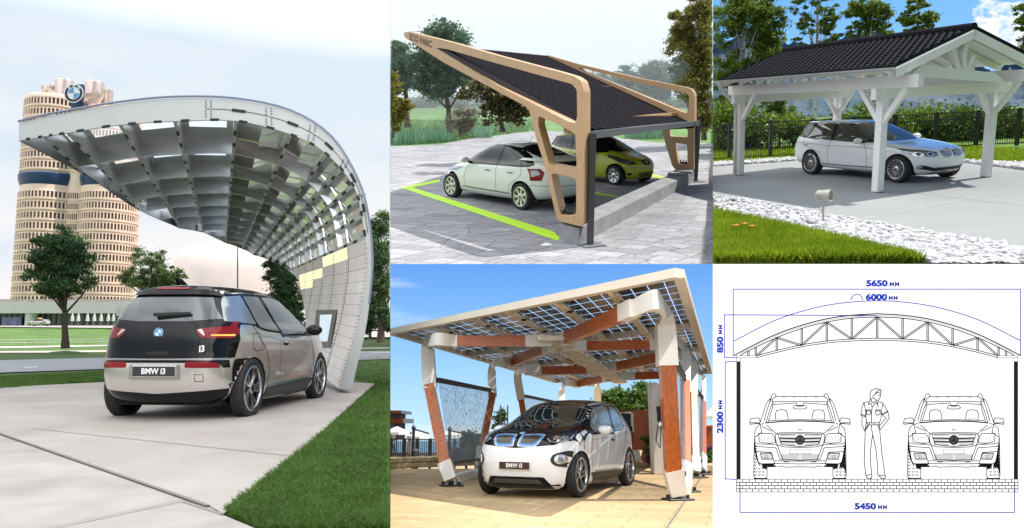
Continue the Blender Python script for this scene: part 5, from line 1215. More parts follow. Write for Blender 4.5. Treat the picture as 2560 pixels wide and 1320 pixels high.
for g0, top_ in ((TM.g(1475, 614), 332), (TM.g(1738, 455), 300)):
    d_ = g0.y; x_ = TM.R @ (g0-V((0, 0, TM.h))); px_ = 1280+F*x_.x/x_.y; tp = TM.at(px_+1.5, top_, d_); b = MB(); b.bar(g0, V((g0.x, g0.y, tp.z)), .11, .11); o = ob('downpipe', b, PIPE, tc)
    b = MB(); b.box(g0+V((0, 0, .02)), (.42, .42, .02), .4); ob('drain_cover', b, MT['seamgrey'], o)
CB = NT('cast concrete'); CB.ln(CB.ramp(CB.noise(2.5, 6), [(.3, (.20, .205, .21)), (.7, (.32, .325, .33))]), CB.b.inputs['Base Color']); CB.b.inputs['Roughness'].default_value = .75; CB.bump(CB.noise(40, 4), .2); CB = CB.m
e0, e1 = TM.g(1397, 601), TM.g(1447, 615); zt = TM.on(1397, 559, e0, (e1-e0).cross(V((0, 0, 1)))).z; Lb = (TM.g(1733, 457)-e1).length+.25
b = MB(); h_ = zt; m_ = (e0+e1)/2; ww = (e1-e0); wd = ww.length
b.prism([e0, e1, e1+V((0, 0, h_)), e0+V((0, 0, h_))], (0, 0, 0), beamd*Lb)
ob('footing_beam', b, CB, tc)
for f, w_ in ((.86, .35), (.93, .35)): p = m_+beamd*Lb*f; b = MB(); b.box(p+V((0, 0, h_+.04)), (wd*.9, w_, .08), math.atan2(beamd.y, beamd.x)-PI/2, bev=.015); ob('bearing_block', b, CB, tc)
for (x, y, P) in ((1423, 535, P1), (1708, 409, P2)):
    p = TM.on(x, y, P-nF*.15, nF); b = MB()
    for dx in (-.12, 0, .12): b.lathe([(.05, 0), (.05, .05), (.02, .06), (.02, .11), (0, .11)], Matrix.Translation(p+ex.cross(nn).normalized()*0+V((dx*gl_.x, dx*gl_.y, 0))), 10)
    b.box(p, (.36, .24, .03), math.atan2(gl_.y, gl_.x)); ob('anchor_bolts', b, MT['blackplastic'], tc)
liftback('pale silver-green five-door car seen from its side under the timber carport', (.81, 16.68, 0), math.radians(131.), mat('pale green white paint', (.72, .77, .70), .3, 0, coat=1), .98)
hatchback('small lime green car facing out under the timber carport', (1.83, 22.7, 0), math.radians(-45.3), mat('lime paint', (.50, .57, .035), .3, 0, coat=1), .93)
# planting
LT1 = leafmat('misty green leaves', (.025, .075, .038), (.07, .17, .075), (.11, .22, .09), .3, .5)
LT2 = leafmat('yellow green leaves', (.10, .10, .02), (.30, .28, .05), (.52, .44, .10), .4, .8)
LT3 = leafmat('brown green leaves', (.06, .055, .02), (.16, .15, .055), (.26, .22, .09), .3, 1.2)
LT4 = leafmat('far hazy leaves', (.10, .19, .16), (.17, .28, .23), (.22, .33, .26), .3, .3)  # leaf colours made paler and bluer to stand for haze
def T3(name, lab, d, base, top, blobs, n, size, leaf, bark, r0, **k): return pxtree(name, lab, d, base, top, blobs, n, size, leaf, bark, r0, **k)
T3('broad_tree', 'big dark green tree behind the tip of the timber frame', 40, (1124, 335), (1112, 90), [(1112, 100, 62, 45), (1075, 160, 45, 45), (1135, 175, 55, 50), (1090, 210, 50, 35), (1170, 190, 30, 30), (1110, 60, 28, 16)], 36000, .17, LT1, BARK, .16, ncl=150, nl=16, seed=3)
T3('broad_tree', 'dark green tree at the left edge of the timber carport scene', 44, (1020, 318), (1005, 140), [(1005, 150, 42, 42), (985, 200, 40, 40), (1030, 190, 30, 35), (990, 110, 22, 14)], 22000, .17, LT1, BARK, .2, ncl=100, nl=12, seed=4)
T3('yellow_shrub', 'yellow-leaved shrub at the far left before the meadow', 30, (982, 345), (982, 230), [(976, 230, 22, 50), (985, 290, 26, 40), (1010, 270, 22, 24)], 9000, .12, LT2, BARKG, .06, ncl=70, nl=8)
T3('autumn_tree', 'loose brownish-leaved small tree behind the near timber leg', 27, (1256, 330), (1240, 230), [(1200, 225, 45, 26), (1250, 240, 55, 30), (1290, 275, 40, 35), (1230, 280, 35, 30), (1170, 235, 25, 14)], 7000, .14, LT3, BARKG, .10, ncl=90, nl=14, seed=5)
T3('grey_bush', 'grey leafless rounded bush beside the paving edge', 24, (1150, 342), (1150, 290), [(1150, 310, 40, 30), (1165, 290, 30, 24)], 5200, .10, mat('dry grey twigs', (.20, .17, .14), .9), BARKG, .03, ncl=90, nl=12, aspect=.14)
T3('yellow_green_tree', 'tall yellow-green tree along the right edge of the timber carport scene', 34, (1760, 350), (1750, 40), [(1750, 40, 45, 60), (1720, 110, 50, 50), (1770, 150, 50, 60), (1735, 210, 45, 40), (1770, 270, 45, 45), (1700, 60, 30, 40), (1745, 300, 40, 40)], 38000, .12, LT2, BARKG, .12, ncl=210, nl=20, seed=6, spread=.13)
T3('broad_tree', 'dark green tree standing behind the yellow-green one', 60, (1725, 330), (1722, 160), [(1715, 90, 32, 30), (1722, 190, 45, 60), (1765, 120, 40, 50)], 20000, .24, LT1, BARK, .2, ncl=90, nl=8)
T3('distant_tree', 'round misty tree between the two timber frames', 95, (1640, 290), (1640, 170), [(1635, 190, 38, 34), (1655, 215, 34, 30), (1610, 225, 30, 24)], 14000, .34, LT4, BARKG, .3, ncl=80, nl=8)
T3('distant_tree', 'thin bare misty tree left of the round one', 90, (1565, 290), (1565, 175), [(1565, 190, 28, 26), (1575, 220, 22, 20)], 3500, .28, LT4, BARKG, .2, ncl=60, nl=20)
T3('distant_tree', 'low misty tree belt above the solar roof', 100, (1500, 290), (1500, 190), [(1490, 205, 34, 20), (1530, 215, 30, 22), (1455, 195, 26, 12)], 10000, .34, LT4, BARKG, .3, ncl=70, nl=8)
mm = 120/1800; wds = []
for x in range(960, 1800, 30):
    cc = TM.at(x, 262+rnd.uniform(-6, 4), 120); wds.append((cc.x, cc.y, cc.z, 1.6, 1.6, rnd.uniform(.7, 1.3)))
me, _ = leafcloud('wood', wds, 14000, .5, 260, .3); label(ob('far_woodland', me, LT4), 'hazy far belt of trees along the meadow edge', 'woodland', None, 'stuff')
AQ = leafmat('pale reed blades', (.14, .30, .17), (.28, .50, .33), (.36, .55, .36), .35, 1.5)
def tuft(lab, xs, y0, n, h):
    G = []
    for _ in range(n):
        x = rnd.uniform(*xs); g = TM.g(x, y0(x)+rnd.uniform(-6, 2)); G.append((g.x, g.y, 0))
    t = thing('reed_clump', lab, 'grass clump', TM.g(sum(xs)/2, y0(sum(xs)/2)), 0, 'pale reed clumps along the paving')
    b = blades('blades', None, np.array(G), h, .035, AQ, .16, parent=t)
tuft('long pale green reed clump at the left along the paving', (985, 1130), lambda x: 362-(x-985)*.06, 900, .75)
tuft('short pale green reed clump beside the grey bush', (1185, 1230), lambda x: 344, 350, .6)
tuft('pale green reed clump seen below the roof between the frames', (1562, 1665), lambda x: 346, 900, .75)
grass('grass', 'misty green meadow beyond the paving', TM, [(976, 364), (1100, 359), (1230, 340), (1350, 326), (1350, 300), (976, 300)], 14000, .14, .03, leafmat('meadow blades', (.05, .12, .03), (.13, .25, .07), (.2, .3, .1), .3, .3), .5)

# mist over the meadow: it starts behind the planting at the paving edge
hz = NT('meadow mist'); pvn = hz.new('VolumePrincipled'); pvn.inputs['Color'].default_value = (.90, .97, .96, 1); pvn.inputs['Density'].default_value = .0011; pvn.inputs['Anisotropy'].default_value = .2; hz.ln(pvn.outputs[0], hz.out.inputs['Volume']); hz.n.remove(hz.b)
def hp(x, d, z): a, c = TM.at(x, 0, d), TM.at(x, 660, d); return a.lerp(c, (z-a.z)/(c.z-a.z))
b = MB(); b.add([hp(978, 33, -1), hp(1780, 33, -1), hp(1780, 170, -1), hp(978, 170, -1), hp(978, 33, 22), hp(1780, 33, 22), hp(1780, 170, 22), hp(978, 170, 22)], [(0, 3, 2, 1), (4, 5, 6, 7), (0, 1, 5, 4), (1, 2, 6, 5), (2, 3, 7, 6), (3, 0, 4, 7)])
hzo = ob('haze', b, hz.m); label(hzo, 'pale mist over the far meadow', 'haze', None, 'stuff'); PAN.pop(hzo)
# ================================================================ 4: glass solar canopy on timber legs with the white car
use(BM)
skyB = skymat('clear blue sky', [(-.12, (.62, .78, .90)), (0.0, (.50, .74, .93)), (.10, (.27, .54, .90)), (.22, (.12, .33, .80)), (.42, (.07, .24, .70)), (1, (.06, .22, .6))], [(3.2, .58, .8, (.75, .85, .95), .6, 5.5, (1.3, 0, .2), 4)], 1.)
skyshell(600, skyB, -12, 18, -18, 16, 24)
pb = NT('tan plaza paving'); mp_ = pb.new('Mapping'); pb.ln(pb.co(), mp_.inputs[0]); mp_.inputs['Rotation'].default_value = (0, 0, .30)
br = pb.new('TexBrick'); pb.ln(mp_.outputs[0], br.inputs['Vector']); br.inputs['Scale'].default_value = 1; br.inputs['Brick Width'].default_value = .9; br.inputs['Row Height'].default_value = .3; br.inputs['Mortar Size'].default_value = .007; br.inputs['Color1'].default_value = (.47, .33, .17, 1); br.inputs['Color2'].default_value = (.57, .41, .225, 1); br.inputs['Mortar'].default_value = (.26, .17, .09, 1)
c = pb.mix(.5, br.outputs['Color'], pb.ramp(pb.noise(9, 5), [(.3, (.72, .72, .72)), (.7, (1.1, 1.1, 1.1))]), 'MULTIPLY'); c = pb.mix(.5, c, pb.ramp(pb.noise(.8, 4), [(.3, (.8, .8, .82)), (.7, (1.12, 1.12, 1.12))]), 'MULTIPLY'); pb.ln(c, pb.b.inputs['Base Color']); pb.b.inputs['Roughness'].default_value = .75; PLAZA = pb.m
b = MB(); b.add([V((-12, 5, 0)), V((14, 5, 0)), V((14, 19.6, 0)), V((-12, 19.6, 0))], [(0, 1, 2, 3)]); label(ob('ground', b, PLAZA), None, None, None, 'structure')
flat('terrace', -14, 19.6, 16, 60, -1.05, mat('terrace paving', (.42, .33, .22), .8, var=.2, vs=1))
flat('ground', 2.2, 19.6, 16, 60, -.004, PLAZA)
flat('sea', -90, 60, 160, 430, -8, mat('sea water', (.08, .22, .36), .25, var=.25, vs=.06))
def bmwall(name, lab, p, q, h, th, m, bev=.03):
    v = (q-p); b = MB(); b.box((p+q)/2+V((0, 0, h/2)), (v.length, th, h), math.atan2(v.y, v.x), bev=bev); return label(ob(name, b, m), lab, 'wall')
STONE = mat('tan stone blocks', (.52, .40, .22), .85, var=.35, vs=3, bump=.5, bs=8)
t = thing('stone_wall', 'low tan stone block wall behind the left canopy legs', 'wall', BM.g(1100, 1170))
p0, p1 = BM.g(940, 1173), BM.g(1260, 1160); dv = (p1-p0)/9
for k in range(9):
    for r in range(2): b = MB(); b.box(p0+dv*(k+.5+(.5 if r else 0))+V((0, .1, .07+.14*r)), (dv.length*.985, .5, .135), math.atan2(dv.y, dv.x), bev=.025); ob('stone_block', b, STONE, t)
# timber building, parasols, people and fence on the lower terrace
def bx(x0, y0, x1, y1, d, th=.5):
    b = MB(); p, q = BM.at(x0, y1, d), BM.at(x1, y0, d); b.box(((p.x+q.x)/2, d+th/2, (p.z+q.z)/2), (q.x-p.x, th, q.z-p.z)); return b
WOODO = NT('orange oiled timber'); mpw = WOODO.new('Mapping'); WOODO.ln(WOODO.co(), mpw.inputs[0]); mpw.inputs['Scale'].default_value = (18, 18, 1.6); WOODO.ln(WOODO.ramp(WOODO.noise(2.5, 6, mpw.outputs[0], .65, 1), [(.3, (.24, .045, .005)), (.5, (.48, .11, .011)), (.75, (.66, .19, .022))]), WOODO.b.inputs['Base Color']); WOODO.b.inputs['Roughness'].default_value = .38; WOODO.b.inputs['Coat Weight'].default_value = .3; WOODO = WOODO.m
WOODH = NT('orange oiled beam'); mpw = WOODH.new('Mapping'); WOODH.ln(WOODH.co(), mpw.inputs[0]); mpw.inputs['Scale'].default_value = (2, 2, 26); WOODH.ln(WOODH.ramp(WOODH.noise(2.5, 6, mpw.outputs[0], .65, .5), [(.3, (.24, .04, .005)), (.5, (.48, .10, .010)), (.75, (.62, .17, .02))]), WOODH.b.inputs['Base Color']); WOODH.b.inputs['Roughness'].default_value = .3; WOODH = WOODH.m
t = thing('timber_building', 'orange timber building with jutting flat roofs at the far left', 'building', BM.at(985, 1090, 58))
for q in ((900, 1026, 1003, 1034), (900, 1046, 1009, 1058)): ob('roof_slab', bx(*q, 57, 6), WOODO, t)
for q in ((900, 1034, 996, 1046), (900, 1058, 995, 1100)): ob('wall', bx(*q, 58, 4), mat('dark timber wall', (.20, .07, .03), .6), t)
for q in ((976, 1036, 990, 1045), (976, 1060, 988, 1070)): ob('window', bx(*q, 57.9, .1), MT['sideglass'], t)
CLOTH = mat('white parasol cloth', (.78, .76, .72), .8)
def parasol(lab, x, y, w, h, d, yb, grp=None):
    c = BM.at(x, y, d); m_ = d/1800; gz = BM.at(x, yb, d).z; t = thing('parasol', lab, 'parasol', (c.x, c.y, gz), 0, grp)
    b = MB(); n = 8; r = w*m_; zt = c.z+h*m_; vs = [V((c.x, c.y, zt))]+[V((c.x+r*math.cos(2*PI*k/n+.3), c.y+r*math.sin(2*PI*k/n+.3), c.z)) for k in range(n)]
    b.add(vs, [(0, k+1, (k+1) % n+1) for k in range(n)]); b.add([v+V((0, 0, -.12)) if i else v for i, v in enumerate(vs)], [(k+1, (k+1) % n+1, (k+1) % n+1) for k in range(0)]); b.strip([v for v in vs[1:]+[vs[1]]], [v-V((0, 0, .14)) for v in vs[1:]+[vs[1]]])
    ob('canopy_cloth', b, CLOTH, t); b = MB(); b.tube([(c.x, c.y, gz), (c.x, c.y, zt)], .04, 8); ob('pole', b, MT['blackplastic'], t)
parasol('pointed white parasol at the left edge of the terrace', 992, 1080, 32, 14, 40, 1150)
parasol('wide white parasol beside the black lamp post', 1045, 1090, 28, 11, 44, 1150)
parasol('white parasol seen through the patterned screen', 1122, 1086, 34, 10, 44, 1150)
parasol('big white parasol at the right edge behind the canopy', 1785, 1040, 30, 30, 40, 1110)
SKIN = mat('skin', (.45, .25, .17), .6); HAIR = mat('dark hair', (.03, .02, .015), .7)
def person(lab, base, rz, H, top_m, leg_m, arms, long_=False):
    t = thing('person', lab, 'person', base, rz); k = H/1.7
    vs = [(0, 0, .93), (0, 0, 1.15), (0, .0, 1.38), (0, 0, 1.48), (0, .01, 1.60), (.09, 0, .86), (.10, .02, .48), (.10, 0, .08), (.10, .12, .03), (-.09, 0, .86), (-.11, -.03, .48), (-.10, -.05, .08), (-.10, .07, .03), (.17, 0, 1.40), (-.17, 0, 1.40)]
    rs = [.13, .11, .13, .055, .10, .09, .062, .042, .035, .09, .062, .042, .035, .055, .055]
    ed = [(0, 1), (1, 2), (2, 3), (3, 4), (0, 5), (5, 6), (6, 7), (7, 8), (0, 9), (9, 10), (10, 11), (11, 12), (2, 13), (2, 14)]
    for s, (e, h) in zip((13, 14), arms): i = len(vs); vs += [e, h]; rs += [.042, .033]; ed += [(s, i), (i, i+1)]
    if long_: rs[5] = rs[9] = .12; rs[6] = rs[10] = .12
    me = bpy.data.meshes.new('body'); me.from_pydata([V(v)*k for v in vs], ed, []); o = bpy.data.objects.new('body', me); COL.objects.link(o)
    o.modifiers.new('s', 'SKIN'); sv = me.skin_vertices[0].data
    for i, r in enumerate(rs): sv[i].radius = (r*k, r*k*.85)
    sv[0].use_root = True; md = o.modifiers.new('u', 'SUBSURF'); md.levels = 2
    r = bpy.data.meshes.new_from_object(o.evaluated_get(bpy.context.evaluated_depsgraph_get())); bpy.data.objects.remove(o)
    hem = (.45 if long_ else .95)*k
    for m in (SKIN, top_m, leg_m): r.materials.append(m)
    for p in r.polygons:
        z = p.center.z; ax = abs(p.center.x); p.material_index = 0 if z > 1.47*k or (ax > .20*k and z < 1.34*k) else (1 if z > hem else (2 if not long_ and z > .5*k else 0))
        p.use_smooth = True
    ob('body', r, [], t, flat=False)
    b = MB(); b.lathe([(0, .135*k), (.08*k, .11*k), (.115*k, .02*k), (.11*k, -.08*k), (.05*k, -.12*k)], Matrix.Translation((0, -.02*k, 1.62*k)), 14); ob('hair', b, HAIR, t, flat=False, smooth=60)
    b = MB(); b.box((0, .10*k, 1.595*k), (.02*k, .03*k, .035*k), bev=.004); ob('nose', b, SKIN, t, flat=False)
WHT = mat('white shirt', (.75, .75, .74), .8); BLU = mat('blue shorts', (.08, .14, .30), .8); DRS = mat('flowered dress', (.55, .46, .38), .8, var=.5, vs=14)
person('person in a white shirt standing at the left edge of the terrace', BM.at(981, 1150, 46), 2.4, 1.75, WHT, BLU, (((.24, .05, 1.15), (.22, .12, .95)), ((-.24, .0, 1.15), (-.2, .2, 1.2))))
person('person in a pale patterned dress walking on the terrace beside the black post', BM.at(1022, 1150, 46), 1.9, 1.65, DRS, DRS, (((.24, .0, 1.15), (.24, .05, .92)), ((-.24, -.05, 1.15), (-.2, .15, 1.30))), True)
BLK = mat('black metal', (.015, .016, .018), .45)
t = thing('terrace_fence', 'black metal terrace fence with close rods behind the stone wall', 'fence', BM.at(1040, 1160, 30))
f0, f1 = BM.at(940, 1150, 27), BM.at(1250, 1146, 31)
for k in range(11):
    p = f0.lerp(f1, k/10); b = MB(); b.bar((p.x, p.y, -1.05), (p.x, p.y, p.z+.78), .10, .10); ob('post', b, BLK, t)
for k in range(10):
    a_, c_ = f0.lerp(f1, k/10), f0.lerp(f1, (k+1)/10); b = MB(); b.bar((a_.x, a_.y, a_.z+.74), (c_.x, c_.y, c_.z+.74), .05, .04); b.bar((a_.x, a_.y, a_.z+.1), (c_.x, c_.y, c_.z+.1), .05, .04)
    for j in range(1, 7): p = a_.lerp(c_, j/7); b.bar((p.x, p.y, p.z+.1), (p.x, p.y, p.z+.74), .022, .022)
    ob('rod_panel', b, BLK, t)
def mast(lab, x, y0, y1, d, arm=None):
    p, q = BM.at(x, y1, d), BM.at(x, y0, d); t = thing('lamp_post', lab, 'lamp post', (p.x, p.y, -1.05)); b = MB(); b.tube([(p.x, p.y, -1.05), (p.x, p.y, q.z)], .055, 8); b.lathe([(.07, 0), (.08, .07), (.03, .14), (0, .18)], Matrix.Translation((p.x, p.y, q.z-.1)), 10); ob('post', b, BLK, t)
    if arm: b = MB(); b.bar(BM.at(x, y0+6, d), BM.at(*arm, d), .05, .05); ob('arm', b, BLK, t)
mast('black lamp post with a slanting arm left of the canopy', 1032, 1066, 1148, 27, (1073, 1084))
mast('black post with a slanting arm seen through the patterned screen', 1123, 1070, 1150, 26, (1175, 1088))
c = BM.at(1037, 1145, 24); t = thing('litter_bin', 'dark round litter bin beside the black lamp post', 'bin', (c.x, c.y, -1.05)); b = MB(); b.lathe([(.10, 0), (.12, c.z+1.05+.25), (.10, c.z+1.05+.28), (0, c.z+1.05+.3)], Matrix.Translation((c.x, c.y, -1.05)), 18); ob('body', b, BLK, t, smooth=40); b = MB(); b.lathe([(.125, c.z+1.05+.22), (.13, c.z+1.05+.24), (.125, c.z+1.05+.26)], Matrix.Translation((c.x, c.y, -1.05)), 18); ob('rim', b, MT['seamgrey'], t)
LB1 = leafmat('bright shrub leaves', (.03, .10, .015), (.10, .26, .03), (.20, .36, .05), .35, 2)
LB2 = leafmat('purple flowers', (.10, .02, .09), (.22, .05, .16), (.35, .12, .25), .2, 3)
LB3 = leafmat('glossy broad leaves', (.025, .07, .012), (.12, .24, .03), (.34, .44, .08), .35, 1.6)
def bush(lab, x, y, rx, ry, d, n, size, leaf, grp=None):
    m_ = d/1800; c = BM.at(x, y, d); t = thing('shrub', lab, 'shrub', (c.x, c.y, c.z-ry*m_*1.05), 0, grp); me, C = leafcloud('foliage', [(c.x, c.y, c.z, rx*m_, rx*m_, ry*m_)], n, size, 30, .35); ob('foliage', me, leaf, t)
    b = limbs((c.x, c.y, c.z-ry*m_*1.3), c, C, .04, 5); ob('stem', b, BARK, t)
bush('round dark green bush seen through the patterned screen', 1182, 1103, 20, 20, 23, 2500, .10, leafmat('dark bush leaves', (.015, .05, .012), (.05, .12, .03), None, .3, 2))
bush('purple flowering shrub behind the stone wall', 1152, 1136, 20, 11, 20.5, 1600, .08, LB2)
bush('bright green low shrub beside the purple flowers', 1192, 1137, 22, 13, 19.5, 2200, .07, LB1)
bush('grey leafy shrub left of the purple flowers', 1126, 1137, 14, 11, 21, 900, .08, mat('grey leaves', (.20, .21, .18), .8))
bush('bright green shrub at the right edge behind the last leg', 1776, 1150, 24, 18, 23, 2200, .10, LB1)
bush('dark flowering shrub below the brown wall on the right', 1770, 1128, 18, 8, 24, 900, .09, LB2)
bush('green spiky plants behind the white charging column', 1632, 1118, 14, 20, 22, 1500, .16, LB1)
bush('small purple plant at the foot of the white charging column', 1628, 1150, 10, 9, 20, 500, .09, LB2)
T3('palm_like_tree', 'thin sparse tree with two straight poles beyond the terrace', 50, (1252, 1130), (1252, 1040), [(1252, 1050, 22, 28), (1245, 1085, 22, 20)], 900, .22, LB3, BARKG, .05, ncl=60, nl=16)
for x in (1251, 1269): p = BM.at(x, 1120, 48); b = MB(); b.tube([(p.x, p.y, -1.05), (p.x, p.y, BM.at(x, 1013, 48).z)], .05, 6); label(ob('thin_mast', b, mat('weathered mast', (.16, .13, .10), .8)), 'thin bare mast beyond the terrace, %s of two beside the sparse tree' % ('left' if x < 1260 else 'right'), 'mast', 'thin masts by the sparse tree')
T3('broadleaf_tree', 'bushy broad-leaved tree under the back edge of the solar roof', 34, (1590, 1110), (1585, 985), [(1540, 1000, 34, 30), (1600, 985, 38, 28), (1640, 985, 26, 28), (1575, 1015, 44, 20), (1520, 1008, 24, 18)], 13000, .17, LB3, BARK, .14, ncl=120, nl=12, spread=.2, aspect=.7)
# ---- the canopy
CREAM = mat('cream painted metal', (.74, .66, .54), .45, var=.03, vs=2); WHITEJ = mat('white cast joint', (.80, .76, .69), .4, var=.04, vs=2)
Z = V((0, 0, 1)); ZR = 3.15
sc_t = thing('solar_canopy', 'flat glass solar canopy on white and orange timber legs over the white car', 'canopy', BM.g(1690, 1255))
A_, B_, C_, D_ = [V((0, 0, 1.12))+(V(q)-V((0, 0, 1.12)))*.95 for q in ((-2.70, 16.15, 3.23), (2.25, 9.5, 3.18), (6.88, 25.23, 2.98), (1.93, 31.88, 3.04))]
def RP(s, t, dz=0): return A_.lerp(B_, s).lerp(D_.lerp(C_, s), t)+V((0, 0, dz))
def on_edge(x, y):
    p = BM.on(x, y, A_, Z); # fraction along AB of the pixel
    return max(0, min(1, (p-A_).dot(B_-A_)/(B_-A_).length_squared))
ss = [0]+[on_edge(x, y) for x, y in ((1076, 800), (1169, 779), (1289, 762), (1400, 735), (1542, 705))]+[1]; tt = [0, .30, .55, .78, 1]
SG = NT('solar glass'); uv = SG.co('UV'); bk = SG.new('TexBrick'); bk.offset = 0; bk.inputs['Scale'].default_value = 1; bk.inputs['Brick Width'].default_value = 1; bk.inputs['Row Height'].default_value = 1; bk.inputs['Mortar Size'].default_value = .028; bk.inputs['Mortar Smooth'].default_value = 0; SG.ln(uv, bk.inputs['Vector'])
SG.b.inputs['Base Color'].default_value = (.020, .016, .012, 1); SG.b.inputs['Roughness'].default_value = .2; SG.b.inputs['Specular IOR Level'].default_value = .15
SG.ln(SG.ramp(SG.noise(.7, 4), [(.35, (.004, .004, .004)), (.65, (.022, .016, .011))]), SG.b.inputs['Base Color'])
tp = SG.new('BsdfTransparent'); tp.inputs[0].default_value = (.80, .88, .95, 1); tr = SG.new('BsdfTranslucent'); tr.inputs[0].default_value = (.55, .70, .90, 1); m1 = SG.new('MixShader'); m1.inputs[0].default_value = .72; SG.ln(tr.outputs[0], m1.inputs[1]); SG.ln(tp.outputs[0], m1.inputs[2])
m2 = SG.new('MixShader'); SG.ln(bk.outputs['Fac'], m2.inputs[0]); SG.ln(SG.b.outputs[0], m2.inputs[1]); SG.ln(m1.outputs[0], m2.inputs[2]); SG.ln(m2.outputs[0], SG.out.inputs[0]); SG = SG.m
for i in range(6):
    for j in range(4):
        q = [RP(ss[i], tt[j]), RP(ss[i+1], tt[j]), RP(ss[i+1], tt[j+1]), RP(ss[i], tt[j+1])]; b = MB(); b.add(q, [(0, 1, 2, 3)]); me = b.mesh('solar_panel'); ul = me.uv_layers.new(name='UVMap')
        nu = 4; nv = [9, 7, 7, 7][j]
        for k, (a1, a2) in enumerate(((0, 0), (nu, 0), (nu, nv), (0, nv))): ul.data[k].uv = (a1, a2)
        ob('solar_panel', me, SG, sc_t)
def prb(p, q, w, h, m, name, dz=-.09, up=Z): b = MB(); b.bar(p+V((0, 0, dz)), q+V((0, 0, dz)), w, h, up); return ob(name, b, m, sc_t)
for i, s in enumerate(ss):
    e = i in (0, 6)
    prb(RP(s, 0), RP(s, 1), .14 if e else .085, .11, CREAM, 'edge_beam' if e else 'roof_beam', -.07)
    if not e: prb(RP(s+.012, .02), RP(s+.012, .98), .06, .02, WHITEJ, 'cable_tray', -.10)
for j, t_ in enumerate(tt):
    e = j in (0, 4); prb(RP(0, t_), RP(1, t_), .15 if e else .09, .12, CREAM, 'edge_beam' if e else 'cross_beam', -.06)
bt = MB()
for i in range(1, 6):
    for j in (.06, .16, .36, .60): p = RP(ss[i]+.012, j, -.125); bt.box(p, (.08, .10, .03), .3)
ob('junction_box', bt, BLK, sc_t)
ZB = 2.70
def OP(x, y, z=ZB): return BM.on(x, y, (0, 0, z), Z)
def sweep(pts, w, h, up, w2=None):
    b = MB(); P = spline([tuple(p) for p in pts], 5); n = len(P); vs = []; fs = []
    for i, p in enumerate(P):
        d = (P[min(i+1, n-1)]-P[max(i-1, 0)]).normalized(); r = V(up).normalized(); u = r.cross(d).normalized(); ww = w+((w2 or w)-w)*i/(n-1)
        vs += [p+r*h/2+u*ww/2, p-r*h/2+u*ww/2, p-r*h/2-u*ww/2, p+r*h/2-u*ww/2]
    for i in range(n-1):
        for k in range(4): fs.append((i*4+k, i*4+(k+1) % 4, (i+1)*4+(k+1) % 4, (i+1)*4+k))
    fs += [(0, 3, 2, 1), tuple((n-1)*4+k for k in range(4))]; return b.add(vs, fs)
def leg(spec, foot, name_top, w=.28, th=.24, wd=None, lab=None):
    """spec: beam end px, bend px, joint end px, timber end px, foot px"""
    e, bd, je, te = spec; G = BM.g(*foot); T0 = OP(*bd); dT, dG = T0.y, G.y; yT, yF = bd[1], foot[1]
    def D(x, y): return BM.at(x, y, dT+(dG-dT)*(y-yT)/(yF-yT))
    fwd = V((.28, .96, 0)).normalized()
    p = [OP(*e), OP(*name_top), D(*bd), D(*je)]
    b = sweep(p, w*.8, th, (0, 1, 0), w); ob('cast_joint', b, WHITEJ, sc_t, smooth=30)
    b = MB(); b.bar(D(*je)+(D(*je)-D(*te)).normalized()*.05, D(*te), w*.74, th*.92, (0, 1, 0)); o = ob('timber_leg', b, WOODO, sc_t)
    f1 = D(foot[0], foot[1]-14); b = MB(); b.bar(D(*te)+(D(*je)-D(*te)).normalized()*.04, f1, w*.95, th*1.04, (0, 1, 0), w*.8, th*.9); ob('foot_joint', b, WHITEJ, sc_t)
    b = MB(); b.tube([f1, (f1.x, f1.y, .02)], .055, 8); b.box((f1.x, f1.y, .015), (.42, .30, .03), .3, bev=.008)
    for dx in (-.15, .15): b.lathe([(.03, 0), (.03, .05), (0, .05)], Matrix.Translation((f1.x+dx, f1.y, .03)), 8)
    ob('foot_plate', b, BLK, sc_t); return D
DA = leg([(1137, 853), (1070, 870), (1075, 970), (1114, 1163)], (1128, 1216), (1085, 850), .28)
DA2 = leg([(1278, 905), (1230, 925), (1231, 992), (1203, 1128)], (1196, 1185), (1245, 904), .25)
DB = leg([(1348, 921), (1294, 940), (1303, 1000), (1318, 1090)], (1326, 1140), (1310, 922), .28)
DC = leg([(1445, 960), (1404, 972), (1404, 1002), (1402, 1080)], (1402, 1125), (1412, 957), .30)
DC2 = leg([(1470, 958), (1492, 966), (1494, 1010), (1498, 1080)], (1500, 1122), (1482, 957), .30)
DD = leg([(1560, 782), (1660, 800), (1668, 915), (1682, 1180)], (1694, 1250), (1640, 752), .30, .27)
DD2 = leg([(1660, 870), (1712, 880), (1713, 958), (1714, 1165)], (1714, 1232), (1690, 852), .21, .16)
DE = leg([(1690, 895), (1731, 905), (1733, 983), (1738, 1150)], (1741, 1196), (1715, 884), .20, .16)
DE2 = leg([(1720, 930), (1758, 945), (1758, 1006), (1757, 1140)], (1757, 1190), (1742, 928), .17, .14)
def beam(x0, y0, x1, y1, h=.20, z=ZB, both=True):
    p, q = OP(x0, y0, z), OP(x1, y1, z); b = MB(); b.bar(p, q, .13, h); ob('timber_beam', b, WOODH, sc_t); d = (q-p).normalized()
    for c_, s in ((p, -1), (q, 1)): b = MB(); b.bar(c_-d*s*.05, c_+d*s*(.45 if both else .2), .17, h*1.12); ob('beam_sleeve', b, WHITEJ, sc_t)
beam(1138, 853, 1320, 852); beam(1415, 846, 1560, 782, .22); beam(1284, 905, 1366, 871, .22); beam(1350, 926, 1470, 925, .24); beam(1461, 865, 1630, 862, .19); beam(1545, 916, 1654, 893, .24); beam(1445, 960, 1512, 946, .24); beam(1585, 940, 1655, 938, .24)
b = MB(); b.bar(OP(1376, 846), OP(1550, 955), .5, .10); b.bar(OP(1376, 846, 2.86), OP(1550, 955, 2.86), .4, .14)
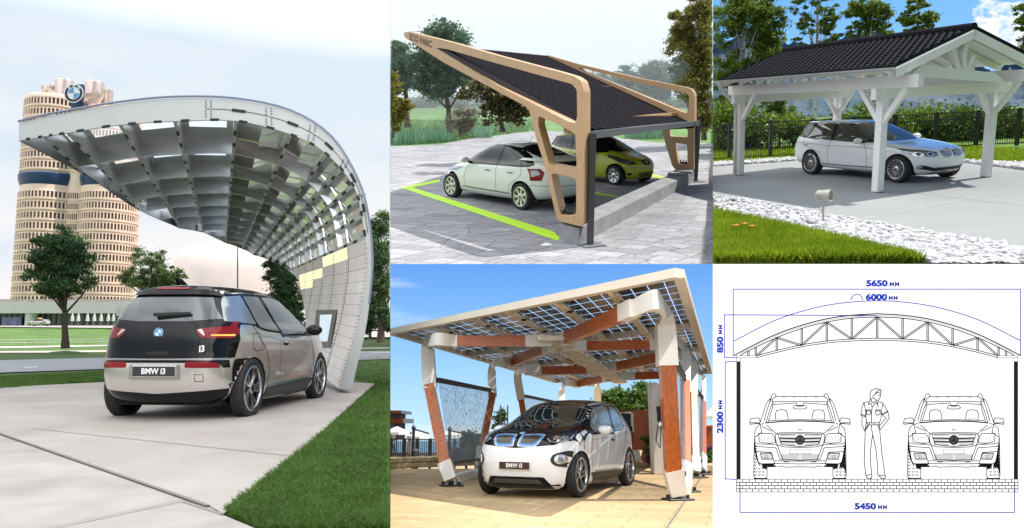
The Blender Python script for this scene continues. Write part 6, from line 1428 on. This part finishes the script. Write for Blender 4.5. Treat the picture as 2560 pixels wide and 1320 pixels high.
p, q = OP(1376, 846, 2.66), OP(1550, 955, 2.66)
for k in range(22): c_ = p.lerp(q, k/21); b.box(c_, (.5, .05, .06), .15)
ob('spine_beam', b, CREAM, sc_t)
b = MB(); b.bar(DA(1128, 1200), DA2(1196, 1180), .16, .16); ob('base_rail', b, WHITEJ, sc_t); b = MB(); b.bar(DD(1698, 1238), DD2(1714, 1222), .2, .2); ob('base_rail', b, WHITEJ, sc_t)
SCR = NT('patterned screen cloth'); vo = SCR.new('TexVoronoi'); vo.feature = 'DISTANCE_TO_EDGE'; vo.inputs['Scale'].default_value = 5.5; SCR.ln(SCR.co(), vo.inputs['Vector']); f = SCR.ramp(vo.outputs['Distance'], [(.02, (1, 1, 1)), (.05, (0, 0, 0))]); SCR.ln(SCR.mix(f, (.46, .57, .68), (.04, .05, .08)), SCR.b.inputs['Base Color']); SCR.b.inputs['Roughness'].default_value = .7
tp = SCR.new('BsdfTransparent'); mx = SCR.new('MixShader'); SCR.ln(SCR.math('ADD', SCR.math('MULTIPLY', f, .42), .40), mx.inputs[0]); SCR.ln(tp.outputs[0], mx.inputs[1]); tr2 = SCR.new('BsdfTranslucent'); tr2.inputs[0].default_value = (.5, .62, .72, 1); a2 = SCR.new('MixShader'); a2.inputs[0].default_value = .5; SCR.ln(SCR.b.outputs[0], a2.inputs[1]); SCR.ln(tr2.outputs[0], a2.inputs[2]); SCR.ln(a2.outputs[0], mx.inputs[2]); SCR.ln(mx.outputs[0], SCR.out.inputs[0]); SCR = SCR.m
def screen(q, lab, DL, DR_):
    P = [DL(*q[0]), DR_(*q[1]), DR_(*q[2]), DL(*q[3])]; b = MB(); b.add(P, [(0, 1, 2, 3)]); o = ob('fabric_screen', b, SCR, sc_t); o['label'] = lab
    b = MB(); b.bar(P[0], P[1], .07, .10); ob('screen_cassette', b, BLK, o); b = MB(); b.bar(P[3], P[2], .04, .05); ob('screen_bar', b, BLK, o)
screen([(1094, 950), (1228, 976), (1203, 1148), (1126, 1158)], 'patterned pale blue screen between the left legs', DA, DA2)
screen([(1312, 990), (1402, 1008), (1402, 1080), (1322, 1090)], 'patterned screen behind the white car roof', DB, DC)
screen([(1689, 908), (1712, 944), (1715, 1180), (1702, 1205)], 'patterned screen between the nearest right legs', DD, DD2)
screen([(1742, 978), (1757, 994), (1757, 1148), (1744, 1160)], 'patterned screen between the far right legs', DE, DE2)
# charging column, wall with charger
c = BM.g(1663, 1186); d = c.y; k = d/1800; t = thing('charging_column', 'tall white charging column with black plug holder behind the nearest timber leg', 'charger', c)
H_ = 218*k; b = MB(); b.box(c+V((0, .2, H_/2)), (54*k, .4, H_), bev=.02); ob('housing', b, WHITEJ, t)
def onf(x0, y0, x1, y1, off, name, m, par, yy):
    b = MB(); p, q = BM.at(x0, y1, yy), BM.at(x1, y0, yy); b.box(((p.x+q.x)/2, yy-off, (p.z+q.z)/2), (q.x-p.x, .03, q.z-p.z), bev=.006); return ob(name, b, m, par)
onf(1651, 988, 1659, 1008, .02, 'vent', BLK, t, d); onf(1641, 1016, 1655, 1030, .02, 'plug_holder', BLK, t, d); onf(1643, 1030, 1652, 1052, .03, 'plug', BLK, t, d); onf(1642, 1055, 1655, 1065, .02, 'socket', MT['chrome'], t, d)
b = MB(); b.tube([BM.at(1647, 1050, d-.04), BM.at(1640, 1100, d-.06), BM.at(1650, 1120, d-.05), BM.at(1653, 1066, d-.03)], .012, 6); ob('cable', b, BLK, t)
t = thing('timber_wall', 'orange timber wall panel with slanted edge behind the car tail', 'wall', BM.g(1590, 1160)); d = 22.
b = MB(); b.prism([BM.at(*q, d) for q in ((1545, 1027), (1634, 1024), (1634, 1045), (1618, 1125), (1568, 1125))], (0, 0, 0), (0, .15, 0)); ob('panel', b, WOODH, t)
b = MB(); b.bar(BM.at(1634, 1045, d), BM.at(1607, 1165, d), .22, .12, (0, 1, 0)); ob('leg', b, WOODO, t); b = MB(); b.bar(BM.at(1588, 1125, d), BM.at(1596, 1165, d), .22, .12, (0, 1, 0)); ob('leg', b, WHITEJ, t)
t = thing('wall_charger', 'black and white charger box on the orange timber wall', 'charger', BM.at(1566, 1085, d))
b = MB(); b.box(BM.at(1566, 1056, d-.1), (.42, .14, .60), bev=.04); ob('case', b, WHITEJ, t); b = MB(); b.box(BM.at(1563, 1056, d-.19), (.34, .04, .52), bev=.012); ob('cover', b, BLK, t)
b = MB(); b.tube([BM.at(1578, 1065, d-.2), BM.at(1583, 1095, d-.25), BM.at(1576, 1130, d-.2), BM.at(1574, 1090, d-.2)], .02, 6); ob('cable', b, BLK, t)
t = thing('timber_wall', 'reddish timber wall at the right edge of the plaza', 'wall', BM.g(1775, 1140)); b = MB(); b.prism([BM.at(*q, 27) for q in ((1758, 1068), (1800, 1064), (1800, 1124), (1758, 1122))], (0, 0, 0), (0, .2, 0)); ob('panel', b, WOODH, t); b = MB(); b.prism([BM.at(*q, 26.9) for q in ((1757, 1065), (1800, 1061), (1800, 1066), (1757, 1070))], (0, 0, 0), (0, .3, 0)); ob('coping', b, WOODO, t)
bmwall('stone_wall', 'low tan stone kerb wall at the right edge of the plaza', BM.g(1700, 1182), BM.g(1830, 1180), .2, .3, STONE)
bmwall('stone_wall', 'low tan stone kerb beneath the timber wall behind the car', BM.g(1560, 1166), BM.g(1640, 1168), .16, .3, STONE)
bmj = MB(); p, q = BM.g(1660, 1330), BM.g(1763, 1180); n = (q-p).cross(Z).normalized()*.012; bmj.add([p-n, p+n, q+n, q-n], [(0, 1, 2, 3)]); bmj.v = [(x, y, .006) for x, y, z in bmj.v]; label(ob('paving_joint', bmj, MT['seamgrey']), None, None, None, 'structure')
WP = mat('white paint', (.86, .88, .91), .22, 0, coat=1)
electric_car('small white electric car with a black hood and blue-edged grilles under the solar canopy', (1.47, 14.62, 0), math.radians(244.1), WP, 'front')
# ================================================================ 3: white gabled carport with the white estate car
use(TR)
skyR = skymat('deep blue sky', [(-.2, (.35, .60, .92)), (0.03, (.25, .53, .92)), (.15, (.13, .40, .86)), (.35, (.06, .24, .72)), (1, (.04, .18, .6))], [(26, .53, .60, (.93, .94, .97), 1.2, 2.2, (2.25, 1.1, .55), 6)], 1., (tuple(TR.d(2492, 66).normalized()), .06))
skyshell(560, skyR, 6, 46, -14, 34, 24)
MEADR = mat('sunny lawn', (.10, .19, .02), .95, var=.35, vs=.9)
flat('ground', -40, 3, 160, 59, -.03, MEADR)
dr = NT('pale grey driveway'); c = dr.ramp(dr.math('ADD', dr.math('MULTIPLY', dr.noise(.5, 4), .5), dr.math('MULTIPLY', dr.noise(25, 5), .5)), [(.3, (.20, .215, .22)), (.7, (.275, .285, .285))]); dr.ln(c, dr.b.inputs['Base Color']); dr.b.inputs['Roughness'].default_value = .8; dr.bump(dr.noise(120, 3), .12)
near = [(1700, 474), (1782, 490), (1900, 509), (2042, 537), (2269, 578), (2482, 611), (2560, 628), (2650, 642)]
sheet('driveway', [(1700, 424), (1782, 415), (1985, 401), (2400, 404), (2560, 424), (2650, 436)]+near[::-1], .0, dr.m)
JR = mat('driveway joint', (.25, .26, .26), .8); JL = mat('pale driveway line', (.55, .56, .57), .8)
def rj(p, q, m, w=.018): b = MB(); a, c = TR.g(*p, .006), TR.g(*q, .006); n = (c-a).cross(V((0, 0, 1))).normalized()*w/2; b.add([a-n, a+n, c+n, c-n], [(0, 1, 2, 3)]); label(ob('driveway_joint', b, m), None, None, None, 'structure')
rj((2215, 474), (2560, 514), JR); rj((2150, 548), (2560, 470), JL, .02)
# pebbles
low_ = [(1700, 518), (1782, 537), (1900, 561), (2018, 589), (2107, 610), (2216, 639), (2319, 658), (2420, 685)]
sheet('gravel_bed', near+low_[::-1], .004, mat('gravel underlay', (.10, .10, .10), .9))
ico = bmesh.new(); bmesh.ops.create_icosphere(ico, subdivisions=1, radius=1); ico.verts.ensure_lookup_table(); iv = np.array([v.co[:] for v in ico.verts]); fi = np.array([[v.index for v in f.verts] for f in ico.faces]); ico.free()
def pebbles(lab, poly, n, s0, s1, m):
    xs = [p[0] for p in poly]; ys = [p[1] for p in poly]; X = nr.uniform(min(xs), max(xs), n*4); Y = nr.uniform(min(ys), max(ys), n*4); k = inside(poly, X, Y); X, Y = X[k][:n], Y[k][:n]; n = len(X)
    D = np.stack([(X-1280)/F, np.ones(n), -(Y-660)/F], 1) @ np.array(TR.R); G = D*(-TR.h/D[:, 2])[:, None]; G[:, 2] = nr.uniform(.0, .05, n)
    S = nr.uniform(s0, s1, n)[:, None]*nr.uniform(.65, 1.25, (n, 3))*np.array([1.15, 1.15, .7]); a = nr.uniform(0, PI, n); tl_ = nr.uniform(-.5, .5, n)
    P = iv[None]*S[:, None]; P = P*(1+nr.normal(size=(n, len(iv), 1))*.06)
    ca, sa = np.cos(a)[:, None], np.sin(a)[:, None]; x, y, z = P[..., 0], P[..., 1], P[..., 2]; ct, st = np.cos(tl_)[:, None], np.sin(tl_)[:, None]
    x, z = x*ct-z*st, x*st+z*ct; P = np.stack([x*ca-y*sa, x*sa+y*ca, z], -1)+G[:, None]
    me = bpy.data.meshes.new('pebbles'); N = n*len(iv); T = (fi[None]+np.arange(n)[:, None, None]*len(iv)).reshape(-1)
    me.vertices.add(N); me.vertices.foreach_set('co', P.astype(np.float32).ravel()); me.loops.add(len(T)); me.loops.foreach_set('vertex_index', T.astype(np.int32)); me.polygons.add(len(T)//3); me.polygons.foreach_set('loop_start', np.arange(0, len(T), 3, dtype=np.int32)); me.polygons.foreach_set('loop_total', np.full(len(T)//3, 3, np.int32)); me.update(calc_edges=True); me.shade_smooth()
    return label(ob('gravel', me, m), lab, 'gravel', None, 'stuff')
PEB = mat('white pebbles', (.56, .56, .58), .6, var=.10, vs=9, isl=.6)
pebbles('band of white pebbles between lawn and driveway', near+low_[::-1], 3900, .038, .074, PEB)
pebbles('far left strip of white pebbles along the driveway', [(1700, 418), (1782, 409), (1990, 396), (1990, 402), (1782, 416), (1700, 426)], 900, .05, .08, PEB)
pebbles('far right strip of white pebbles along the driveway', [(2400, 403), (2560, 410), (2640, 416), (2640, 436), (2560, 425), (2400, 405)], 900, .05, .08, PEB)
GR = leafmat('sunny grass blades', (.11, .19, .006), (.32, .44, .02), (.52, .57, .07), .5, 1.5)
grass('grass', 'long bright green foreground lawn below the pebble band', TR, [(1780, 534), (1900, 560), (2018, 588), (2107, 609), (2216, 638), (2325, 662), (2325, 690), (1770, 690)], 70000, .17, .013, GR, .28)
grass('grass', 'bright lawn strip in front of the black fence', TR, [(1780, 372), (2400, 368), (2570, 378), (2570, 412), (2400, 404), (1990, 398), (1780, 411)], 26000, .12, .03, GR, .4)
for x, y in ((1840, 592), (1862, 587), (1880, 594)):
    g = TR.g(x, y); t = thing('orange_flower', 'orange flower in the foreground lawn, %s of three' % {1840: 'left', 1862: 'middle', 1880: 'right'}[x], 'flower', g, 0, 'orange flowers in the foreground lawn')
    b = MB(); b.tube([g, g+V((0, 0, .17))], .005, 5); ob('stem', b, GR, t); b = MB()
    for k in range(6): a_ = 2*PI*k/6; o_ = g+V((0, 0, .18)); b.add([o_, o_+V((math.cos(a_-.4)*.045, math.sin(a_-.4)*.045, .025)), o_+V((math.cos(a_)*.07, math.sin(a_)*.07, .02)), o_+V((math.cos(a_+.4)*.045, math.sin(a_+.4)*.045, .025))], [(0, 1, 2, 3)])
    ob('petals', b, mat('orange petals', (.75, .26, .03), .6), t)
# mountains
rk = NT('haze-tinted rock and forest'); g = rk.new('NewGeometry'); f = rk.noise(.06, 9, None, .68, .4); c = rk.ramp(f, [(.40, (.018, .050, .10)), (.52, (.035, .085, .11)), (.60, (.10, .12, .17)), (.74, (.24, .25, .28))]); rk.ln(c, rk.b.inputs['Base Color']); rk.b.inputs['Roughness'].default_value = .95; rk.bump(rk.noise(.12, 8), 1., 3.)  # blue haze of distance painted into the rock and forest colours
prof = [(1700, 150), (1782, 112), (1850, 95), (1880, 55), (1892, 62), (1905, 96), (1960, 108), (2040, 118), (2090, 105), (2115, 88), (2160, 80), (2200, 78), (2260, 110), (2350, 130), (2450, 170), (2500, 180), (2525, 142), (2560, 138), (2650, 120)]
def mtn(u, v):
    x = 1700+950*u; i = next(k for k in range(len(prof)-1) if x <= prof[k+1][0]+1e-6); p, q = prof[i], prof[i+1]; y = p[1]+(q[1]-p[1])*(x-p[0])/(q[0]-p[0])
    d = 58+360*v**1.5; hx = TR.at(x, 288+(y-288)*v**.85, d); q = noise.fractal(V((hx.x*.03, d*.03, 0)), 1., 2.1, 6)*d*.035*(1-v)*min(1, v*5)+noise.fractal(V((x*.03, 0, 5)), 1., 2.1, 5)*4*v
    return V((hx.x, d, hx.z+q-(.6 if v == 0 else 0)))
b = MB(); b.grid(mtn, 220, 70); me = b.mesh('mountain'); me.shade_smooth(); label(ob('mountains', me, rk.m), None, None, None, 'structure')
# hedge and fence
LH = leafmat('hedge leaves', (.02, .06, .010), (.16, .26, .02), (.58, .60, .07), .45, 1.1)
LBi = leafmat('birch leaves', (.05, .09, .010), (.20, .29, .035), (.38, .42, .07), .5, 1.4)
d = 30.; m_ = d/1800
def hedge(lab, blobs, n):
    B = []
    for x, y, rx, ry in blobs: c = TR.at(x, y, d+rnd.uniform(-1, 1)); B.append((c.x, c.y, c.z, rx*m_, .8, ry*m_))
    t = thing('hedge', lab, 'hedge', TR.at(blobs[0][0], 378, d), 0); me, C = leafcloud('foliage', B, n, .13, int(n/70), .3, aspect=.7); ob('foliage', me, LH, t)
    b = MB()
    for x, y, rx, ry in blobs: p = TR.at(x, y, d); b.tube([(p.x, p.y, -.02), p], [.05, .02], 6)
    ob('stems', b, BARK, t)
hedge('yellow-green leafy hedge behind the fence on the left', [(x, 322+rnd.uniform(-8, 8), 26, 56) for x in range(1770, 1900, 26)], 14000)
hedge('low hedge with gaps behind the fence beside the estate car tail', [(1920, 320, 26, 26), (1950, 315, 24, 22), (1985, 322, 26, 26), (2010, 330, 20, 30)], 8000)
hedge('tall yellow-green hedge behind the fence right of the estate car', [(x, 325+rnd.uniform(-10, 8), 26, 52) for x in range(2110, 2460, 26)], 26000)
hedge('yellow-green hedge behind the fence at the right edge', [(x, 325+rnd.uniform(-10, 8), 26, 52) for x in range(2480, 2620, 26)], 13000)
def ftree(name, lab, dd, base, top, blobs, n, size, leaf, bark, r0, **k): return pxtree(name, lab, dd, base, top, blobs, n, size, leaf, bark, r0, **k)
bb = NT('white birch bark'); mpb = bb.new('Mapping'); bb.ln(bb.co(), mpb.inputs[0]); mpb.inputs['Scale'].default_value = (2, 2, 9); bb.ln(bb.ramp(bb.noise(1.6, 5, mpb.outputs[0]), [(.38, (.05, .045, .04)), (.48, (.60, .58, .55))]), bb.b.inputs['Base Color']); bb.b.inputs['Roughness'].default_value = .8; BIR = bb.m
K = dict(aspect=.6, spread=.11)
ftree('birch_tree', 'dense drooping birch at the far left above the hedge', 36, (1855, 385), (1858, -60), [(1810, 60, 45, 70), (1870, 40, 50, 60), (1920, 60, 36, 70), (1830, 170, 50, 60), (1900, 150, 45, 60), (1800, 240, 30, 50), (1860, 250, 36, 40)], 46000, .105, LBi, BIR, .11, ncl=330, nl=26, droop=.8, **K)
ftree('birch_tree', 'second birch in the left group with branches hanging behind the near eave', 38, (1938, 385), (1915, 0), [(1900, 20, 30, 40), (1925, 110, 32, 40), (1935, 250, 40, 34), (1950, 285, 40, 24)], 17000, .105, LBi, BIR, .09, ncl=150, nl=18, droop=.8, seed=2, **K)
ftree('birch_tree', 'slim white-stemmed birch rising behind the middle of the tiled roof', 34, (2036, 388), (2043, -60), [(2010, 15, 30, 24), (2060, 10, 34, 26), (2015, 65, 26, 24), (2070, 60, 26, 26), (2000, 105, 18, 14), (2080, 98, 30, 14), (2040, -20, 36, 20)], 9000, .11, LBi, BIR, .085, ncl=130, nl=22, seed=3, wig=.04, **K)
ftree('birch_tree', 'white-stemmed birch behind the roof right of the slim one', 34, (2176, 388), (2171, -40), [(2150, 20, 36, 26), (2190, 30, 34, 30), (2160, 70, 34, 20), (2205, 80, 34, 24), (2130, 85, 26, 12)], 12000, .11, LBi, BIR, .085, ncl=140, nl=20, seed=4, wig=.04, **K)
ftree('birch_tree', 'young birch with rounded crown above the roof ridge', 33, (2298, 385), (2294, -20), [(2292, 15, 26, 24), (2270, 50, 30, 18), (2315, 50, 30, 24), (2292, 78, 36, 14)], 9000, .10, LBi, BIR, .07, ncl=110, nl=16, seed=5, wig=.03, **K)
ftree('leafy_tree', 'leafy branches of a tree at the top right corner', 30, (2600, 385), (2590, 60), [(2565, 30, 28, 34), (2558, 80, 22, 24), (2570, 130, 26, 30), (2600, 60, 40, 60)], 12000, .10, LBi, BARK, .10, ncl=110, nl=10, seed=6, **K)
t = thing('metal_fence', 'black metal rod fence between lawn strip and hedge', 'fence', TR.g(2100, 398)); Yf = 25.3
f0, f1 = TR.at(1720, 392, Yf), TR.at(2640, 392, Yf); np_ = 9; f0 = V((f0.x, Yf, 0)); f1 = V((f1.x, Yf, 0))
for k in range(np_+1):
    p = f0.lerp(f1, k/np_); b = MB(); b.bar(p, p+V((0, 0, 1.30)), .09, .09); ob('post', b, BLK, t)
for k in range(np_):
    a_, c_ = f0.lerp(f1, k/np_), f0.lerp(f1, (k+1)/np_); b = MB()
    for z in (.10, 1.02, 1.24): b.bar(a_+V((0, 0, z)), c_+V((0, 0, z)), .03, .035)
    n_ = 17
    for j in range(1, n_): p = a_.lerp(c_, j/n_); b.bar(p+V((0, 0, .04)), p+V((0, 0, 1.24)), .016, .016)
    ob('rod_panel', b, BLK, t)
# carport
WT = mat('white painted timber', (.80, .80, .79), .45, var=.03, vs=2)
ZZ = V((0, 0, 1)); Q1, Q2, Q3 = TR.g(1849, 438), TR.g(2193, 481), TR.g(2464, 443); u = (Q2-Q1).normalized(); w = (Q3-Q2).normalized(); Q4 = Q1+(Q3-Q2); nL = V((u.y, -u.x, 0))
gc = thing('gable_carport', 'white timber gabled carport with black tiled roof over the white estate car', 'carport', Q2)
RZ = math.atan2(u.y, u.x)
def gb(name, p, q, w_, h_, lab=None, par=None, up=ZZ): b = MB(); b.bar(p, q, w_, h_, up); o = ob(name, b, WT, par or gc); return o
zp = 2.24
for Q in (Q1, Q2, Q3, Q4):
    b = MB(); b.box(Q+V((0, 0, zp/2+.02)), (.18, .18, zp), RZ, bev=.008); ob('post', b, WT, gc)
    b = MB(); b.box(Q+V((0, 0, .012)), (.16, .16, .03), RZ); ob('post_shoe', b, MT['seamgrey'], gc)
fw = .95
for a_, c_ in ((Q1-u*.5, Q2+u*fw), (Q4-u*.5, Q3+u*fw)): gb('wall_plate', a_+ZZ*(zp+.14), c_+ZZ*(zp+.14), .14, .26)
for a_, c_ in ((Q1, Q4), (Q2, Q3)): gb('cross_beam', a_-w*.3+ZZ*(zp-.10), c_+w*.45+ZZ*(zp-.10), .13, .24)
for Q, dirs in ((Q1, (u, w)), (Q2, (u, -u, w)), (Q3, (u, -u, -w, w)), (Q4, (-w, u))):
    for dv in dirs:
        r = .62; gb('brace', Q+ZZ*(zp-.70)+dv*.06, Q+dv*r*1.02+ZZ*(zp+.02), .09, .11)
E1 = TR.on(2238, 168, Q2-w*.5, nL); R1 = TR.on(2432, 72, (Q2+Q3)/2, nL); E0 = TR.on(1798, 205, Q2-w*.5, nL); R0 = R1+(E0-E1); R0.z = R1.z; E0.z = E1.z
hw = (V((R1.x, R1.y, 0))-V((E1.x, E1.y, 0))).dot(w); G1 = V((Q2.x, Q2.y, 0))+u*((E1-Q2).dot(u)); 
mid = E1+w*hw; RG1 = V((mid.x, mid.y, R1.z)); RG0 = RG1-u*(E1-E0).length; F1 = E1+w*hw*2; F0 = E0+w*hw*2
TILE = mat('black roof tiles', (.010, .011, .015), .8, var=.25, vs=3, spec=.08); BOARD = mat('white roof boards', (.76, .76, .75), .5)
def slope(name, a0, a1, r0, r1, parts):
    nc, nrw = 34, 15; sx, sy = 6, 3; b = MB(); n_ = (a1-a0).cross(r0-a0).normalized(); n_ = n_ if n_.z > 0 else -n_
    us = [i/(nc*sx) for i in range(nc*sx+1)]; vs = []
    rows = []
    for j in range(nrw):
        for k, h in ((0, .045), (.99, .012)): rows.append(((j+k)/nrw, h, j))
    for v_, h, j in rows:
        for i, u_ in enumerate(us): ph = (i % sx)/sx; vs.append(a0.lerp(a1, u_).lerp(r0.lerp(r1, u_), v_)+n_*(h+.015*math.sin(2*PI*(ph+.5*(j % 2)))))
    nu = len(us); b.add(vs, [(r*nu+i, r*nu+i+1, (r+1)*nu+i+1, (r+1)*nu+i) for r in range(len(rows)-1) for i in range(nu-1)])
    o = ob(name, b, TILE, gc)
    b = MB(); b.prism([a0, a1, r1, r0], n_*-.03, n_*-.002); ob('roof_boards', b, BOARD, gc)
    b = MB(); b.strip([a0+n_*.06, r0+n_*.06], [a0-n_*.01, r0-n_*.01]); b.strip([a1+n_*.07, r1+n_*.07], [a1-n_*.01, r1-n_*.01]); b.strip([a0+n_*.05, a1+n_*.05], [a0-n_*.01, a1-n_*.01]); ob('tile_edge', b, TILE, gc)
slope('tiled_slope', E0, E1, RG0, RG1, 0); slope('tiled_slope', F0, F1, RG0, RG1, 0)
b = MB(); b.tube([RG0+ZZ*.04, RG1+ZZ*.04], .09, 10); ob('ridge_cap', b, TILE, gc)
for e, r in ((E1, RG1), (F1, RG1), (E0, RG0), (F0, RG0)):
    s = (r-e).normalized(); n_ = ZZ-s*s.z; gb('bargeboard', e-n_*.12+s*.02, r-n_*.12, .035, .17, up=n_)
nraf = 9
for k in range(nraf):
    f = .03+.94*k/(nraf-1)
    for a0, a1 in ((E0, E1), (F0, F1)):
        e = a0.lerp(a1, f); r = RG0.lerp(RG1, f); s = (r-e).normalized(); gb('rafter', e+s*.05-ZZ*.12, r-ZZ*.12, .07, .13)
gb('ridge_beam', RG0-ZZ*.2-u*0, RG1-ZZ*.2-u*.08, .10, .20)
# gable infill: tie beam, king post, fan struts
gp = E1-u*.45
def GP(x, y): return TR.on(x, y, gp, u)
def gpr(name, a_, c_, w_, h_): b = MB(); b.bar(GP(*a_), GP(*c_), h_, w_, (u.x, u.y, 0)); ob(name, b, WT, gc)
b = MB(); b.prism([GP(*q) for q in ((2280, 186), (2306, 161), (2487, 182), (2514, 206), (2278, 190))], u*0, -u*.13); ob('tie_beam', b, WT, gc)
b = MB(); b.prism([GP(*q) for q in ((2405, 175), (2415, 175), (2416, 128), (2421, 118), (2422, 104), (2413, 101), (2412, 112), (2405, 124))], u*.02, -u*.11); ob('king_post', b, WT, gc)
b = MB(); b.prism([GP(*q) for q in ((2392, 172), (2404, 172), (2387, 120), (2377, 123))], u*.01, -u*.10); ob('fan_strut', b, WT, gc)
b = MB(); b.prism([GP(*q) for q in ((2414, 175), (2425, 176), (2439, 142), (2430, 136))], u*.01, -u*.10); ob('fan_strut', b, WT, gc)
# gutter and downpipe
GUT = mat('zinc white gutter', (.56, .58, .57), .35, .4)
b = MB(); g0, g1 = E0-w*.06-u*.1, E1-w*.06+u*.02; n = 10; A = []
for k in range(n+1): a_ = PI*k/n; A.append(-w*(.065*math.cos(a_))*1-ZZ*(.065*math.sin(a_)))
b.strip([g0+o_ for o_ in A], [g1+o_ for o_ in A]); b.strip([g1+o_*.94 for o_ in A], [g0+o_*.94 for o_ in A]); b.add([g1+o_ for o_ in A], [tuple(range(n+1))]); ob('gutter', b, GUT, gc, smooth=50)
pb0 = Q1-w*.17-u*.02; b = MB(); b.tube([g0+u*.25-ZZ*.06, g0+u*.25-ZZ*.2, pb0+ZZ*1.95, pb0+ZZ*1.8, pb0+ZZ*.04], .045, 10); ob('downpipe', b, GUT, gc, smooth=50)
b = MB()
for z in (.6, 1.5): b.lathe([(.05, -.015), (.055, 0), (.05, .015)], Matrix.Translation(pb0+ZZ*z), 12)
ob('pipe_clip', b, GUT, gc)
# garden spotlight
g = TR.g(2058, 559); dd = g.y; mm_ = dd/1800; t = thing('garden_spotlight', 'small beige spotlight on a stake in the pebble band', 'spotlight', g); SB = mat('beige lamp metal', (.42, .41, .37), .4, .3)
top_ = TR.at(2058, 512, dd); b = MB(); b.tube([g-V((0, 0, .05)), top_], .022, 8); ob('stake', b, SB, t)
hc = TR.at(2060, 488, dd); b = MB(); r_ = .115
b.tube([hc+V((r_*math.cos(a_), 0, r_*1.25*math.sin(a_))) for a_ in [PI+PI*k/10 for k in range(11)]], .013, 6); ob('yoke', b, SB, t)
b = MB(); T_ = Matrix.Translation(hc) @ Matrix.Rotation(-.9, 4, 'Z') @ Matrix.Rotation(PI/2, 4, 'Y'); b.lathe([(0, -.13), (.07, -.13), (.085, -.10), (.095, .02), (.105, .03), (.105, .13), (.09, .13), (.08, .09), (0, .08)], T_, 24); ob('lamp_head', b, SB, t, smooth=35)
b = MB(); b.tube([hc+V((-.11, 0, -.03)), hc+V((-.13, 0, -.18)), TR.at(2052, 525, dd), TR.at(2058, 532, dd)], .008, 5); ob('cable', b, SB, t)
touring('white estate car with many-spoked wheels parked under the gabled carport', (9.22, 20.28, 0), math.radians(-69.7), WP)
trim()
for o in list(PAN):
    if o.type == 'EMPTY' and o.parent is None and not any(q.parent == o for q in PAN):
        PAN.pop(o); bpy.data.objects.remove(o)
